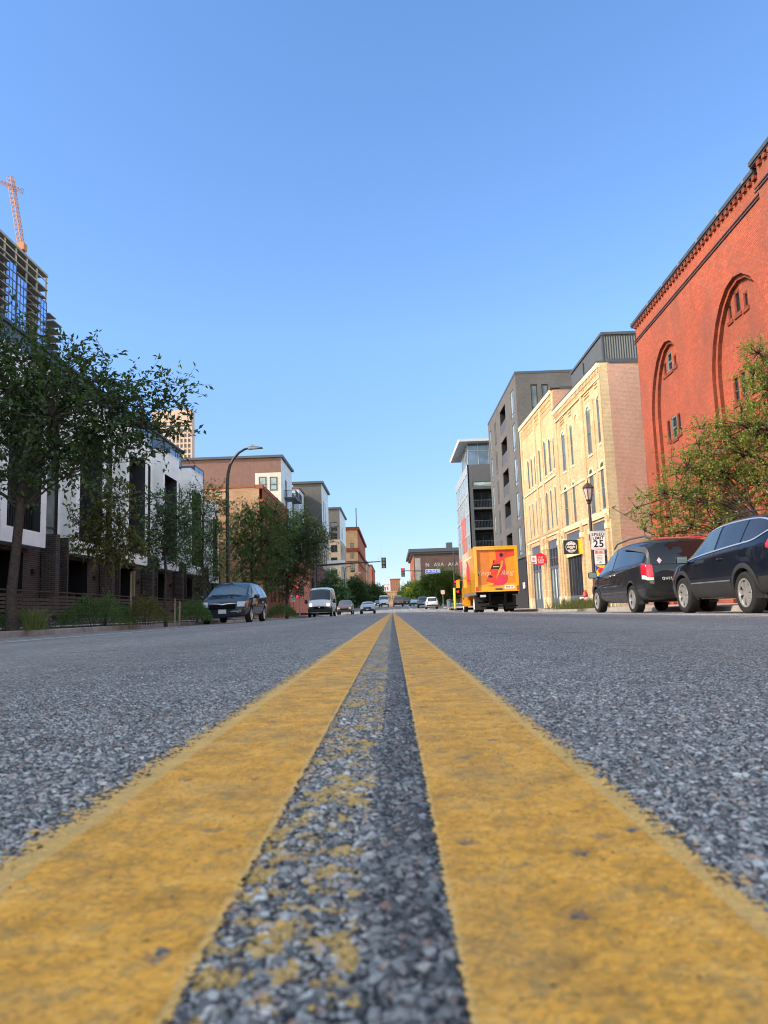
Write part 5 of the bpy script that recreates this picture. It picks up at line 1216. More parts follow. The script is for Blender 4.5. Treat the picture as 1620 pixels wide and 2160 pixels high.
tuft('grass and weeds growing around the fire hydrant',1226,31.2,1.3,0.38,900,43)
tuft('weeds trailing over the kerb beside the hydrant',1214,29.4,0.7,0.22,420,45)
# ---------------------------------------------------------------- vehicles
M['tyre']=plain('tyre',(0.022,0.021,0.020,1),0.85,0.25,var=0.25,scale=8,bump=0.3,bscale=80)
M['rim']=plain('rim',(0.62,0.60,0.56,1),0.32,0.5,metal=0.75,var=0.06)
M['rim_dark']=plain('rim_dark',(0.05,0.05,0.05,1),0.5,0.4)
M['car_black']=carpaint('car_black',(0.013,0.014,0.016,1)); M['car_navy']=carpaint('car_navy',(0.004,0.0055,0.013,1)); M['car_blue']=carpaint('car_blue',(0.006,0.010,0.026,1))
M['car_white']=carpaint('car_white',(0.70,0.70,0.70,1)); M['car_silver']=carpaint('car_silver',(0.36,0.36,0.36,1),1); M['car_brown']=carpaint('car_brown',(0.11,0.070,0.062,1)); M['car_rose']=carpaint('car_rose',(0.42,0.20,0.18,1)); M['car_greyblue']=carpaint('car_greyblue',(0.13,0.16,0.20,1)); M['car_dark']=carpaint('car_dark',(0.022,0.024,0.028,1))
M['truck_yellow']=carpaint('truck_yellow',(0.83,0.375,0.018,1))
M['car_glass']=glass('car_glass',(0.020,0.024,0.028,1),0.03,0.75,0.02); M['car_tint']=glass('car_tint',(0.008,0.008,0.010,1),0.03,0.55,0.02); M['car_clear']=glass('car_clear',(0.05,0.075,0.085,1),0.03,0.85,0.02)
M['car_plastic']=plain('car_plastic',(0.028,0.028,0.029,1),0.65,0.35,var=0.15); M['car_under']=plain('car_under',(0.006,0.006,0.006,1),0.9,0.1)
M['chrome']=plain('chrome',(0.75,0.75,0.75,1),0.15,0.6,metal=1.0,var=0.03)
M['tail_red']=plain('tail_red',(0.55,0.012,0.03,1),0.15,0.7,var=0.25,scale=22); M['tail_white']=plain('tail_white',(0.62,0.60,0.56,1),0.2,0.6,var=0.1)
M['lamp_clear']=plain('lamp_clear',(0.50,0.53,0.55,1),0.12,0.7,var=0.35,scale=18); M['amber']=plain('amber',(0.75,0.20,0.05,1),0.25,0.5)
M['plate']=plain('plate',(0.55,0.60,0.66,1),0.5,0.4,var=0.15,scale=20)
def lampmat(name,col,stren):
    k=NT(name); e=k.n('ShaderNodeEmission'); e.inputs[0].default_value=col; e.inputs[1].default_value=stren; k.l(e.outputs[0],k.out.inputs[0]); return k.mat
M['headlight_on']=lampmat('headlight_on',(1,0.97,0.9,1),1.6); M['signal_red']=lampmat('signal_red',(1.0,0.03,0.05,1),0.9)
_SPLIT={'window','sill_cladding','sill_strip','wheel_arch_trim','tail_light','roof_rail','mud_flap','side_moulding','headlight','turn_signal','reversing_light','rear_pillar','window_trim','pillar_trim','door_seam'}
_build0=MB.build
def _build_sides(self,name,mats,parent=None,**kw):
    """car parts that exist on both sides become one part per side (and per wheel for arch trim)"""
    top=parent.get('category') if parent is not None else None
    if name in _SPLIT and top in ('car','truck','van'):
        groups={}
        for f,m in zip(self.f,self.m):
            cx=sum(self.v[i][0] for i in f)/len(f); cy=sum(self.v[i][1] for i in f)/len(f)
            key=(cx>0, (cy>0) if name=='wheel_arch_trim' else (cy>-1.4) if name=='sill_cladding' else round(cy,1) if name=='door_seam' else 0); groups.setdefault(key,[]).append((f,m))
        if len(groups)>1:
            last=None
            for key,fl in groups.items():
                q=MB(); mp={}
                for f,m in fl:
                    for i in f:
                        if i not in mp: mp[i]=len(q.v); q.v.append(self.v[i])
                    q.f.append([mp[i] for i in f]); q.m.append(m)
                last=_build0(q,name,mats,parent,**kw)
            return last
    return _build0(self,name,mats,parent,**kw)
MB.build=_build_sides
def bsp(P, t):
    """uniform cubic B-spline through padded control net along axis 0, t in [0,n-1]"""
    P=np.asarray(P,float); n=len(P); Q=np.concatenate([2*P[:1]-P[1:2],P,2*P[-1:]-P[-2:-1]]); t=np.clip(np.asarray(t,float),0,n-1-1e-9); i=np.floor(t).astype(int); f=t-i
    w=[(1-f)**3/6,(3*f**3-6*f**2+4)/6,(-3*f**3+3*f**2+3*f+1)/6,f**3/6]
    sh=(len(t),)+(1,)*(P.ndim-1)
    return sum(wk.reshape(sh)*Q[i+k] for k,wk in enumerate(w))
class Body:
    """lofted car body; stations: y,zb,wb,zm,wm,zbelt,wbelt,zre,wr,zr  (y ascending)"""
    def __init__(s, st):
        N=[]
        for (y,zb,wb,zm,wm,zl,wl,ze,wr,zr) in st:
            ring=[(0,zb),(wb*0.88,zb),(wb,zb+0.05),(wm,zm-0.12),(wm,zm+0.08),(wl+0.012,zl-0.05),(wl,zl+0.01),(wl*0.55+wr*0.45+0.008,zl*0.55+ze*0.45),(wr+0.02,ze-0.02),(wr*0.9,ze+0.45*(zr-ze)),(wr*0.5,zr-0.012),(0,zr)]
            N.append([(x,y,z) for x,z in ring])
        s.N=np.array(N); s.n=len(N); s.k=12
        uu=np.linspace(0,s.n-1,600); s.uy=(uu,bsp(s.N,uu)[:,4,1])
    def u_of(s,y): return np.interp(y,s.uy[1],s.uy[0])
    def S(s,u,v):
        u=np.atleast_1d(u);v=np.atleast_1d(v); A=bsp(s.N,u)                      # (nu,12,3)
        return np.moveaxis(bsp(np.moveaxis(A,1,0),v),0,1)                       # (nu,nv,3)
    def side_x(s,y,z):
        u=s.u_of(y); v=np.linspace(1.5,9.0,160); p=s.S([u],v)[0]; i=np.argmin(np.abs(p[:,2]-z)); return p[i,0]
    def mesh(s,name,mats,parent,nu=84,nv=46,wheels=(),rw=0.36,cut=0.34):
        # stations are densified where they bunch up (ends)
        uu=np.unique(np.concatenate([np.linspace(0,s.n-1,nu)])); vv=np.linspace(0,s.k-1,nv); G=s.S(uu,vv); m=len(uu); n=nv
        ring=np.concatenate([G,G[:,-2:0:-1]*np.array([-1,1,1])],1); k=ring.shape[1]; V=ring.reshape(-1,3)
        F=[]
        for i in range(m-1):
            for j in range(k):
                j2=(j+1)%k; F.append((i*k+j,i*k+j2,(i+1)*k+j2,(i+1)*k+j))
        F.append(tuple(range(k))); F.append(tuple(range((m-1)*k,m*k))[::-1])
        mb=MB(); mb.add(V,F); ob=mb.build(name,mats,parent)
        if wheels:
            c=MB(); 
            for (wy,wz,wx) in wheels:
                for sx in (-1,1): 
                    x0,x1=sorted((sx*(wx-cut),sx*(wx+0.3))); c.lathe([(rw,x0),(rw,x1)],(0,wy,wz),0,40)
            co=c.build('cutter',[M['car_under']])
            co.matrix_world=ob.matrix_world
            md=ob.modifiers.new('b','BOOLEAN'); md.operation='DIFFERENCE'; md.object=co; md.solver='EXACT'
            try: md.material_mode='TRANSFER'
            except Exception: pass
            pr=ob.parent; ob.parent=None; mw=ob.matrix_world.copy(); ob.matrix_world=Matrix.Identity(4); co.matrix_world=Matrix.Identity(4)
            bpy.context.view_layer.update(); dg=bpy.context.evaluated_depsgraph_get(); me=bpy.data.meshes.new_from_object(ob.evaluated_get(dg))
            ob.modifiers.clear(); ob.data=me; bpy.data.objects.remove(co); ob.parent=pr
        finish(ob.data,38); return ob
    def patch(s,mb,y0,y1,v0,v1,mi=0,off=0.004,ny=14,nv=8,sides=(1,-1),edge=None):
        """skin patch proud of the body; v0,v1 numbers or functions of y"""
        ys=np.linspace(y0,y1,ny); us=s.u_of(ys); rows=[]
        for y,u in zip(ys,us):
            a=v0(y) if callable(v0) else v0; b=v1(y) if callable(v1) else v1
            vv=np.linspace(a,b,nv); p=s.S([u],vv)[0]; du=s.S([min(u+0.02,s.n-1)],vv)[0]-s.S([max(u-0.02,0)],vv)[0]; dv=s.S([u],np.clip(vv+0.02,0,s.k-1))[0]-s.S([u],np.clip(vv-0.02,0,s.k-1))[0]
            nr=np.cross(du,dv); nr/=np.linalg.norm(nr,axis=1)[:,None]+1e-9
            nr*=np.sign(nr[:,0:1]*p[:,0:1]+nr[:,2:3]*(p[:,2:3]-0.8)+1e-6); rows.append(p+nr*off)
        g=np.array(rows)
        for sx in sides:
            V=(g*np.array([sx,1,1])).reshape(-1,3); F=[(i*nv+j,i*nv+j+1,(i+1)*nv+j+1,(i+1)*nv+j) for i in range(ny-1) for j in range(nv-1)]
            mb.add(V,F,mi)
        return mb
    def top(s,mb,y0,y1,v0,mi=0,off=0.004,ny=14,nv=10):
        """patch across the top (both halves)"""
        s.patch(mb,y0,y1,v0,11.0,mi,off,ny,nv,(1,-1)); return mb
    def endpatch(s,mb,x0,x1,z0,z1,rear=True,mi=0,off=0.006,n=8):
        """patch on the rear/front skin, addressed by x,z"""
        ys=s.uy[1]; uu=np.linspace(0,s.n*0.42,90) if rear else np.linspace(s.n-1,s.n*0.55,90); vv=np.linspace(0.3,11,120); G=s.S(uu,vv)
        V=[]
        for i in range(n):
            for j in range(n):
                x=x0+(x1-x0)*i/(n-1); z=z0+(z1-z0)*j/(n-1); d=np.abs(np.abs(G[:,:,0])-abs(x))*1.0+np.abs(G[:,:,2]-z)
                q=np.unravel_index(np.argmin(d),d.shape); y=G[q][1]
                m=d<0.06; y=(G[:,:,1][m].min() if rear else G[:,:,1][m].max()) if m.any() else y
                V.append((x,y+(-off if rear else off),z))
        F=[(i*n+j,i*n+j+1,(i+1)*n+j+1,(i+1)*n+j) for i in range(n-1) for j in range(n-1)]
        return mb.add(V,F,mi)
def make_wheel(parent,x,y,r,w,sx,spokes=7,rimm='rim',style='spoke'):
    """wheel part (tyre mesh) with a rim child; sx = outward side"""
    t=MB(); h=w/2; rr=r*0.66
    t.lathe([(rr,-h*0.9),(r*0.80,-h),(r*0.93,-h*0.98),(r*0.985,-h*0.8),(r,-h*0.5),(r,h*0.5),(r*0.985,h*0.8),(r*0.93,h*0.98),(r*0.80,h),(rr,h*0.9),(rr*0.98,h*0.5),(rr*0.98,-h*0.5),(rr,-h*0.9)],(0,0,0),0,36,cap=False)
    wo=t.build('wheel',M['tyre'],parent,smooth=45,loc=(x,y,r))
    m=MB(); f=sx*h*0.80; b=sx*h*0.15
    m.lathe([(rr*1.02,sx*h*0.92),(rr*0.93,sx*h*0.86),(rr*0.90,b),(rr*0.3,b-sx*0.01)],(0,0,0),0,36,1,cap=False)
    m.lathe([(rr*1.03,sx*h*0.90),(rr*1.02,sx*h*0.97),(rr*0.92,sx*h*0.93),(rr*0.90,sx*h*0.7)],(0,0,0),0,36,0,cap=False)
    m.lathe([(rr*0.26,f*0.75),(rr*0.25,f),(rr*0.16,f*1.04),(0.001,f*1.05)],(0,0,0),0,20,0,cap=False)
    for i in range(spokes):
        a=2*math.pi*i/spokes; c,s_=math.cos(a),math.sin(a); w0,w1=(rr*0.13,rr*0.20)
        def pt(rad,wd,xx): return (xx,rad*c-wd*s_,rad*s_+wd*c)
        r0,r1=rr*0.2,rr*0.94
        V=[pt(r0,-w0,f),pt(r0,w0,f),pt(r1,w1,f*0.96),pt(r1,-w1,f*0.96),pt(r0,-w0*1.2,f*0.55),pt(r0,w0*1.2,f*0.55),pt(r1,w1*1.15,f*0.5),pt(r1,-w1*1.15,f*0.5)]
        m.add(V,[(0,1,2,3),(0,4,5,1),(1,5,6,2),(2,6,7,3),(3,7,4,0)],0)
    m.build('rim',[M[rimm],M['rim_dark']],wo,smooth=30)
    return wo
def flare(B,mb,wy,wz,r0,r1,mi=0,pr=0.014,a0=-12,a1=192):
    pts=[]
    for k in range(31):
        a=R(a0+(a1-a0)*k/30); c,s_=math.cos(a),math.sin(a); q=[]
        for rad in (r0,(r0+r1)/2,r1):
            y=wy+rad*c; z=wz+rad*s_; q.append((B.side_x(y,max(z,0.28)),y,z))
        pts.append(q)
    for sx in (1,-1):
        for p,q in zip(pts,pts[1:]):
            P=[[(sx*(v[0]+pr*(1.0 if i<2 else 0.25)),v[1],v[2]) for i,v in enumerate(w_)] for w_ in (p,q)]
            for i in (0,1): mb.quad(P[0][i],P[0][i+1],P[1][i+1],P[1][i],mi)
            a,b=P[0][0],P[1][0]; mb.quad(a,b,(b[0]-sx*0.10,b[1],b[2]),(a[0]-sx*0.10,a[1],a[2]),mi)
def mirror(par,B,y,z,sx,size=(0.22,0.10,0.16),mat='car_black',reach=0.16):
    x=B.side_x(y,z); m=MB(); cx=x+reach; a,b,c=size
    bm=bmesh.new(); bmesh.ops.create_cube(bm,size=1.0); bmesh.ops.scale(bm,vec=(a,b,c),verts=bm.verts); bmesh.ops.bevel(bm,geom=bm.edges[:]+bm.verts[:],offset=min(size)*0.34,segments=3,affect='EDGES',profile=0.6)
    for v in bm.verts:
        t=(v.co.y/b+0.5); v.co.x*=1-0.22*t; v.co.z*=1-0.25*t
    m.add([(sx*(cx+v.co.x),y+v.co.y,z+0.06+v.co.z) for v in bm.verts],[tuple(v.index for v in f.verts) for f in bm.faces]) if not bm.verts.ensure_lookup_table() and not bm.verts.index_update() else None
    bm.free(); m.tube([(sx*(x-0.03),y+0.02,z-0.02),(sx*(x+reach*0.55),y+0.01,z+0.03)],0.028,8)
    mo=m.build('side_mirror',M[mat],par,smooth=50)
    g=MB(); g.box(sx*(cx-a*0.40),sx*(cx+a*0.40),y-b*0.5-0.004,y-b*0.5+0.004,z+0.06-c*0.36,z+0.06+c*0.36); g.build('mirror_glass',M['mirror_glass'],mo)
M['mirror_glass']=glass('mirror_glass',(0.16,0.22,0.22,1),0.08,0.9,0.01)
def seam(B,mb,y,v0,v1,mi=0,w=0.004,tilt=0.0): B.patch(mb,y-w,y+w,v0,v1,mi,0.002,2,18)
def handle(par,B,y,z,mat,L=0.17):
    for sx in (1,-1):
        x=B.side_x(y,z); m=MB(); m.tube([(sx*(x-0.005),y-L/2,z),(sx*(x+0.035),y-L/2+0.03,z),(sx*(x+0.035),y+L/2-0.03,z),(sx*(x-0.005),y+L/2,z)],0.014,8); m.build('door_handle',M[mat],par,smooth=50)
def place(e,X,Y,rz): e.location=(X,Y,road_z(X,Y)+0.004); e.rotation_euler=(0,0,rz)
# ---- dark blue compact SUV (rear three-quarter in the photo, nose pointing away)
e=thing('suv','dark navy blue SUV with silver wheels parked behind the black minivan','car')
st=[(-2.27,.50,.60,.66,.68,.86,.64,.90,.50,.93),(-2.235,.42,.76,.68,.83,1.00,.80,1.12,.64,1.16),(-2.15,.36,.82,.70,.88,1.10,.86,1.38,.63,1.44),(-1.98,.32,.84,.70,.905,1.135,.885,1.545,.60,1.60),(-1.6,.27,.85,.70,.912,1.14,.895,1.62,.615,1.675),(-1.1,.26,.85,.70,.912,1.12,.90,1.645,.625,1.70),(-.5,.26,.85,.70,.91,1.085,.90,1.65,.63,1.705),(0.05,.26,.85,.70,.91,1.055,.90,1.625,.63,1.685),(.45,.26,.85,.70,.91,1.035,.895,1.545,.63,1.61),(.80,.26,.85,.70,.91,1.015,.895,1.36,.65,1.425),(1.12,.26,.85,.70,.91,1.0,.89,1.15,.69,1.21),(1.36,.26,.85,.69,.91,.985,.885,1.035,.74,1.085),(1.62,.26,.85,.68,.905,.955,.865,.985,.74,1.035),(1.9,.26,.83,.66,.88,.885,.82,.92,.70,.97),(2.12,.27,.78,.60,.82,.79,.75,.83,.62,.87),(2.24,.30,.66,.52,.70,.66,.64,.70,.52,.73),(2.28,.38,.5,.5,.54,.58,.5,.62,.4,.64)]
B=Body(st); wy,wr=1.31,0.355
B.mesh('body',[M['car_navy'],M['car_under']],e,nu=110,nv=52,wheels=[(wy,wr,.90),(-wy,wr,.90)],rw=.425)
g=MB(); vt=lambda y:8.05; vb=lambda y:6.15
def win_top(y): return 8.0-0.9*max(0,(y+1.95)/-0.2)**2 if y<-1.95 else 8.0
def qlow(y): return 6.2+ (max(0,(-1.45-y)/0.62)**2.2)*1.4
def qhigh(y): return 8.0- (max(0,(-1.45-y)/0.62)**2.0)*0.35
for n_,(a,b,m_) in enumerate(((-1.22,-.30,'car_glass'),(-.20,1.02,'car_clear'))):
    w=MB(); B.patch(w,a,b,6.2,(lambda y:8.0) ,0,0.006,18); w.build('window',M[m_],e,smooth=60)
w=MB(); B.patch(w,-2.03,-1.27,qlow,qhigh,0,0.006,16); w.build('window',M['car_glass'],e,smooth=60)
w=MB(); B.top(w,.50,1.30,8.75,0,0.006); w.build('windscreen',M['car_clear'],e,smooth=60)
w=MB(); B.endpatch(w,-.55,.55,1.12,1.50,True); w.build('rear_window',M['car_tint'],e,smooth=60)
w=MB()
B.patch(w,-1.3,1.08,6.02,6.18,0,0.010,30,3); B.patch(w,-1.6,.95,7.98,8.16,0,0.010,30,3)
B.patch(w,-2.10,-1.3,lambda y:qlow(y)-0.16,lambda y:qlow(y)+0.02,0,0.010,18,3); B.patch(w,-2.10,-1.6,lambda y:qhigh(y)-0.02,lambda y:qhigh(y)+0.16,0,0.010,14,3)
w.build('window_trim',M['rim'],e,smooth=60)
w=MB(); seam(B,w,-.25,2.5,8.0); seam(B,w,1.05,2.5,6.0); seam(B,w,-1.22,4.2,8.0); w.build('door_seam',M['car_under'],e)
w=MB(); flare(B,w,wy,wr,.415,.50); flare(B,w,-wy,wr,.415,.50); w.build('wheel_arch_trim',M['car_plastic'],e,smooth=50)
w=MB(); B.patch(w,-.84,.84,1.7,3.0,0,0.012,20,8); B.patch(w,-2.2,-1.82,1.7,3.15,0,0.012,10,8); w.build('sill_cladding',M['car_plastic'],e,smooth=60)
w=MB(); B.patch(w,-.84,.84,3.0,3.10,0,0.016,20,3); w.build('sill_strip',M['metal_grey'],e,smooth=60)
w=MB()
for sx in (1,-1): w.tube([(sx*.60,.25,1.70),(sx*.615,-.2,1.735),(sx*.615,-1.2,1.735),(sx*.60,-1.7,1.69)],0.014,6)
w.build('roof_rail',M['car_plastic'],e,smooth=50)
w=MB(); B.patch(w,-2.24,-2.08,5.2,8.0,0,0.008,8); w.build('tail_light',M['tail_red'],e,smooth=60)
handle(e,B,-.52,.965,'car_navy'); handle(e,B,.55,.935,'car_navy')
for sx in (1,-1): mirror(e,B,.88,.985,sx,(.24,.12,.17),'car_navy')
w=MB()
for sx in (1,-1): w.quad((sx*.93,-1.74,.26),(sx*.72,-1.74,.26),(sx*.72,-1.72,.46),(sx*.93,-1.72,.46))
w.build('mud_flap',M['car_plastic'],e)
w=MB(); B.patch(w,2.0,2.2,4.3,6.3,0,0.006,6); w.build('headlight',M['lamp_clear'],e,smooth=60)
for y in (wy,-wy):
    for sx in (1,-1): make_wheel(e,sx*.80,y,wr,.225,sx,7)
place(e,6.76,13.73,0); SUV=e
# ---- black minivan (rear three-quarter)
e=thing('minivan','black minivan with red tail lamps and a pink diamond sticker parked at the sunny kerb','car')
st=[(-2.60,.52,.66,.70,.74,.92,.70,.98,.58,1.02),(-2.565,.42,.80,.70,.88,1.06,.86,1.20,.74,1.26),(-2.50,.36,.86,.72,.94,1.12,.92,1.46,.72,1.52),(-2.40,.31,.89,.72,.965,1.135,.945,1.66,.69,1.715),(-2.1,.27,.90,.72,.975,1.13,.955,1.715,.695,1.775),(-1.5,.25,.91,.72,.98,1.11,.96,1.745,.70,1.81),(-.8,.25,.91,.72,.98,1.085,.96,1.75,.70,1.815),(-.1,.25,.91,.71,.98,1.06,.96,1.735,.70,1.80),(.45,.25,.91,.70,.98,1.035,.955,1.665,.70,1.735),(.95,.25,.91,.70,.975,1.01,.95,1.47,.72,1.545),(1.40,.25,.90,.69,.97,.985,.945,1.25,.75,1.32),(1.70,.25,.90,.68,.965,.965,.935,1.09,.78,1.155),(1.92,.25,.89,.67,.955,.94,.915,1.0,.78,1.06),(2.2,.25,.86,.65,.92,.88,.87,.93,.72,.985),(2.42,.27,.80,.60,.85,.78,.78,.83,.64,.87),(2.53,.32,.66,.54,.70,.66,.64,.70,.52,.73),(2.56,.4,.5,.5,.54,.58,.5,.62,.4,.64)]
B=Body(st); wy,wr=1.575,0.345
B.mesh('body',[M['car_black'],M['car_under']],e,nu=110,nv=52,wheels=[(wy,wr,.965),(-wy,wr,.965)],rw=.41)
w=MB(); B.patch(w,-2.33,-.10,lambda y:6.15,lambda y:8.0,0,0.006,22); w.build('window',M['car_glass'],e,smooth=60)
w=MB(); B.patch(w,-.02,1.52,6.15,8.0,0,0.006,18); w.build('window',M['car_clear'],e,smooth=60)
w=MB(); B.top(w,.55,1.78,8.75,0,0.006); w.build('windscreen',M['car_clear'],e,smooth=60)
w=MB(); B.endpatch(w,-.80,.80,1.14,1.64,True,0,0.012,14); w.build('rear_window',M['car_tint'],e,smooth=60)
w=MB()
for sx in (1,-1):
    B.endpatch(w,sx*.80,sx*.86,1.10,1.66,True,0,0.010,8)
w.build('rear_pillar',M['metal_dark'],e,smooth=60)
w=MB(); B.patch(w,-2.40,-2.345,6.15,8.2,0,0.008,4,16); w.build('pillar_trim',M['car_black'],e,smooth=60)
for sx in (1,-1):
    w=MB(); B.patch(w,-2.56,-2.36,4.35,6.05,0,0.012,10,10,(sx,)); B.endpatch(w,sx*.77,sx*.91,.84,1.13,True,0,0.016,8); w.build('tail_light',M['tail_red'],e,smooth=60)
    w=MB(); B.patch(w,-2.56,-2.40,3.95,4.33,0,0.012,8,6,(sx,)); B.endpatch(w,sx*.76,sx*.91,.77,.835,True,0,0.016,6); w.build('reversing_light',M['tail_white'],e,smooth=60)
w=MB(); text_mb(w,'QUEST',.085,Matrix.Translation((-.42,-2.612,.80))@Matrix.Rotation(R(90),4,'X'),depth=.004,space=1.2)
w2=w.build('badge',M['sign_white'],e)
w=MB(); B.endpatch(w,-.93,.93,.40,.66,True,0,0.018,12); w.build('rear_bumper',M['car_black'],e,smooth=60)
w=MB(); B.endpatch(w,-.16,.16,.68,.80,True,0,0.02,4); w.build('number_plate',M['plate'],e)
w=MB(); zz=B; 
w.add([(-.66,-2.575,1.22),(-.60,-2.58,1.145),(-.54,-2.575,1.22),(-.60,-2.565,1.295)],[(0,1,2,3)]); w.add([(-.66,-2.60,1.22),(-.60,-2.605,1.145),(-.54,-2.60,1.22),(-.60,-2.59,1.295)],[(0,1,2,3)]); 
w.build('sticker',plain('sticker_pink',(0.75,0.50,0.62,1),0.5,0.3),e)
w=MB(); seam(B,w,-.05,2.6,8.0); seam(B,w,-1.62,4.6,6.0); seam(B,w,1.25,2.6,6.0); w.build('door_seam',M['car_under'],e)
for sx in (1,-1): w=MB(); B.patch(w,-2.2,-1.0,5.45,5.49,0,0.003,12,2,(sx,)); w.build('slide_rail',M['car_under'],e)
w=MB(); flare(B,w,wy,wr,.40,.455,0,.012); flare(B,w,-wy,wr,.40,.455,0,.012); w.build('wheel_arch_trim',M['car_black'],e,smooth=50)
w=MB(); B.patch(w,-1.12,1.12,1.7,2.6,0,0.012,20,8); w.build('sill_cladding',M['car_black'],e,smooth=60)
w=MB(); B.patch(w,-1.0,1.0,3.35,3.55,0,0.016,20,4); w.build('side_moulding',M['car_plastic'],e,smooth=60)
w=MB()
for sx in (1,-1): w.tube([(sx*.66,.55,1.735),(sx*.68,.2,1.835),(sx*.69,-.9,1.875),(sx*.68,-2.0,1.845),(sx*.66,-2.3,1.765)],0.022,6)
w.build('roof_rail',M['metal_dark'],e,smooth=50)
w=MB(); w.box(-.55,.55,-2.47,-2.40,1.735,1.765); w.build('brake_light',M['tail_red'],e)
handle(e,B,-.25,.985,'chrome',.15); handle(e,B,.12,.985,'chrome',.15)
for sx in (1,-1): mirror(e,B,1.28,1.0,sx,(.26,.13,.19),'car_black',.19)
w=MB(); B.patch(w,2.25,2.45,4.3,6.2,0,0.006,6); w.build('headlight',M['lamp_clear'],e,smooth=60)
w=MB()
for sx in (1,-1): w.quad((sx*.95,-2.0,.22),(sx*.72,-2.0,.22),(sx*.72,-1.97,.45),(sx*.95,-1.97,.45))
w.build('mud_flap',M['car_plastic'],e)
for y in (wy,-wy):
    for sx in (1,-1): make_wheel(e,sx*.86,y,wr,.225,sx,5)
place(e,6.83,19.85,0)
# ---- dark blue minivan (front three-quarter, facing the camera)
def front_car(name,label,st,paint,wy,wr,X,Y,rz,wx,front,glassm='car_clear',cat='car',rw=None,spokes=6,group=None,side=None,hl='lamp_clear',nu=100):
    e=thing(name,label,cat,group=group); B=Body(st); B.mesh('body',[M[paint],M['car_under']],e,nu=nu,nv=50,wheels=[(wy[0],wr,wx),(wy[1],wr,wx)],rw=rw or wr+.06)
    for y in wy:
        for sx in (1,-1): make_wheel(e,sx*(wx-.10),y,wr,.22,sx,spokes)
    place(e,X,Y,rz); return e,B
st=[(-2.56,.46,.80,.70,.88,1.0,.84,1.06,.70,1.10),(-2.50,.36,.88,.72,.95,1.10,.93,1.40,.74,1.45),(-2.36,.30,.90,.72,.975,1.13,.955,1.62,.70,1.68),(-2.0,.27,.91,.72,.985,1.13,.965,1.67,.71,1.735),(-1.2,.25,.92,.72,.99,1.11,.97,1.69,.72,1.76),(-.4,.25,.92,.72,.99,1.085,.97,1.69,.72,1.76),(.25,.25,.92,.71,.99,1.06,.97,1.655,.72,1.73),(.68,.25,.92,.70,.985,1.04,.965,1.56,.73,1.635),(1.12,.25,.92,.70,.98,1.02,.96,1.36,.76,1.435),(1.5,.25,.91,.69,.975,1.0,.95,1.17,.80,1.24),(1.74,.25,.91,.68,.97,.975,.935,1.06,.81,1.12),(2.0,.25,.89,.66,.955,.92,.90,.98,.78,1.04),(2.26,.25,.86,.62,.92,.83,.85,.90,.70,.955),(2.42,.25,.82,.56,.87,.70,.80,.78,.64,.83),(2.50,.25,.74,.5,.78,.58,.72,.66,.58,.70),(2.53,.30,.62,.46,.66,.52,.62,.56,.5,.6)]
e,B=front_car('minivan','dark blue minivan with chrome winged grille facing the camera at the shaded kerb',st,'car_blue',(1.515,-1.515),.335,-6.72,31.9,math.pi,.965,None)
w=MB(); B.patch(w,.02,1.46,6.2,8.0,0,0.006,16); w.build('window',M['car_clear'],e,smooth=60)
w=MB(); B.patch(w,-1.25,-.08,6.2,8.0,0,0.006,16); w.build('window',M['car_glass'],e,smooth=60)
w=MB(); B.patch(w,-2.3,-1.33,6.2,8.0,0,0.006,16); w.build('window',M['car_glass'],e,smooth=60)
w=MB(); B.top(w,.62,1.72,8.6,0,0.007,18); w.build('windscreen',M['car_clear'],e,smooth=60)
w=MB(); 
for (x0,x1) in ((-.62,.05),(-.05,.60)):
    w.tube([(x0,1.80,1.115),(x0+(x1-x0)*.5,1.72,1.16),(x1,1.69,1.15)],.012,5)
w.build('wiper',M['car_plastic'],e)
w=MB(); B.endpatch(w,-.52,.52,.56,.76,False,0,0.012,12); w.build('grille',M['car_under'],e,smooth=60)
def yfront(B,x,z):
    uu=np.linspace(B.n-1,B.n*.55,140); vv=np.linspace(.3,11,160); G=B.S(uu,vv); d=np.abs(np.abs(G[:,:,0])-abs(x))+np.abs(G[:,:,2]-z); m=d<.05
    return G[:,:,1][m].max() if m.any() else 2.5
w=MB(); pts=[(x,yfront(B,x,z)+.03,z) for x,z in ((-.56,.795),(-.3,.785),(-.1,.765),(0,.745),(.1,.765),(.3,.785),(.56,.795))]; w.tube(pts,[.008,.022,.028,.038,.028,.022,.008],8); w.build('grille_bar',M['chrome'],e,smooth=50)
for sx in (1,-1):
    w=MB(); B.endpatch(w,sx*.58,sx*.86,.66,.86,False,0,0.014,9); w.build('headlight',M['lamp_clear'],e,smooth=60)
    w=MB(); B.patch(w,2.10,2.26,5.1,6.0,0,0.010,6,6,(sx,)); w.build('turn_signal',M['amber'],e,smooth=60)
w=MB(); y=yfront(B,0,.45)+.03; w.box(-.155,.155,y,y+.012,.40,.56,0); text_mb(w,'VNP 173',.075,Matrix.Translation((0,y+.016,.475))@Matrix.Rotation(R(180),4,'Z')@Matrix.Rotation(R(90),4,'X'),1) if False else None
w.build('number_plate',M['plate'],e)
w=MB(); seam(B,w,-.03,2.6,8.0); seam(B,w,1.30,2.6,6.0); seam(B,w,-1.29,2.6,8.0); w.build('door_seam',M['car_under'],e)
w=MB(); B.patch(w,-1.1,1.1,3.3,3.5,0,0.014,20,4); w.build('side_moulding',M['car_plastic'],e,smooth=60)
handle(e,B,.18,.99,'car_blue',.16); handle(e,B,-1.12,1.0,'car_blue',.16)
for sx in (1,-1): mirror(e,B,1.22,1.01,sx,(.24,.12,.17),'car_blue',.18)
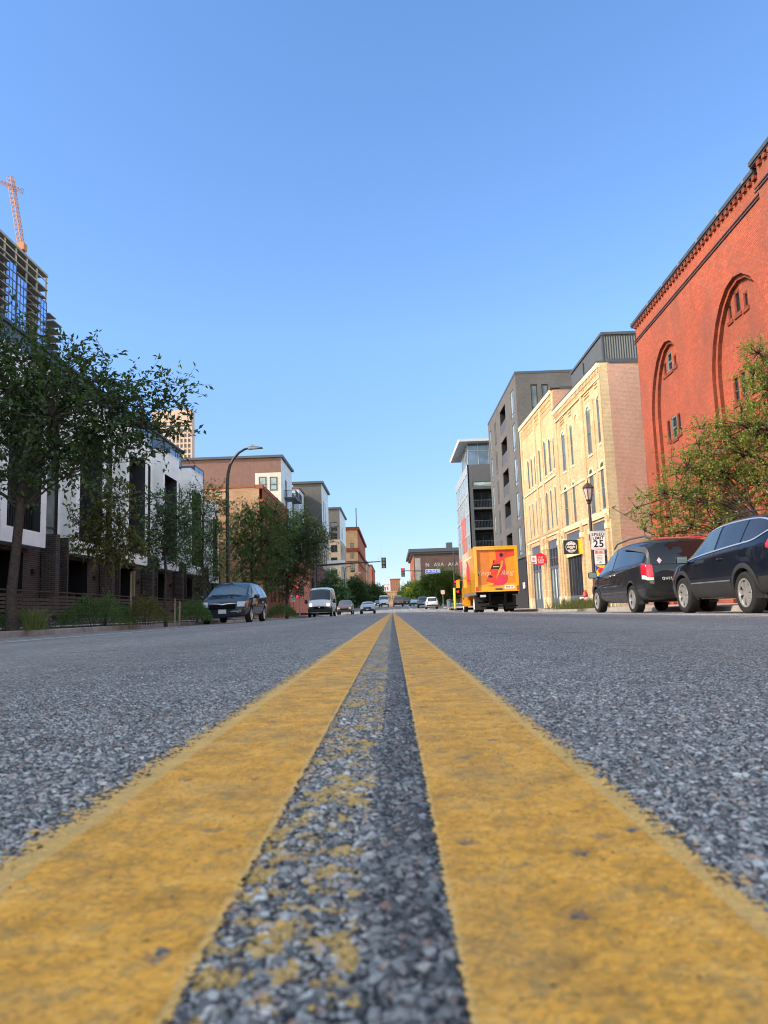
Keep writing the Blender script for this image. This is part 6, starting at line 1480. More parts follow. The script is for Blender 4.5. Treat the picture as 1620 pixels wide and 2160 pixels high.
# ---- white delivery van
st=[(-2.70,.5,.86,.8,.94,1.3,.93,2.2,.80,2.28),(-2.64,.42,.92,.85,1.0,1.35,.99,2.36,.84,2.44),(-2.4,.36,.95,.85,1.02,1.35,1.01,2.42,.85,2.50),(-1.2,.34,.96,.85,1.025,1.35,1.015,2.44,.86,2.52),(0,.34,.96,.85,1.025,1.35,1.015,2.44,.86,2.52),(.9,.34,.96,.85,1.025,1.33,1.01,2.42,.86,2.50),(1.35,.34,.96,.85,1.02,1.31,1.0,2.32,.85,2.42),(1.62,.34,.96,.83,1.015,1.29,.99,2.05,.84,2.18),(1.95,.34,.95,.82,1.01,1.26,.98,1.62,.86,1.74),(2.18,.34,.95,.80,1.0,1.22,.96,1.36,.87,1.46),(2.42,.34,.94,.76,.98,1.10,.93,1.20,.84,1.27),(2.60,.34,.92,.70,.95,.94,.89,1.02,.80,1.09),(2.70,.34,.86,.62,.88,.80,.82,.87,.72,.92),(2.73,.40,.74,.55,.76,.70,.72,.76,.62,.8)]
e,B=front_car('delivery_van','white high roofed delivery van with headlights on, coming along the shaded lane','' or st,'car_white',(1.75,-1.75),.35,-6.05,64.3,math.pi,1.0,None,cat='van')
w=MB(); B.top(w,1.44,2.20,8.3,0,0.008,18); w.build('windscreen',M['car_glass'],e,smooth=60)
w=MB(); B.patch(w,.95,2.0,6.3,7.9,0,0.006,14); w.build('window',M['car_glass'],e,smooth=60)
w=MB(); B.endpatch(w,-.86,.86,.40,.86,False,0,0.02,14); B.patch(w,2.2,2.7,2.0,4.2,0,.014,10,8); w.build('bumper',M['car_plastic'],e,smooth=60)
w=MB(); B.endpatch(w,-.42,.42,.68,.88,False,0,0.032,10); w.build('grille',M['car_under'],e,smooth=60)
w=MB(); y=yfront(B,0,.80)+.05; w.disc((0,y,.80),.07,1,16); w.build('badge',M['chrome'],e)
for sx in (1,-1):
    w=MB(); B.endpatch(w,sx*.64,sx*.84,.90,1.12,False,0,0.016,8); w.build('headlight',M['headlight_on'],e,smooth=60)
for sx in (1,-1): mirror(e,B,1.95,1.25,sx,(.26,.14,.36),'car_plastic',.2)
w=MB(); seam(B,w,.88,2.6,8.0); seam(B,w,-.45,2.6,8.0); w.build('door_seam',M['car_under'],e)
# ---- smaller traffic far down the road
def small_car(name,label,kind,paint,px,Y,away,rear_lights=True,extra=None,Xo=None,cat='car'):
    X=on_y(px,1280,Y)[0] if Xo is None else Xo
    L,W,H={'suv':(4.6,1.82,1.75),'sedan':(4.6,1.78,1.45),'pickup':(5.3,1.92,1.80),'jeep':(4.2,1.8,1.83),'van':(5.2,2.0,2.3)}[kind]
    h,l=W/2,L/2; z=H
    if kind in('suv','jeep'): st=[(-l,.5,h*.8,.7,h*.86,.95,h*.82,1.0,h*.7,1.05),(-l+.06,.38,h*.9,.72,h*.96,1.05,h*.93,z-.3,h*.74,z-.2),(-l+.25,.3,h*.94,.72,h,1.08,h*.97,z-.08,h*.70,z),(-.2,.28,h*.94,.72,h,1.06,h*.97,z-.06,h*.70,z),(.35,.28,h*.94,.72,h,1.04,h*.96,z-.12,h*.70,z-.05),(.95,.28,h*.94,.7,h,1.02,h*.95,1.12,h*.80,1.18),(1.3,.28,h*.93,.7,h*.98,1.0,h*.92,1.04,h*.80,1.08),(l-.15,.3,h*.9,.62,h*.93,.86,h*.86,.9,h*.72,.94),(l,.4,h*.75,.55,h*.78,.7,h*.72,.74,h*.6,.78)]
    elif kind=='van': st=[(-l,.5,h*.85,.8,h*.9,1.2,h*.9,z-.3,h*.78,z-.22),(-l+.1,.38,h*.93,.85,h*.98,1.3,h*.97,z-.08,h*.84,z),(0,.35,h*.94,.85,h,1.3,h*.98,z-.06,h*.85,z),(l-1.5,.35,h*.94,.85,h,1.3,h*.97,z-.1,h*.85,z-.04),(l-.75,.35,h*.93,.8,h*.98,1.2,h*.95,1.35,h*.86,1.45),(l-.25,.35,h*.9,.72,h*.94,.98,h*.9,1.04,h*.8,1.1),(l,.42,h*.78,.6,h*.8,.8,h*.75,.84,h*.65,.88)]
    elif kind=='sedan': st=[(-l,.5,h*.8,.66,h*.84,.86,h*.78,.9,h*.66,.94),(-l+.15,.35,h*.9,.68,h*.95,.96,h*.9,1.0,h*.76,1.04),(-l+.7,.3,h*.93,.7,h,1.0,h*.94,1.06,h*.78,1.1),(-.75,.28,h*.93,.7,h,1.0,h*.95,z-.12,h*.66,z-.05),(0,.28,h*.93,.7,h,.98,h*.95,z-.06,h*.68,z),(.4,.28,h*.93,.7,h,.97,h*.95,z-.14,h*.68,z-.08),(1.05,.28,h*.93,.68,h,.95,h*.94,1.02,h*.8,1.06),(l-.6,.28,h*.92,.66,h*.97,.88,h*.9,.92,h*.78,.96),(l-.1,.32,h*.86,.58,h*.88,.74,h*.8,.78,h*.68,.8),(l,.4,h*.7,.5,h*.72,.6,h*.66,.64,h*.55,.66)]
    else: st=[(-l,.55,h*.85,.75,h*.9,1.0,h*.9,1.04,h*.86,1.08),(-l+.1,.42,h*.92,.78,h*.97,1.1,h*.96,1.13,h*.92,1.15),(-.75,.38,h*.94,.78,h,1.12,h*.98,1.15,h*.93,1.17),(-.62,.38,h*.94,.78,h,1.12,h*.97,z-.1,h*.72,z-.04),(.3,.36,h*.94,.78,h,1.12,h*.97,z-.07,h*.74,z),(.6,.36,h*.94,.78,h,1.1,h*.96,z-.16,h*.74,z-.08),(1.15,.36,h*.94,.76,h,1.08,h*.95,1.18,h*.84,1.24),(l-.35,.36,h*.93,.74,h*.98,1.04,h*.92,1.08,h*.84,1.12),(l-.05,.4,h*.9,.66,h*.93,.9,h*.88,.95,h*.8,.98),(l,.5,h*.8,.6,h*.82,.8,h*.78,.84,h*.7,.86)]
    wr=.37 if kind in('pickup','jeep') else .33; wys=(l*.60,-l*.60)
    e,B=front_car(name,label,st,paint,wys,wr,X,Y,0 if away else math.pi,h*.97,None,cat=cat,nu=56)
    top=z
    if kind=='van': B.top((w:=MB()),l-1.42,l-.72,8.3,0,.008); w.build('windscreen',M['car_glass'],e,smooth=60)
    else:
        a,b={'suv':(.38,1.02),'jeep':(.38,1.02),'sedan':(.42,1.02),'pickup':(.62,1.14)}[kind]; w=MB(); B.top(w,a,b,8.6,0,.008); w.build('windscreen',M['car_clear'],e,smooth=60)
        y0={'suv':-l+.35,'jeep':-l+.35,'sedan':-.95,'pickup':-.55}[kind]; w=MB(); B.patch(w,y0,.85,6.4,7.9,0,.007); w.build('window',M['car_glass'],e,smooth=60)
    if away:
        w=MB(); B.endpatch(w,-h*.68,h*.68,*((1.1,z-.2) if kind!='sedan' else (1.0,1.0+.01)),True,0,.014); 
        if kind=='sedan': w=MB(); B.top(w,-1.55,-.85,8.7,0,.008)
        w.build('rear_window',M['car_glass'],e,smooth=60)
        for sx in (1,-1): w=MB(); B.endpatch(w,sx*h*.74,sx*h*.88,.80,1.02,True,0,.02,4); w.build('tail_light',M['tail_red'],e)
        w=MB(); B.endpatch(w,-h*.9,h*.9,.42,.62,True,0,.03,6); w.build('rear_bumper',M['car_plastic'],e); w=MB(); B.endpatch(w,-.16,.16,.66,.78,True,0,.03,4); w.build('number_plate',M['plate'],e)
    else:
        for sx in (1,-1): w=MB(); zz=.80 if kind!='sedan' else .68; B.endpatch(w,sx*h*.58,sx*h*.86,zz-.08,zz+.08,False,0,.02,5); w.build('headlight',M['lamp_clear'],e)
        w=MB(); B.endpatch(w,-h*.5,h*.5,.60,.76,False,0,.02,6); w.build('grille',M['car_under'],e); w=MB(); B.endpatch(w,-h*.85,h*.85,.36,.56,False,0,.03,6); w.build('bumper',M['car_plastic'],e); w=MB(); y=yfront(B,0,.5)+.05; w.box(-.155,.155,y,y+.01,.44,.58); w.build('number_plate',M['plate'],e)
    return e,B
small_car('pickup_truck','brown pickup truck with dark grille parked behind the white delivery van','pickup','car_brown',729,92.0,False,cat='truck')
small_car('hatchback','silver hatchback driving toward the camera beside the parked brown pickup','sedan','car_silver',776,88.0,False)
small_car('car','dark car waiting behind the silver hatchback near the far crossing','sedan','car_dark',798,158.0,False)
small_car('van','small white van driving toward the camera far down the road','van','car_white',810,150.0,False,cat='van')
e,B=small_car('jeep','dusty pink boxy jeep with a yellow roof box driving away on the far road','jeep','car_rose',840,134.0,True)
w=MB(); w.box(-.55,.55,-.9,.1,1.86,2.05); w.build('roof_box',M['sign_yellow'],e)
small_car('car','dark car seen from behind just right of the pink jeep','suv','car_dark',858,158.0,True)
small_car('car','white saloon parked far along the sunny kerb beyond the grey pickup','sedan','car_white',874,150.0,True)
small_car('pickup_truck','blue grey pickup truck standing next to the white SUV at the crossing','pickup','car_greyblue',893,120.0,True,cat='truck')
small_car('suv','white SUV seen from behind just beyond the crossing','suv','car_white',910,109.0,True)
# ---- yellow box truck
TY=39.9; Xc=(on_y(1003.5,1250,TY)[0]+on_y(1095,1250,TY)[0])/2; hw=(on_y(1095,1250,TY)[0]-on_y(1003.5,1250,TY)[0])/2
e=thing('box_truck','yellow box truck with an orange drink advert on its roll-up rear door','truck',(Xc,TY,road_z(Xc,TY)+0.004))
g0=e.location.z; zb=on_y(1050,1247.5,TY)[2]-g0; zt=on_y(1050,1152.5,TY)[2]-g0; Lb=6.6
w=MB(); fr=.14
w.box(-hw,-hw+.03,0.02,Lb,zb,zt); w.box(hw-.03,hw,0.02,Lb,zb,zt); w.box(-hw+.03,hw-.03,0.02,Lb,zt-.03,zt); w.box(-hw+.03,hw-.03,.2,Lb,zb,zb+.03); w.box(-hw+.03,hw-.03,Lb-.03,Lb,zb+.03,zt-.03)
w.build('cargo_box',M['truck_yellow'],e)
w=MB(); w.box(-hw-.015,-hw+fr,-.05,.08,zb,zt+.02); w.box(hw-fr,hw+.015,-.05,.08,zb,zt+.02); w.box(-hw+fr,hw-fr,-.05,.08,zt-.17,zt+.02); w.box(-hw+fr,hw-fr,-.05,.08,zb,zb+.06)
for x in (-.75,-.3,0,.3,.75): w.box(x-.12,x+.12,-.062,-.05,zt-.06,zt-.03)
w.build('rear_frame',M['truck_yellow'],e)
M['ad_orange']=(lambda: (lambda k: (k.pbsdf(k.ramp(k.math('ADD',k.math('MULTIPLY',k.n('ShaderNodeTexCoord').outputs['Generated'].node.outputs['Generated'] and k.mapr(k.noise(k.obj(),0.9,2),.3,.7),.55),.15),[(0,(.78,.16,.03,1)),(.5,(.86,.27,.02,1)),(1,(.88,.36,.03,1))]),.4,.4),k.mat)[1])(NT('ad_orange')))()
dz0,dz1,dx0,dx1=zb+.06,zt-.17,-hw+fr,hw-fr; W_=dx1-dx0; H_=dz1-dz0
w=MB(); w.box(dx0,dx1,.04,.06,dz0,dz1); 
dr=w.build('roll_door',M['ad_orange'],e)
def ad(u,v): return (dx0+W_*u,dz1-H_*v)        # picture fractions on the door
def adpoly(mb,pts,off,mi): mb.add([(ad(u,v)[0],.04-off,ad(u,v)[1]) for u,v in pts],[tuple(range(len(pts)))],mi)
M['ad_red']=plain('ad_red',(.72,.055,.03,1),.4,.4,var=.2); M['ad_crimson']=plain('ad_crimson',(.68,.045,.075,1),.4,.4,var=.2,scale=2); M['ad_yellow']=plain('ad_yellow',(.88,.40,.03,1),.4,.4,var=.1); M['ad_deep']=plain('ad_deep',(.68,.20,.03,1),.4,.4,var=.1); M['ad_black']=plain('ad_black',(.03,.012,.010,1),.4,.4); M['ad_cream']=plain('ad_cream',(.86,.66,.42,1),.5,.4)
w=MB()
adpoly(w,[(.03,.02),(.32,.02),(.36,.62),(.24,.84),(.03,.86)],.003,3)                                                     # deep orange panel
adpoly(w,[(.03,.90),(.30,.82),(1,.84),(1,1),(.03,1)],.004,2)                                                            # floor
adpoly(w,[(.50,.02),(1,.02),(1,.16),(.80,.20),(.52,.30)],.003,0)
P=[(.40,.86)]+[(.62+.18*math.cos(t)*1.0,.70+.18*math.sin(t)) for t in np.linspace(1.9,-0.7,14)]+[(.76,.40),(.73,.22),(.69,.13),(.64,.15),(.66,.28),(.68,.40),(.60,.55),(.46,.80)]
adpoly(w,P,.006,1)                                                                                                     # crimson swirl
adpoly(w,[(.44,.80),(.62,.50),(.70,.30),(.685,.26),(.66,.36),(.56,.52)],.008,2)                                          # pale highlight
adpoly(w,[(.47,.25),(.56,.23),(.64,.27),(.60,.40),(.55,.54),(.45,.84),(.23,.77),(.36,.46),(.41,.34)],.010,0)              # bottle
adpoly(w,[(.42,.365),(.62,.36),(.58,.48),(.36,.475)],.012,4); adpoly(w,[(.44,.26),(.47,.255),(.45,.33),(.42,.34)],.012,4)    # label
adpoly(w,[(.31,.62),(.40,.65),(.39,.69),(.29,.67)],.012,4)
adpoly(w,[(.42+.17*math.cos(t),.885+.022*math.sin(t)) for t in np.linspace(0,2*math.pi,16,endpoint=False)],.006,3)
adpoly(w,[(.655+.05*math.cos(t),.135+.05*math.sin(t)*W_/H_) for t in np.linspace(0,2*math.pi,18,endpoint=False)],.012,4)
adpoly(w,[(.70,.88),(.96,.88),(.96,.965),(.70,.965)],.008,6)
for k in range(9): adpoly(w,[(.735+k*.022,.905),(.749+k*.022,.905),(.749+k*.022,.94),(.735+k*.022,.94)] if k!=5 else [(.86,.92),(.861,.92),(.861,.921)],.010,7)
for (a,b) in ((.43,.60),): 
    for k in range(6): adpoly(w,[(.43+k*.026,.405),(.446+k*.026,.405),(.440+k*.026,.43),(.424+k*.026,.43)],.014,5)
MX=lambda u,v:Matrix.Translation((ad(u,v)[0],.022,ad(u,v)[1]))@Matrix.Rotation(R(90),4,'X')
text_mb(w,'Keep',.36,MX(.155,.575),5,shear=.45,bold=-.004); text_mb(w,'lking',.36,MX(.78,.575),5,shear=.45,bold=-.004)
w.build('advert',[M['ad_red'],M['ad_crimson'],M['ad_yellow'],M['ad_deep'],M['ad_black'],M['ad_cream'],M['sign_white'],M['metal_dark']],dr,fixn=False)
w=MB(); w.box(-.10,.28,-.02,.03,zb+.10,zb+.17); w.build('door_latch',M['metal_dark'],dr)
w=MB()
def sp(y,v): return (-hw-.006,y,zb+(zt-zb)*v)
w.add([sp(1.2,.80),sp(5.8,.80),sp(5.8,.84),sp(1.2,.84)],[(0,1,2,3)],1); w.add([sp(2.3,.22),sp(4.0,.22),sp(4.4,.55),sp(3.6,.78),sp(2.6,.60)],[(0,1,2,3,4)],0); w.add([sp(3.9,.72),sp(4.1,.72),sp(4.1,.8),sp(3.9,.8)],[(0,1,2,3)],2); w.add([sp(.3,.30),sp(6.3,.30),sp(6.3,.315),sp(.3,.315)],[(0,1,2,3)],3)
w.build('side_advert',[M['ad_crimson'],M['ad_cream'],M['ad_red'],M['ad_deep']],e,fixn=False)
w=MB(); w.box(-hw-.01,-hw+.03,.08,Lb,zb-.16,zb); w.box(hw-.03,hw+.01,.08,Lb,zb-.16,zb); w.build('lower_rail',M['metal_grey'],e)
w=MB()
for x in (-.42,.42): w.box(x-.05,x+.05,.2,Lb+2.4,zb-.34,zb-.12)
w.box(-hw+.05,hw-.05,.1,.25,zb-.14,zb-.02); 
for x in (-.42,.42): w.box(x-.05,x+.05,.02,.14,zb-.75,zb-.02)
w.box(-hw+.25,hw-.1,-.02,.08,zb-.82,zb-.74); w.box(-.35,.40,.3,.9,zb-.7,zb-.2); w.box(-hw+.2,hw-.2,1.0,1.1,zb-.6,zb-.1)
w.build('chassis',M['car_under'],e)
w=MB(); w.box(-.95+.02,-.62,.0,.02,zb-.28,zb-.16); w.build('number_plate',M['plate'],e)
for x in (-hw+.06,hw-.06):
    for k in range(2): w=MB(); w.box(x-.04,x+.04,-.065,-.05,zb+.06+k*.12,zb+.16+k*.12); w.build('tail_light',M['tail_red'],e)
w=MB(); w.add([(-hw+.02,1.05,.16),(-.52,1.05,.16),(-.40,1.02,zb-.45),(-.60,1.0,zb-.24),(-hw+.02,1.0,zb-.16),(-hw+.02,1.03,.16),(-.52,1.03,.16),(-.40,1.0,zb-.45),(-.60,.98,zb-.24),(-hw+.02,.98,zb-.16)],[(0,1,2,3,4),(9,8,7,6,5),(0,5,6,1),(1,6,7,2),(2,7,8,3),(3,8,9,4),(4,9,5,0)]); w.build('mud_flap',M['car_plastic'],e)
w=MB(); w.box(.52,hw-.02,1.03,1.05,.16,zb-.2); w.build('mud_flap',M['car_plastic'],e)
for sx in (1,-1):
    make_wheel(e,sx*(hw-.18),1.75,.46,.24,sx,8,'sign_white'); make_wheel(e,sx*(hw-.46),1.75,.46,.24,sx,8,'rim_dark')
    make_wheel(e,sx*(hw-.20),Lb+1.35,.46,.26,sx,8,'sign_white')
w=MB()   # cab, tucked in front of the box
w.prism([(Lb+.12,zb-.30),(Lb+2.6,zb-.35),(Lb+2.6,zb+.35),(Lb+1.75,zb+.55),(Lb+1.25,zb+1.35),(Lb+.12,zb+1.45)],0,-hw+.12,hw-.12); w.prism([(Lb+.85,zb-.62),(Lb+2.55,zb-.62),(Lb+2.55,zb-.3),(Lb+.85,zb-.3)],0,-hw+.10,hw-.10)
w.box(-hw-.02,-hw+.35,Lb-.3,Lb+.75,.42,zb-.3); w.box(-hw-.02,-hw+.3,Lb-.35,Lb+.8,.36,.44)
cab=w.build('cab',M['truck_yellow'],e)
w=MB(); w.quad((-hw+.115,Lb+.4,zb+.55),(-hw+.115,Lb+1.45,zb+.55),(-hw+.115,Lb+1.15,zb+1.25),(-hw+.115,Lb+.4,zb+1.3)); w.build('window',M['car_glass'],cab)
w=MB()
for sx in (1,-1):
    w.tube([(sx*(hw-.1),Lb+1.35,zb+.9),(sx*(hw+.22),Lb+1.3,zb+1.0)],.02,6); w.box(sx*(hw+.12),sx*(hw+.34),Lb+1.25,Lb+1.35,zb+.45,zb+.95)
w.build('side_mirror',M['truck_yellow'],cab)
# ---------------------------------------------------------------- street furniture
def T3(p): return tuple(float(v) for v in p)
def furn(name,label,cat,X,Y,z=None,group=None):
    z=road_z(X,Y)+0.10 if z is None else z
    e=thing(name,label,cat,(X,Y,z),0,group); o=np.array([X,Y,z])
    return e,(lambda px,py,dy=0.0: T3(on_y(px,py,Y+dy)-o))
SIGNX=lambda p: Matrix.Translation(p)@Matrix.Rotation(R(90),4,'X')
def plate_mb(mb,cx,y,cz,w,h,t=0.012,mi=0,r=0.04):
    """rounded sign plate facing -Y"""
    pts=[]
    for (sx,sz,a0) in ((1,1,0),(-1,1,90),(-1,-1,180),(1,-1,270)):
        for k in range(5):
            a=R(a0+k*22.5); pts.append((cx+sx*(w/2-r)+r*math.cos(a),cz+sz*(h/2-r)+r*math.sin(a)))
    mb.prism(pts,1,y,y+t,mi)
# curved street lamp on the shaded side
X,Y=-8.45,37.5; X=on_y(481.5,1215,Y)[0]; e,L=furn('street_lamp','tall black street lamp with curved arm and flat head behind dark blue minivan','street lamp',X,Y)
base=(0,0,-0.1); w=MB(); pth=[base,(0,0,1.0),L(480,1100),L(479.5,1030),L(481,1000),L(485,982),L(493,967),L(504,955),L(516,947.5),L(529,944.5)]
w.tube(pth,[.125,.105,.095,.088,.082,.078,.072,.066,.058,.05],12); w.lathe([(.20,-.1),(.20,.03),(.14,.10),(.13,.9),(.11,.95)],(0,0,0),2,14); w.build('pole',M['metal_black'],e,smooth=50)
a=L(524,944); b=L(554,944.5); w=MB(); zc=a[2]; w.add([(a[0],-.13,zc+.03),(b[0],-.16,zc-.03),(b[0],.16,zc-.03),(a[0],.13,zc+.03),(a[0],-.13,zc-.10),(b[0],-.12,zc-.07),(b[0],.12,zc-.07),(a[0],.13,zc-.10),(a[0]+.25,0,zc+.10)],[(0,1,8),(1,2,8),(2,3,8),(3,0,8),(4,7,6,5),(0,4,5,1),(1,5,6,2),(2,6,7,3),(3,7,4,0)])
w.box(a[0]+.16,a[0]+.24,-.04,.04,zc+.08,zc+.18); w.build('lamp_head',M['metal_grey'],e)
# signal head helper
def sig_head(par,c,w_,h_,lit=None,face=-1,n=3,nm='signal_head'):
    m=MB(); x,y,z=c; m.box(x-w_/2,x+w_/2,y,y+w_*.55,z-h_/2,z+h_/2); 
    for k in range(n):
        zz=z+h_/2-h_*(k+.5)/n; r=h_/n*.42
        ring=[(x+r*1.08*math.cos(t),zz+r*1.08*math.sin(t)) for t in np.linspace(R(-20),R(200),11)]
        for p,q in zip(ring,ring[1:]): m.quad((p[0],y,p[1]),(q[0],y,q[1]),(q[0],y-w_*.45,q[1]),(p[0],y-w_*.45,p[1]))
    ho=m.build(nm,M['sign_black'],par)
    for k in range(n):
        zz=z+h_/2-h_*(k+.5)/n; r=h_/n*.40; l=MB(); l.disc((x,y-.006,zz),r,1,16); l.build('lens',M['signal_red'] if lit==k else M['lens_off'],ho)
    return ho
M['lens_off']=plain('lens_off',(.34,.32,.30,1),.25,.5)
X,Y=on_y(667.5,1270,81.0)[0],81.0; e,L=furn('traffic_signal','mast arm signal with three pale lenses reaching over the road','traffic signal',X,Y)
w=MB(); w.tube([(0,0,-.3),L(667.3,1192),L(667,1130)],[.14,.12,.09],10); w.lathe([(.25,-.3),(.25,.1),(.15,.25)],(0,0,0),2,12); w.build('pole',M['metal_black'],e,smooth=50)
w=MB(); w.tube([L(668,1193),L(730,1188.5),L(803,1184.5)],[.11,.085,.05],8); w.tube([L(671,1134),L(692,1132)],.03,6); w.build('mast_arm',M['metal_black'],e,smooth=50)
sig_head(e,L(809.5,1187.2),.50,1.16)
w=MB(); p=L(690,1185);q=L(728,1192); w.box(p[0],q[0],.05,.07,q[2]-.12,p[2]+.12); w.build('name_sign',M['sign_white'],e)
for px in (663.5,670.5): sig_head(e,L(px,1124),.30,.52,n=2)
w=MB(); w.tube([L(798,1184.5),L(798,1173)],.012,5); w.tube([L(803.5,1183),L(803.5,1150)],.010,5); w.build('antenna',M['metal_grey'],e)
X,Y=on_y(632,1280,80.0)[0],80.0; e,L=furn('traffic_signal','pale kerb side signal post with red lamps in front of the maroon brick podium','traffic signal',X,Y)
w=MB(); w.tube([(0,0,-.3),L(631.8,1222)],.07,8); w.lathe([(.2,-.3),(.2,0),(.09,.12)],(0,0,0),2,12); w.build('pole',M['metal_grey'],e,smooth=50)
sig_head(e,L(627.5,1245,-.1),.34,.95,lit=0); sig_head(e,L(637,1247,-.1),.34,.95); sig_head(e,L(626.5,1258.5,-.1),.32,.36,lit=0,n=1,nm='pedestrian_signal')
# blue street name signal on the sunny corner
X,Y=on_y(958.3,1284,104.5)[0],104.5; e,L=furn('traffic_signal','mast arm signal showing red with a blue street name sign','traffic signal',X,Y)
w=MB(); w.tube([(0,0,-.3),L(957.6,1205),L(957,1163)],[.13,.11,.07],10); w.build('pole',M['metal_black'],e,smooth=50)
w=MB(); w.tube([L(957.5,1204.5),L(905,1204.5),L(854,1204)],[.10,.08,.05],8); w.build('mast_arm',M['metal_black'],e,smooth=50)
sig_head(e,L(850.2,1207.5),.50,1.20,lit=0); sig_head(e,L(960.3,1233,-.15),.46,1.15,lit=0); sig_head(e,L(965.8,1248,-.1),.42,.42,lit=0,n=1,nm='pedestrian_signal')
c=L(913,1205); w=MB(); wd=2.05; ht=.56; plate_mb(w,c[0],-.14,c[2],wd,ht,.02,1,.05); plate_mb(w,c[0],-.152,c[2],wd-.10,ht-.10,.012,0,.04); text_mb(w,'N 2nd St',.46,SIGNX((c[0]+.12,-.156,c[2]+.0)),1,bold=.006); text_mb(w,'200',.18,SIGNX((c[0]-.82,-.156,c[2])),1)
w.build('street_name_sign',[M['sign_blue'],M['sign_white']],e)
p=L(959.6,1284); q=L(959.6,1243); w=MB(); w.tube([(p[0],-.35,-.2),(q[0],-.35,q[2])],.17,12); 
X2=e.location.x+p[0]; e2=thing('bollard','tall bright yellow guard post at the foot of the sunny corner signal','post',(X2,Y-.6,e.location.z)); w=MB(); hh=q[2]+.1; w.tube([(0,0,-.2),(0,0,hh)],.17,14); w.lathe([(.17,hh),(.12,hh+.06),(.001,hh+.08)],(0,0,0),2,14); w.build('post',M['yellow_paint'],e2,smooth=50); w=MB(); w.lathe([(.24,-.2),(.24,-.02),(.18,.02)],(0,0,0),2,14); w.build('base',M['metal_dark'],e2)
# lantern lamp
X,Y=8.30,31.2; X=on_y(1249,1150,Y)[0]; e,L=furn('lantern_lamp','dark ornamental street lamp with a six sided lantern in front of the yellow brick building','street lamp',X,Y)
t=L(1245,1057); w=MB(); w.tube([(0,0,-.1),(0,0,.9)],[.13,.10],12); w.lathe([(.17,-.1),(.17,.12),(.13,.25),(.11,.8),(.13,.86),(.09,.95)],(0,0,0),2,16); w.tube([(0,0,.9),(0,0,t[2]-.05)],[.082,.058],12); w.lathe([(.06,t[2]-.12),(.10,t[2]-.08),(.07,t[2]-.03),(.13,t[2]+.03),(.09,t[2]+.06)],(0,0,0),2,14); w.build('pole',M['lamp_brown'],e,smooth=50)
zb=t[2]+.05; zt=L(1243,1029)[2]; zp=L(1243,1012)[2]; w=MB(); w.lathe([(.10,zb),(.205,zt-.02)],(0,0,0),2,6,cap=True); w.build('lantern_glass',M['lamp_glass'],e)
w=MB()
for k in range(6):
    a=2*math.pi*k/6; w.tube([(.105*math.cos(a),.105*math.sin(a),zb),(.212*math.cos(a),.212*math.sin(a),zt)],.014,5)
w.lathe([(.235,zt-.03),(.245,zt+.01),(.15,zt+.13),(.07,zt+.20),(.03,zt+.22),(.02,zp-.03),(.001,zp)],(0,0,0),2,6); w.lathe([(.12,zb-.02),(.12,zb+.02)],(0,0,0),2,6); w.build('lantern_frame',M['lamp_brown'],e)
# speed limit sign post
X,Y=on_y(1263,1180,30.0)[0],30.0; e,L=furn('sign_post','sign post carrying the white speed limit 25 sign and parking notices','road sign',X,Y)
w=MB(); w.box(-.03,.03,.02,.06,-.2,L(1262,1122)[2]); w.build('post',M['metal_grey'],e)
c=L(1262,1139.5); w=MB(); plate_mb(w,c[0],-.004,c[2],.61,.76,.012,0,.04); 
for (x0,x1,z0,z1) in ((-.275,.275,.345,.353),(-.275,.275,-.353,-.345),(-.283,-.275,-.34,.34),(.275,.283,-.34,.34)): w.box(c[0]+x0,c[0]+x1,-.007,-.004,c[2]+z0,c[2]+z1,1)
text_mb(w,'SPEED',.175,SIGNX((c[0],-.009,c[2]+.235)),1,space=1.12,bold=.0035); text_mb(w,'LIMIT',.175,SIGNX((c[0],-.009,c[2]+.085)),1,space=1.12,bold=.0035); text_mb(w,'25',.40,SIGNX((c[0],-.009,c[2]-.155)),1,space=1.12,bold=.009)
w.build('speed_limit_sign',[M['sign_white'],M['sign_black']],e,fixn=False)
c=L(1265,1175.5); w=MB(); plate_mb(w,c[0],0.0,c[2],.41,.57,.010,0,.03); plate_mb(w,c[0],-.003,c[2]+.20,.37,.14,.003,1,.02)
text_mb(w,'P',.11,SIGNX((c[0]-.115,-.006,c[2]+.20)),3,bold=.003); ring=[(c[0]-.115+.058*math.cos(a),c[2]+.20+.058*math.sin(a)) for a in np.linspace(0,2*math.pi,17)]
for p,q in zip(ring,ring[1:]): w.quad((p[0],-.007,p[1]),(q[0],-.007,q[1]),(c[0]-.115+(q[0]-c[0]+.115)*.8,-.007,c[2]+.20+(q[1]-c[2]-.20)*.8),(c[0]-.115+(p[0]-c[0]+.115)*.8,-.007,c[2]+.20+(p[1]-c[2]-.20)*.8),3)
for k,(wd,z) in enumerate(((.22,.06),(.26,.0),(.20,-.055),(.24,-.11))):
    for j in range(5): w.box(c[0]-wd/2+j*wd/5,c[0]-wd/2+j*wd/5+wd/7,-.004,-.001,c[2]+z-.014,c[2]+z+.014,2)
text_mb(w,'\u2192' if False else '->',.12,SIGNX((c[0]+.02,-.004,c[2]-.20)),4,bold=.003); text_mb(w,'NO',.055,SIGNX((c[0]+.06,-.006,c[2]+.225)),3,bold=.002); text_mb(w,'PARK',.05,SIGNX((c[0]+.06,-.006,c[2]+.175)),3,bold=.002)
w.build('parking_sign',[M['sign_white'],M['sign_pink'],M['sign_green'],M['sign_red'],M['sign_black']],e,fixn=False)
c=L(1267,1203); w=MB(); plate_mb(w,c[0],0.0,c[2]-.16,.40,.72,.010,0,.03); w.box(c[0]-.2,c[0]+.2,-.003,0,c[2]-.20,c[2]+.2,3)
arc=[(c[0]+.02+.22*math.cos(a),c[2]-.12+.22*math.sin(a)) for a in np.linspace(R(95),R(200),10)]
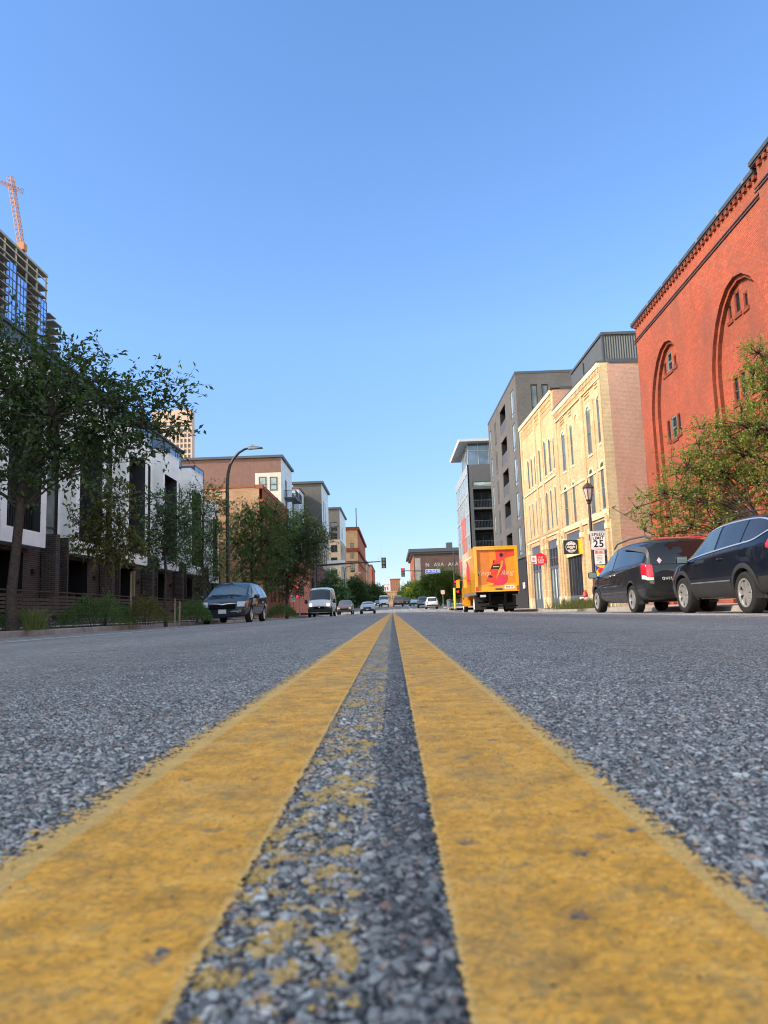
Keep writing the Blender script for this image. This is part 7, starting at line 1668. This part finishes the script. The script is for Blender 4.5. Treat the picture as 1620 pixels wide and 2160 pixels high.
w.add([(c[0]-.2,-.005,c[2]+.2)]+[(max(c[0]-.2,p[0]),-.005,p[1]) for p in arc]+[(c[0]-.2,-.005,c[2]-.2)],[tuple(range(12))],1)
w.add([(c[0]+.03+.14*math.cos(a),-.006,c[2]-.02+.12*math.sin(a)) for a in np.linspace(0,2*math.pi,16,endpoint=False)],[tuple(range(16))],2); w.build('notice_sign',[M['sign_white'],M['sign_blue'],M['sign_red'],M['sign_yellow']],e,fixn=False)
# no-parking sign
X,Y=on_y(1131,1270,42.0)[0],42.0; e,L=furn('sign_post','slim post with small white no parking sign before the round red sign','road sign',X,Y)
c=L(1128,1181); w=MB(); w.tube([(0,0,-.2),(0,0,c[2]+.2)],.025,8); w.build('post',M['metal_grey'],e)
w=MB(); plate_mb(w,0,-.045,c[2],.31,.47,.012,0,.03); 
ring=[(.09*math.cos(a),c[2]+.05+.09*math.sin(a)) for a in np.linspace(0,2*math.pi,19)]
for p,q in zip(ring,ring[1:]): w.quad((p[0],-.049,p[1]),(q[0],-.049,q[1]),(q[0]*.78,-.049,c[2]+.05+(q[1]-c[2]-.05)*.78),(p[0]*.78,-.049,c[2]+.05+(p[1]-c[2]-.05)*.78),1)
text_mb(w,'P',.14,SIGNX((0,-.047,c[2]+.05)),2,bold=.004); w.quad((-.07,-.050,c[2]+.105),(-.055,-.050,c[2]+.12),(.07,-.050,c[2]-.005),(.055,-.050,c[2]-.02),1); w.box(-.09,.09,-.048,-.046,c[2]-.16,c[2]-.13,2); w.build('no_parking_sign',[M['sign_white'],M['sign_red'],M['sign_black']],e,fixn=False)
# round red blade sign and square black blade sign on the yellow building
Y=54.6; p=on_y(1139,1180,Y); r=13.3*Y/FPX; xw=11.52
e=thing('blade_sign','round red shop sign on a black bracket, on the yellow brick wall','sign',T3(p))
w=MB(); w.lathe([(r,-.06),(r,.06)],(0,0,0),1,40); 
w.build('sign_disc',M['sign_red'],e)
w=MB(); 
for (z,n,wd) in ((.14,2,.16),(-.06,3,.15),(-.22,3,.12)):
    for j in range(n):
        x=(j-(n-1)/2)*wd*1.15+.05; w.box(x-wd*.36,x-wd*.16,-.066,-.062,z-.07,z+.07); w.box(x-wd*.36,x+wd*.36,-.066,-.062,z+.04,z+.07); w.box(x+wd*.14,x+wd*.34,-.066,-.062,z-.07,z+.02)
w.build('lettering',M['sign_white'],e)
w=MB(); 
for z in (r*.62,-r*.55): w.box(r*.6,xw-p[0]+.12,-.03,.03,z-.02,z+.02)
w.box(xw-p[0]-.02,xw-p[0]+.14,-.05,.05,-r*.75,r*.78); w.build('bracket',M['metal_black'],e)
Y=45.3; p=on_y(1204,1154,Y); s=14.6*Y/FPX
e=thing('blade_sign','square black shop sign with white ring emblem and yellow side panel','sign',T3(p))
w=MB(); w.box(-s,s,-.10,.10,-s,s); w.build('sign_panel',M['charcoal'],e)
w=MB(); n=40
for (r0,r1) in ((s*.80,s*.74),):
    for k in range(n):
        a,b=2*math.pi*k/n,2*math.pi*(k+1)/n
        w.quad((r0*math.cos(a),-.104,r0*math.sin(a)),(r0*math.cos(b),-.104,r0*math.sin(b)),(r1*math.cos(b),-.104,r1*math.sin(b)),(r1*math.cos(a),-.104,r1*math.sin(a)))
for (z,wd,h,nn) in ((.0,1.16,.055,11),(.16,.3,.03,3),(-.13,.44,.04,4)):
    for j in range(nn): x=(-wd/2+wd*(j+.5)/nn)*s*1.0; w.box(x-wd*s/nn*.33,x+wd*s/nn*.33,-.107,-.104,z*s*2-h,z*s*2+h)
for (a0,a1,nn,rr,h) in ((140,40,6,.56,.075),(232,308,8,.58,.05)):
    for j in range(nn):
        a=R(a0+(a1-a0)*j/(nn-1)); Mx=Matrix.Translation((rr*s*math.cos(a),0,rr*s*math.sin(a)))@Matrix.Rotation(-(a-math.pi/2) if a0<180 else -(a+math.pi/2),4,'Y')
        w.box(-.032,.032,-.107,-.104,-h,h,0,Mx)
w.build('emblem',M['sign_white'],e)
w=MB(); w.box(s+.004,s+.30,-.07,.07,-s*1.05,s*1.12); w.build('side_panel',M['sign_yellow'],e)
w=MB(); 
for z in (s*.72,-s*.5): w.box(s+.30,11.83-p[0]+.08,-.02,.02,z-.015,z+.015)
w.build('bracket',M['metal_black'],e)
# hydrant, standpipe
X,Y=on_y(1236,1278,31.8)[0],31.8; e=thing('fire_hydrant','red fire hydrant with white caps standing in the weeds by the kerb','hydrant',(X,Y,road_z(7.9,Y)+.12))
k_=.62/.75; w=MB(); w.lathe([(.17*k_,-.05),(.17*k_,.04),(.115*k_,.06),(.11*k_,.50),(.145*k_,.52),(.145*k_,.57),(.12*k_,.60),(.10*k_,.68),(.05*k_,.74),(.03*k_,.78),(.001,.79)],(0,0,0),2,20); w.build('barrel',M['hydrant_red'],e,smooth=40)
for sx in (1,-1): w=MB(); w.lathe([(.055,sx*.08),(.055,sx*.17),(.065,sx*.175),(.065,sx*.22),(.03,sx*.225),(.03,sx*.25)],(0,0,.44),0,14); w.build('side_cap',M['hydrant_white'],e,smooth=40)
w=MB(); w.lathe([(.075,-.08),(.075,-.17),(.085,-.175),(.085,-.22),(.03,-.23)],(0,0,.40),1,16); w.build('front_cap',M['hydrant_white'],e,smooth=40)
X,Y=on_y(1189.5,1275,48.0)[0],48.0; e=thing('standpipe','short grey standpipe with a pale cap at the foot of the yellow brick wall','pipe',(X,Y,road_z(7.9,Y)+.15)); w=MB(); w.lathe([(.10,-.05),(.10,.36),(.07,.40),(.07,.46)],(0,0,0),2,14); w.build('pipe',M['sash_grey'],e,smooth=40); w=MB(); w.lathe([(.09,.46),(.09,.55),(.04,.60)],(0,0,0),2,14); w.build('cap',M['hydrant_white'],e,smooth=40)
# marker post on the left planting strip, stakes
X,Y=on_y(276,1300,22.3)[0],22.3; e,L=furn('sign_post','thin post with a narrow sign seen edge-on between the two bushes','road sign',X,Y)
w=MB(); w.tube([(0,0,-.15),(0,0,L(276,1212)[2])],.028,8); w.build('post',M['stake_wood'],e)
w=MB(); zt=L(276,1205)[2]; zb=L(276,1258)[2]; m=Matrix.Rotation(R(127),4,'Z'); w.box(-.22,.22,-.045,-.033,zb,zt,0,m); w.box(-.22,.22,-.048,-.045,zb,zb+.12,1,m); w.box(-.22,.22,-.048,-.045,zt-.10,zt,2,m); w.build('sign_plate',[M['stake_wood'],M['sign_blue'],M['sign_white']],e)
for i,(px,pt,lab) in enumerate(((368,1262,'left wooden tree stake beside the slim green tree'),(378,1268,'right wooden tree stake, shorter one beside the slim green tree'))):
    Y=25.4; X=on_y(px,1300,Y)[0]; e,L=furn('tree_stake',lab,'stake',X,Y,group='wooden tree stakes'); w=MB(); zt=L(px,pt)[2]; w.tube([(0,0,-.2),(0.02,0,zt)],[.035,.028],7); w.lathe([(.045,zt*.7),(.045,zt*.76)],(0.012,0,0),2,8); w.build('stake',M['stake_wood'],e)
# small sign by the shaded crossing, sign and bin on the sunny crossing
X,Y=on_y(619.5,1290,66.0)[0],66.0; e,L=furn('sign_post','small white parking sign on a post left of the white delivery van','road sign',X,Y); c=L(619.5,1262); w=MB(); w.tube([(0,0,-.2),(0,0,c[2]+.3)],.03,8); w.build('post',M['metal_grey'],e); w=MB(); plate_mb(w,0,-.05,c[2],.32,.62,.012,0,.04); w.box(-.10,.10,-.054,-.05,c[2]+.05,c[2]+.2,1); w.build('sign_plate',[M['sign_white'],M['sign_pink']],e)
X,Y=on_y(935.5,1284,113.0)[0],113.0; e,L=furn('sign_post','small pale sign on a post right of the white SUV at the crossing','road sign',X,Y); c=L(935,1249); w=MB(); w.tube([(0,0,-.2),(0,0,c[2]+.3)],.04,8); w.build('post',M['metal_grey'],e); w=MB(); plate_mb(w,0,-.06,c[2],.60,.62,.012,0,.12); w.build('sign_plate',M['sign_pink'],e)
X,Y=on_y(948,1284,112.0)[0],112.0; e=thing('litter_bin','dark litter bin on the sunny corner beside the yellow guard post','bin',(X,Y,road_c(Y)-.02)); w=MB(); w.lathe([(.33,-.05),(.36,.2),(.38,1.0)],(0,0,0),2,18); w.build('drum',M['car_greyblue'],e,smooth=40); w=MB(); w.lathe([(.40,1.0),(.40,1.06),(.25,1.2),(.10,1.24)],(0,0,0),2,18); w.build('lid',M['metal_dark'],e,smooth=40)
# far mast arms and lamps
X,Y=9.0,165.0; e,L=furn('traffic_signal','distant mast arm with a yellow hanging sign above the far crossing','traffic signal',X,Y); w=MB(); w.tube([(0,0,-.3),(0,0,L(913,1232)[2])],.12,8); w.build('pole',M['metal_dark'],e); w=MB(); w.tube([L(913,1240),L(858,1240)],.07,6); w.build('mast_arm',M['metal_dark'],e); p=L(857,1238.5);q=L(871.5,1245.5); w=MB(); w.box(p[0],q[0],-.15,-.1,q[2],p[2]); w.build('hanging_sign',M['sign_yellow'],e)
X,Y=-8.6,190.0; e,L=furn('traffic_signal','distant mast arm signal on the shaded side over the far crossing','traffic signal',X,Y); w=MB(); w.tube([(0,0,-.3),(0,0,L(757,1233)[2])],.12,8); w.build('pole',M['metal_dark'],e); w=MB(); w.tube([L(757,1237.5),L(805,1237.5)],.08,6); w.build('mast_arm',M['metal_grey'],e); sig_head(e,L(808,1240.5),.55,1.5)
for px,Y,top,hx,lab in ((727.5,128.0,1195,745,'nearer of the two distant curved street lamps on the shaded side'),(747.5,160.0,1208,760,'farther of the two distant curved street lamps on the shaded side')):
    X=on_y(px,1280,Y)[0]; e,L=furn('street_lamp',lab,'street lamp',X,Y,group='distant curved street lamps'); w=MB(); w.tube([(0,0,-.3),L(px-.5,top+14),L(px+1,top+5),L(px+6,top),L(hx-4,top)],[.11,.08,.07,.06,.05],8); w.build('pole',M['metal_dark'],e,smooth=50); a=L(hx-5,top-.5); b=L(hx+1,top+1); w=MB(); w.box(a[0],b[0],-.15,.15,b[2],a[2]+.05); w.build('lamp_head',M['metal_grey'],e)
X,Y=8.1,600.0; e,L=furn('pylon_sign','tall white pylon sign at the far end of the street','sign',X,Y); w=MB(); w.lathe([(1.1,-2),(1.1,L(848,1246)[2])],(0,0,0),2,16); w.build('column',M['steel_panel'],e); w=MB(); w.lathe([(1.5,L(848,1246)[2]),(1.5,L(848,1225)[2])],(0,0,0),2,18); w.build('sign_drum',M['sign_white'],e)
for i,(px,Y,lab) in enumerate(((745,168.0,'leftmost white patio umbrella on the shaded pavement'),(753,176.0,'middle white patio umbrella on the shaded pavement'),(760,184.0,'rightmost white patio umbrella on the shaded pavement'))):
    X=on_y(px,1280,Y)[0]; e=thing('patio_umbrella',lab,'umbrella',(X,Y,road_c(Y)),0,'white patio umbrellas'); w=MB(); w.lathe([(1.35,2.0),(1.30,2.12),(.7,2.45),(.001,2.65)],(0,0,0),2,12); w.build('canopy',M['sign_white'],e); w=MB(); w.tube([(0,0,-.1),(0,0,2.5)],.04,6); w.build('pole',M['metal_dark'],e)
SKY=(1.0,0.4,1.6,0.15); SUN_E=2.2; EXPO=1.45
SKYRAMP=[(0.0,(.34,.38,.51,1)),(0.06,(.33,.375,.495,1)),(0.17,(.405,.465,.59,1)),(0.35,(.535,.645,.77,1)),(0.68,(.53,.70,.86,1)),(0.80,(1.8,1.55,1.2,1)),(1.0,(2.9,2.4,1.7,1))]  # overhead stops boosted and warmed as added fill light for the shade
SKYFILL=(1.75,1.45,1.12,1)
# ---------------------------------------------------------------- world, sun, camera
SUN_AZ=R(246); SUN_EL=R(31)      # compass azimuth: 0=+Y, clockwise; sun from the left, slightly behind
w=bpy.data.worlds.new('World'); scene.world=w; w.use_nodes=True
nt=w.node_tree; nt.nodes.clear(); o=nt.nodes.new('ShaderNodeOutputWorld'); bg=nt.nodes.new('ShaderNodeBackground'); sky=nt.nodes.new('ShaderNodeTexSky')
sky.sky_type='NISHITA'; sky.sun_disc=False; sky.sun_elevation=SUN_EL; sky.sun_rotation=SUN_AZ; sky.altitude=250; sky.air_density=SKY[0]; sky.dust_density=SKY[1]; sky.ozone_density=SKY[2]
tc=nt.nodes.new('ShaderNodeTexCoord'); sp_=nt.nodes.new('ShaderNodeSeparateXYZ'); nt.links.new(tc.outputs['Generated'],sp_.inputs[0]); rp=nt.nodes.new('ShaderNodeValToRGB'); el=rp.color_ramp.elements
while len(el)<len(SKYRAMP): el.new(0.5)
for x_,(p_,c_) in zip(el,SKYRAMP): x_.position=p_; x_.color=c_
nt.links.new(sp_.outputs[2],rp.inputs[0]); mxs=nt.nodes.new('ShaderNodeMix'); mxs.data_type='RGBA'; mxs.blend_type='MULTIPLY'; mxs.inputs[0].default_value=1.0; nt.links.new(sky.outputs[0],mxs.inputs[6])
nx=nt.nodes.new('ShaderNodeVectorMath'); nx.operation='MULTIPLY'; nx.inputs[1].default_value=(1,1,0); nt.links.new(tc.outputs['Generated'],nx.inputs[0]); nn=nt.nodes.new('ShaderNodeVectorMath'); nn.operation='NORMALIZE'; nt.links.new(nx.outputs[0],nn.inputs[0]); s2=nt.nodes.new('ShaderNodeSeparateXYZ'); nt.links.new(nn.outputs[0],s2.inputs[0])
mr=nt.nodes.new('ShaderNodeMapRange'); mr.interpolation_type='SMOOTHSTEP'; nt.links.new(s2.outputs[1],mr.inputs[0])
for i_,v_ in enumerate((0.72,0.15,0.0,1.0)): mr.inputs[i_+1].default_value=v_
mb_=nt.nodes.new('ShaderNodeMix'); mb_.data_type='RGBA'; nt.links.new(mr.outputs[0],mb_.inputs[0]); nt.links.new(rp.outputs[0],mb_.inputs[6]); mb_.inputs[7].default_value=SKYFILL     # out-of-view sky raised and warmed as added fill for the shaded side
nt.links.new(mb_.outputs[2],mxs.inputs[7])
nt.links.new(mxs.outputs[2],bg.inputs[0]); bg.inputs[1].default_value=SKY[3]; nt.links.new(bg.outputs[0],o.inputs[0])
sd=bpy.data.lights.new('Sun','SUN'); sd.energy=SUN_E; sd.angle=R(0.5); sd.color=(1.0,0.86,0.70)
so=bpy.data.objects.new('Sun',sd); COL.objects.link(so)
dirv=Vector((math.sin(SUN_AZ)*math.cos(SUN_EL),math.cos(SUN_AZ)*math.cos(SUN_EL),math.sin(SUN_EL)))
so.rotation_euler=(-dirv).to_track_quat('-Z','Y').to_euler(); so.location=(-20,-10,40)
cd=bpy.data.cameras.new('Camera'); co=bpy.data.objects.new('Camera',cd); COL.objects.link(co)
m=Matrix([list(r) for r in CAM_R]).to_4x4(); m.translation=Vector(CAM_P); co.matrix_world=m
cd.sensor_fit='VERTICAL'; cd.sensor_height=36.0; cd.sensor_width=27.0; cd.lens=FPX/2160*36.0
cd.clip_start=0.01; cd.clip_end=6000
cd.dof.use_dof=True; cd.dof.focus_distance=4.0; cd.dof.aperture_fstop=cd.lens/1.8
scene.camera=co
vs=scene.view_settings; vs.view_transform='Standard'; vs.look='None'; vs.gamma=1; vs.use_curve_mapping=False; vs.exposure=EXPO
scene.render.film_transparent=False
try:
    scene.cycles.max_bounces=8; scene.cycles.diffuse_bounces=4; scene.cycles.glossy_bounces=4; scene.cycles.transparent_max_bounces=12
    scene.cycles.caustics_reflective=False; scene.cycles.caustics_refractive=False; scene.cycles.sample_clamp_indirect=6
    scene.cycles.use_denoising=True; scene.cycles.filter_width=1.05
except Exception as e: print(e)
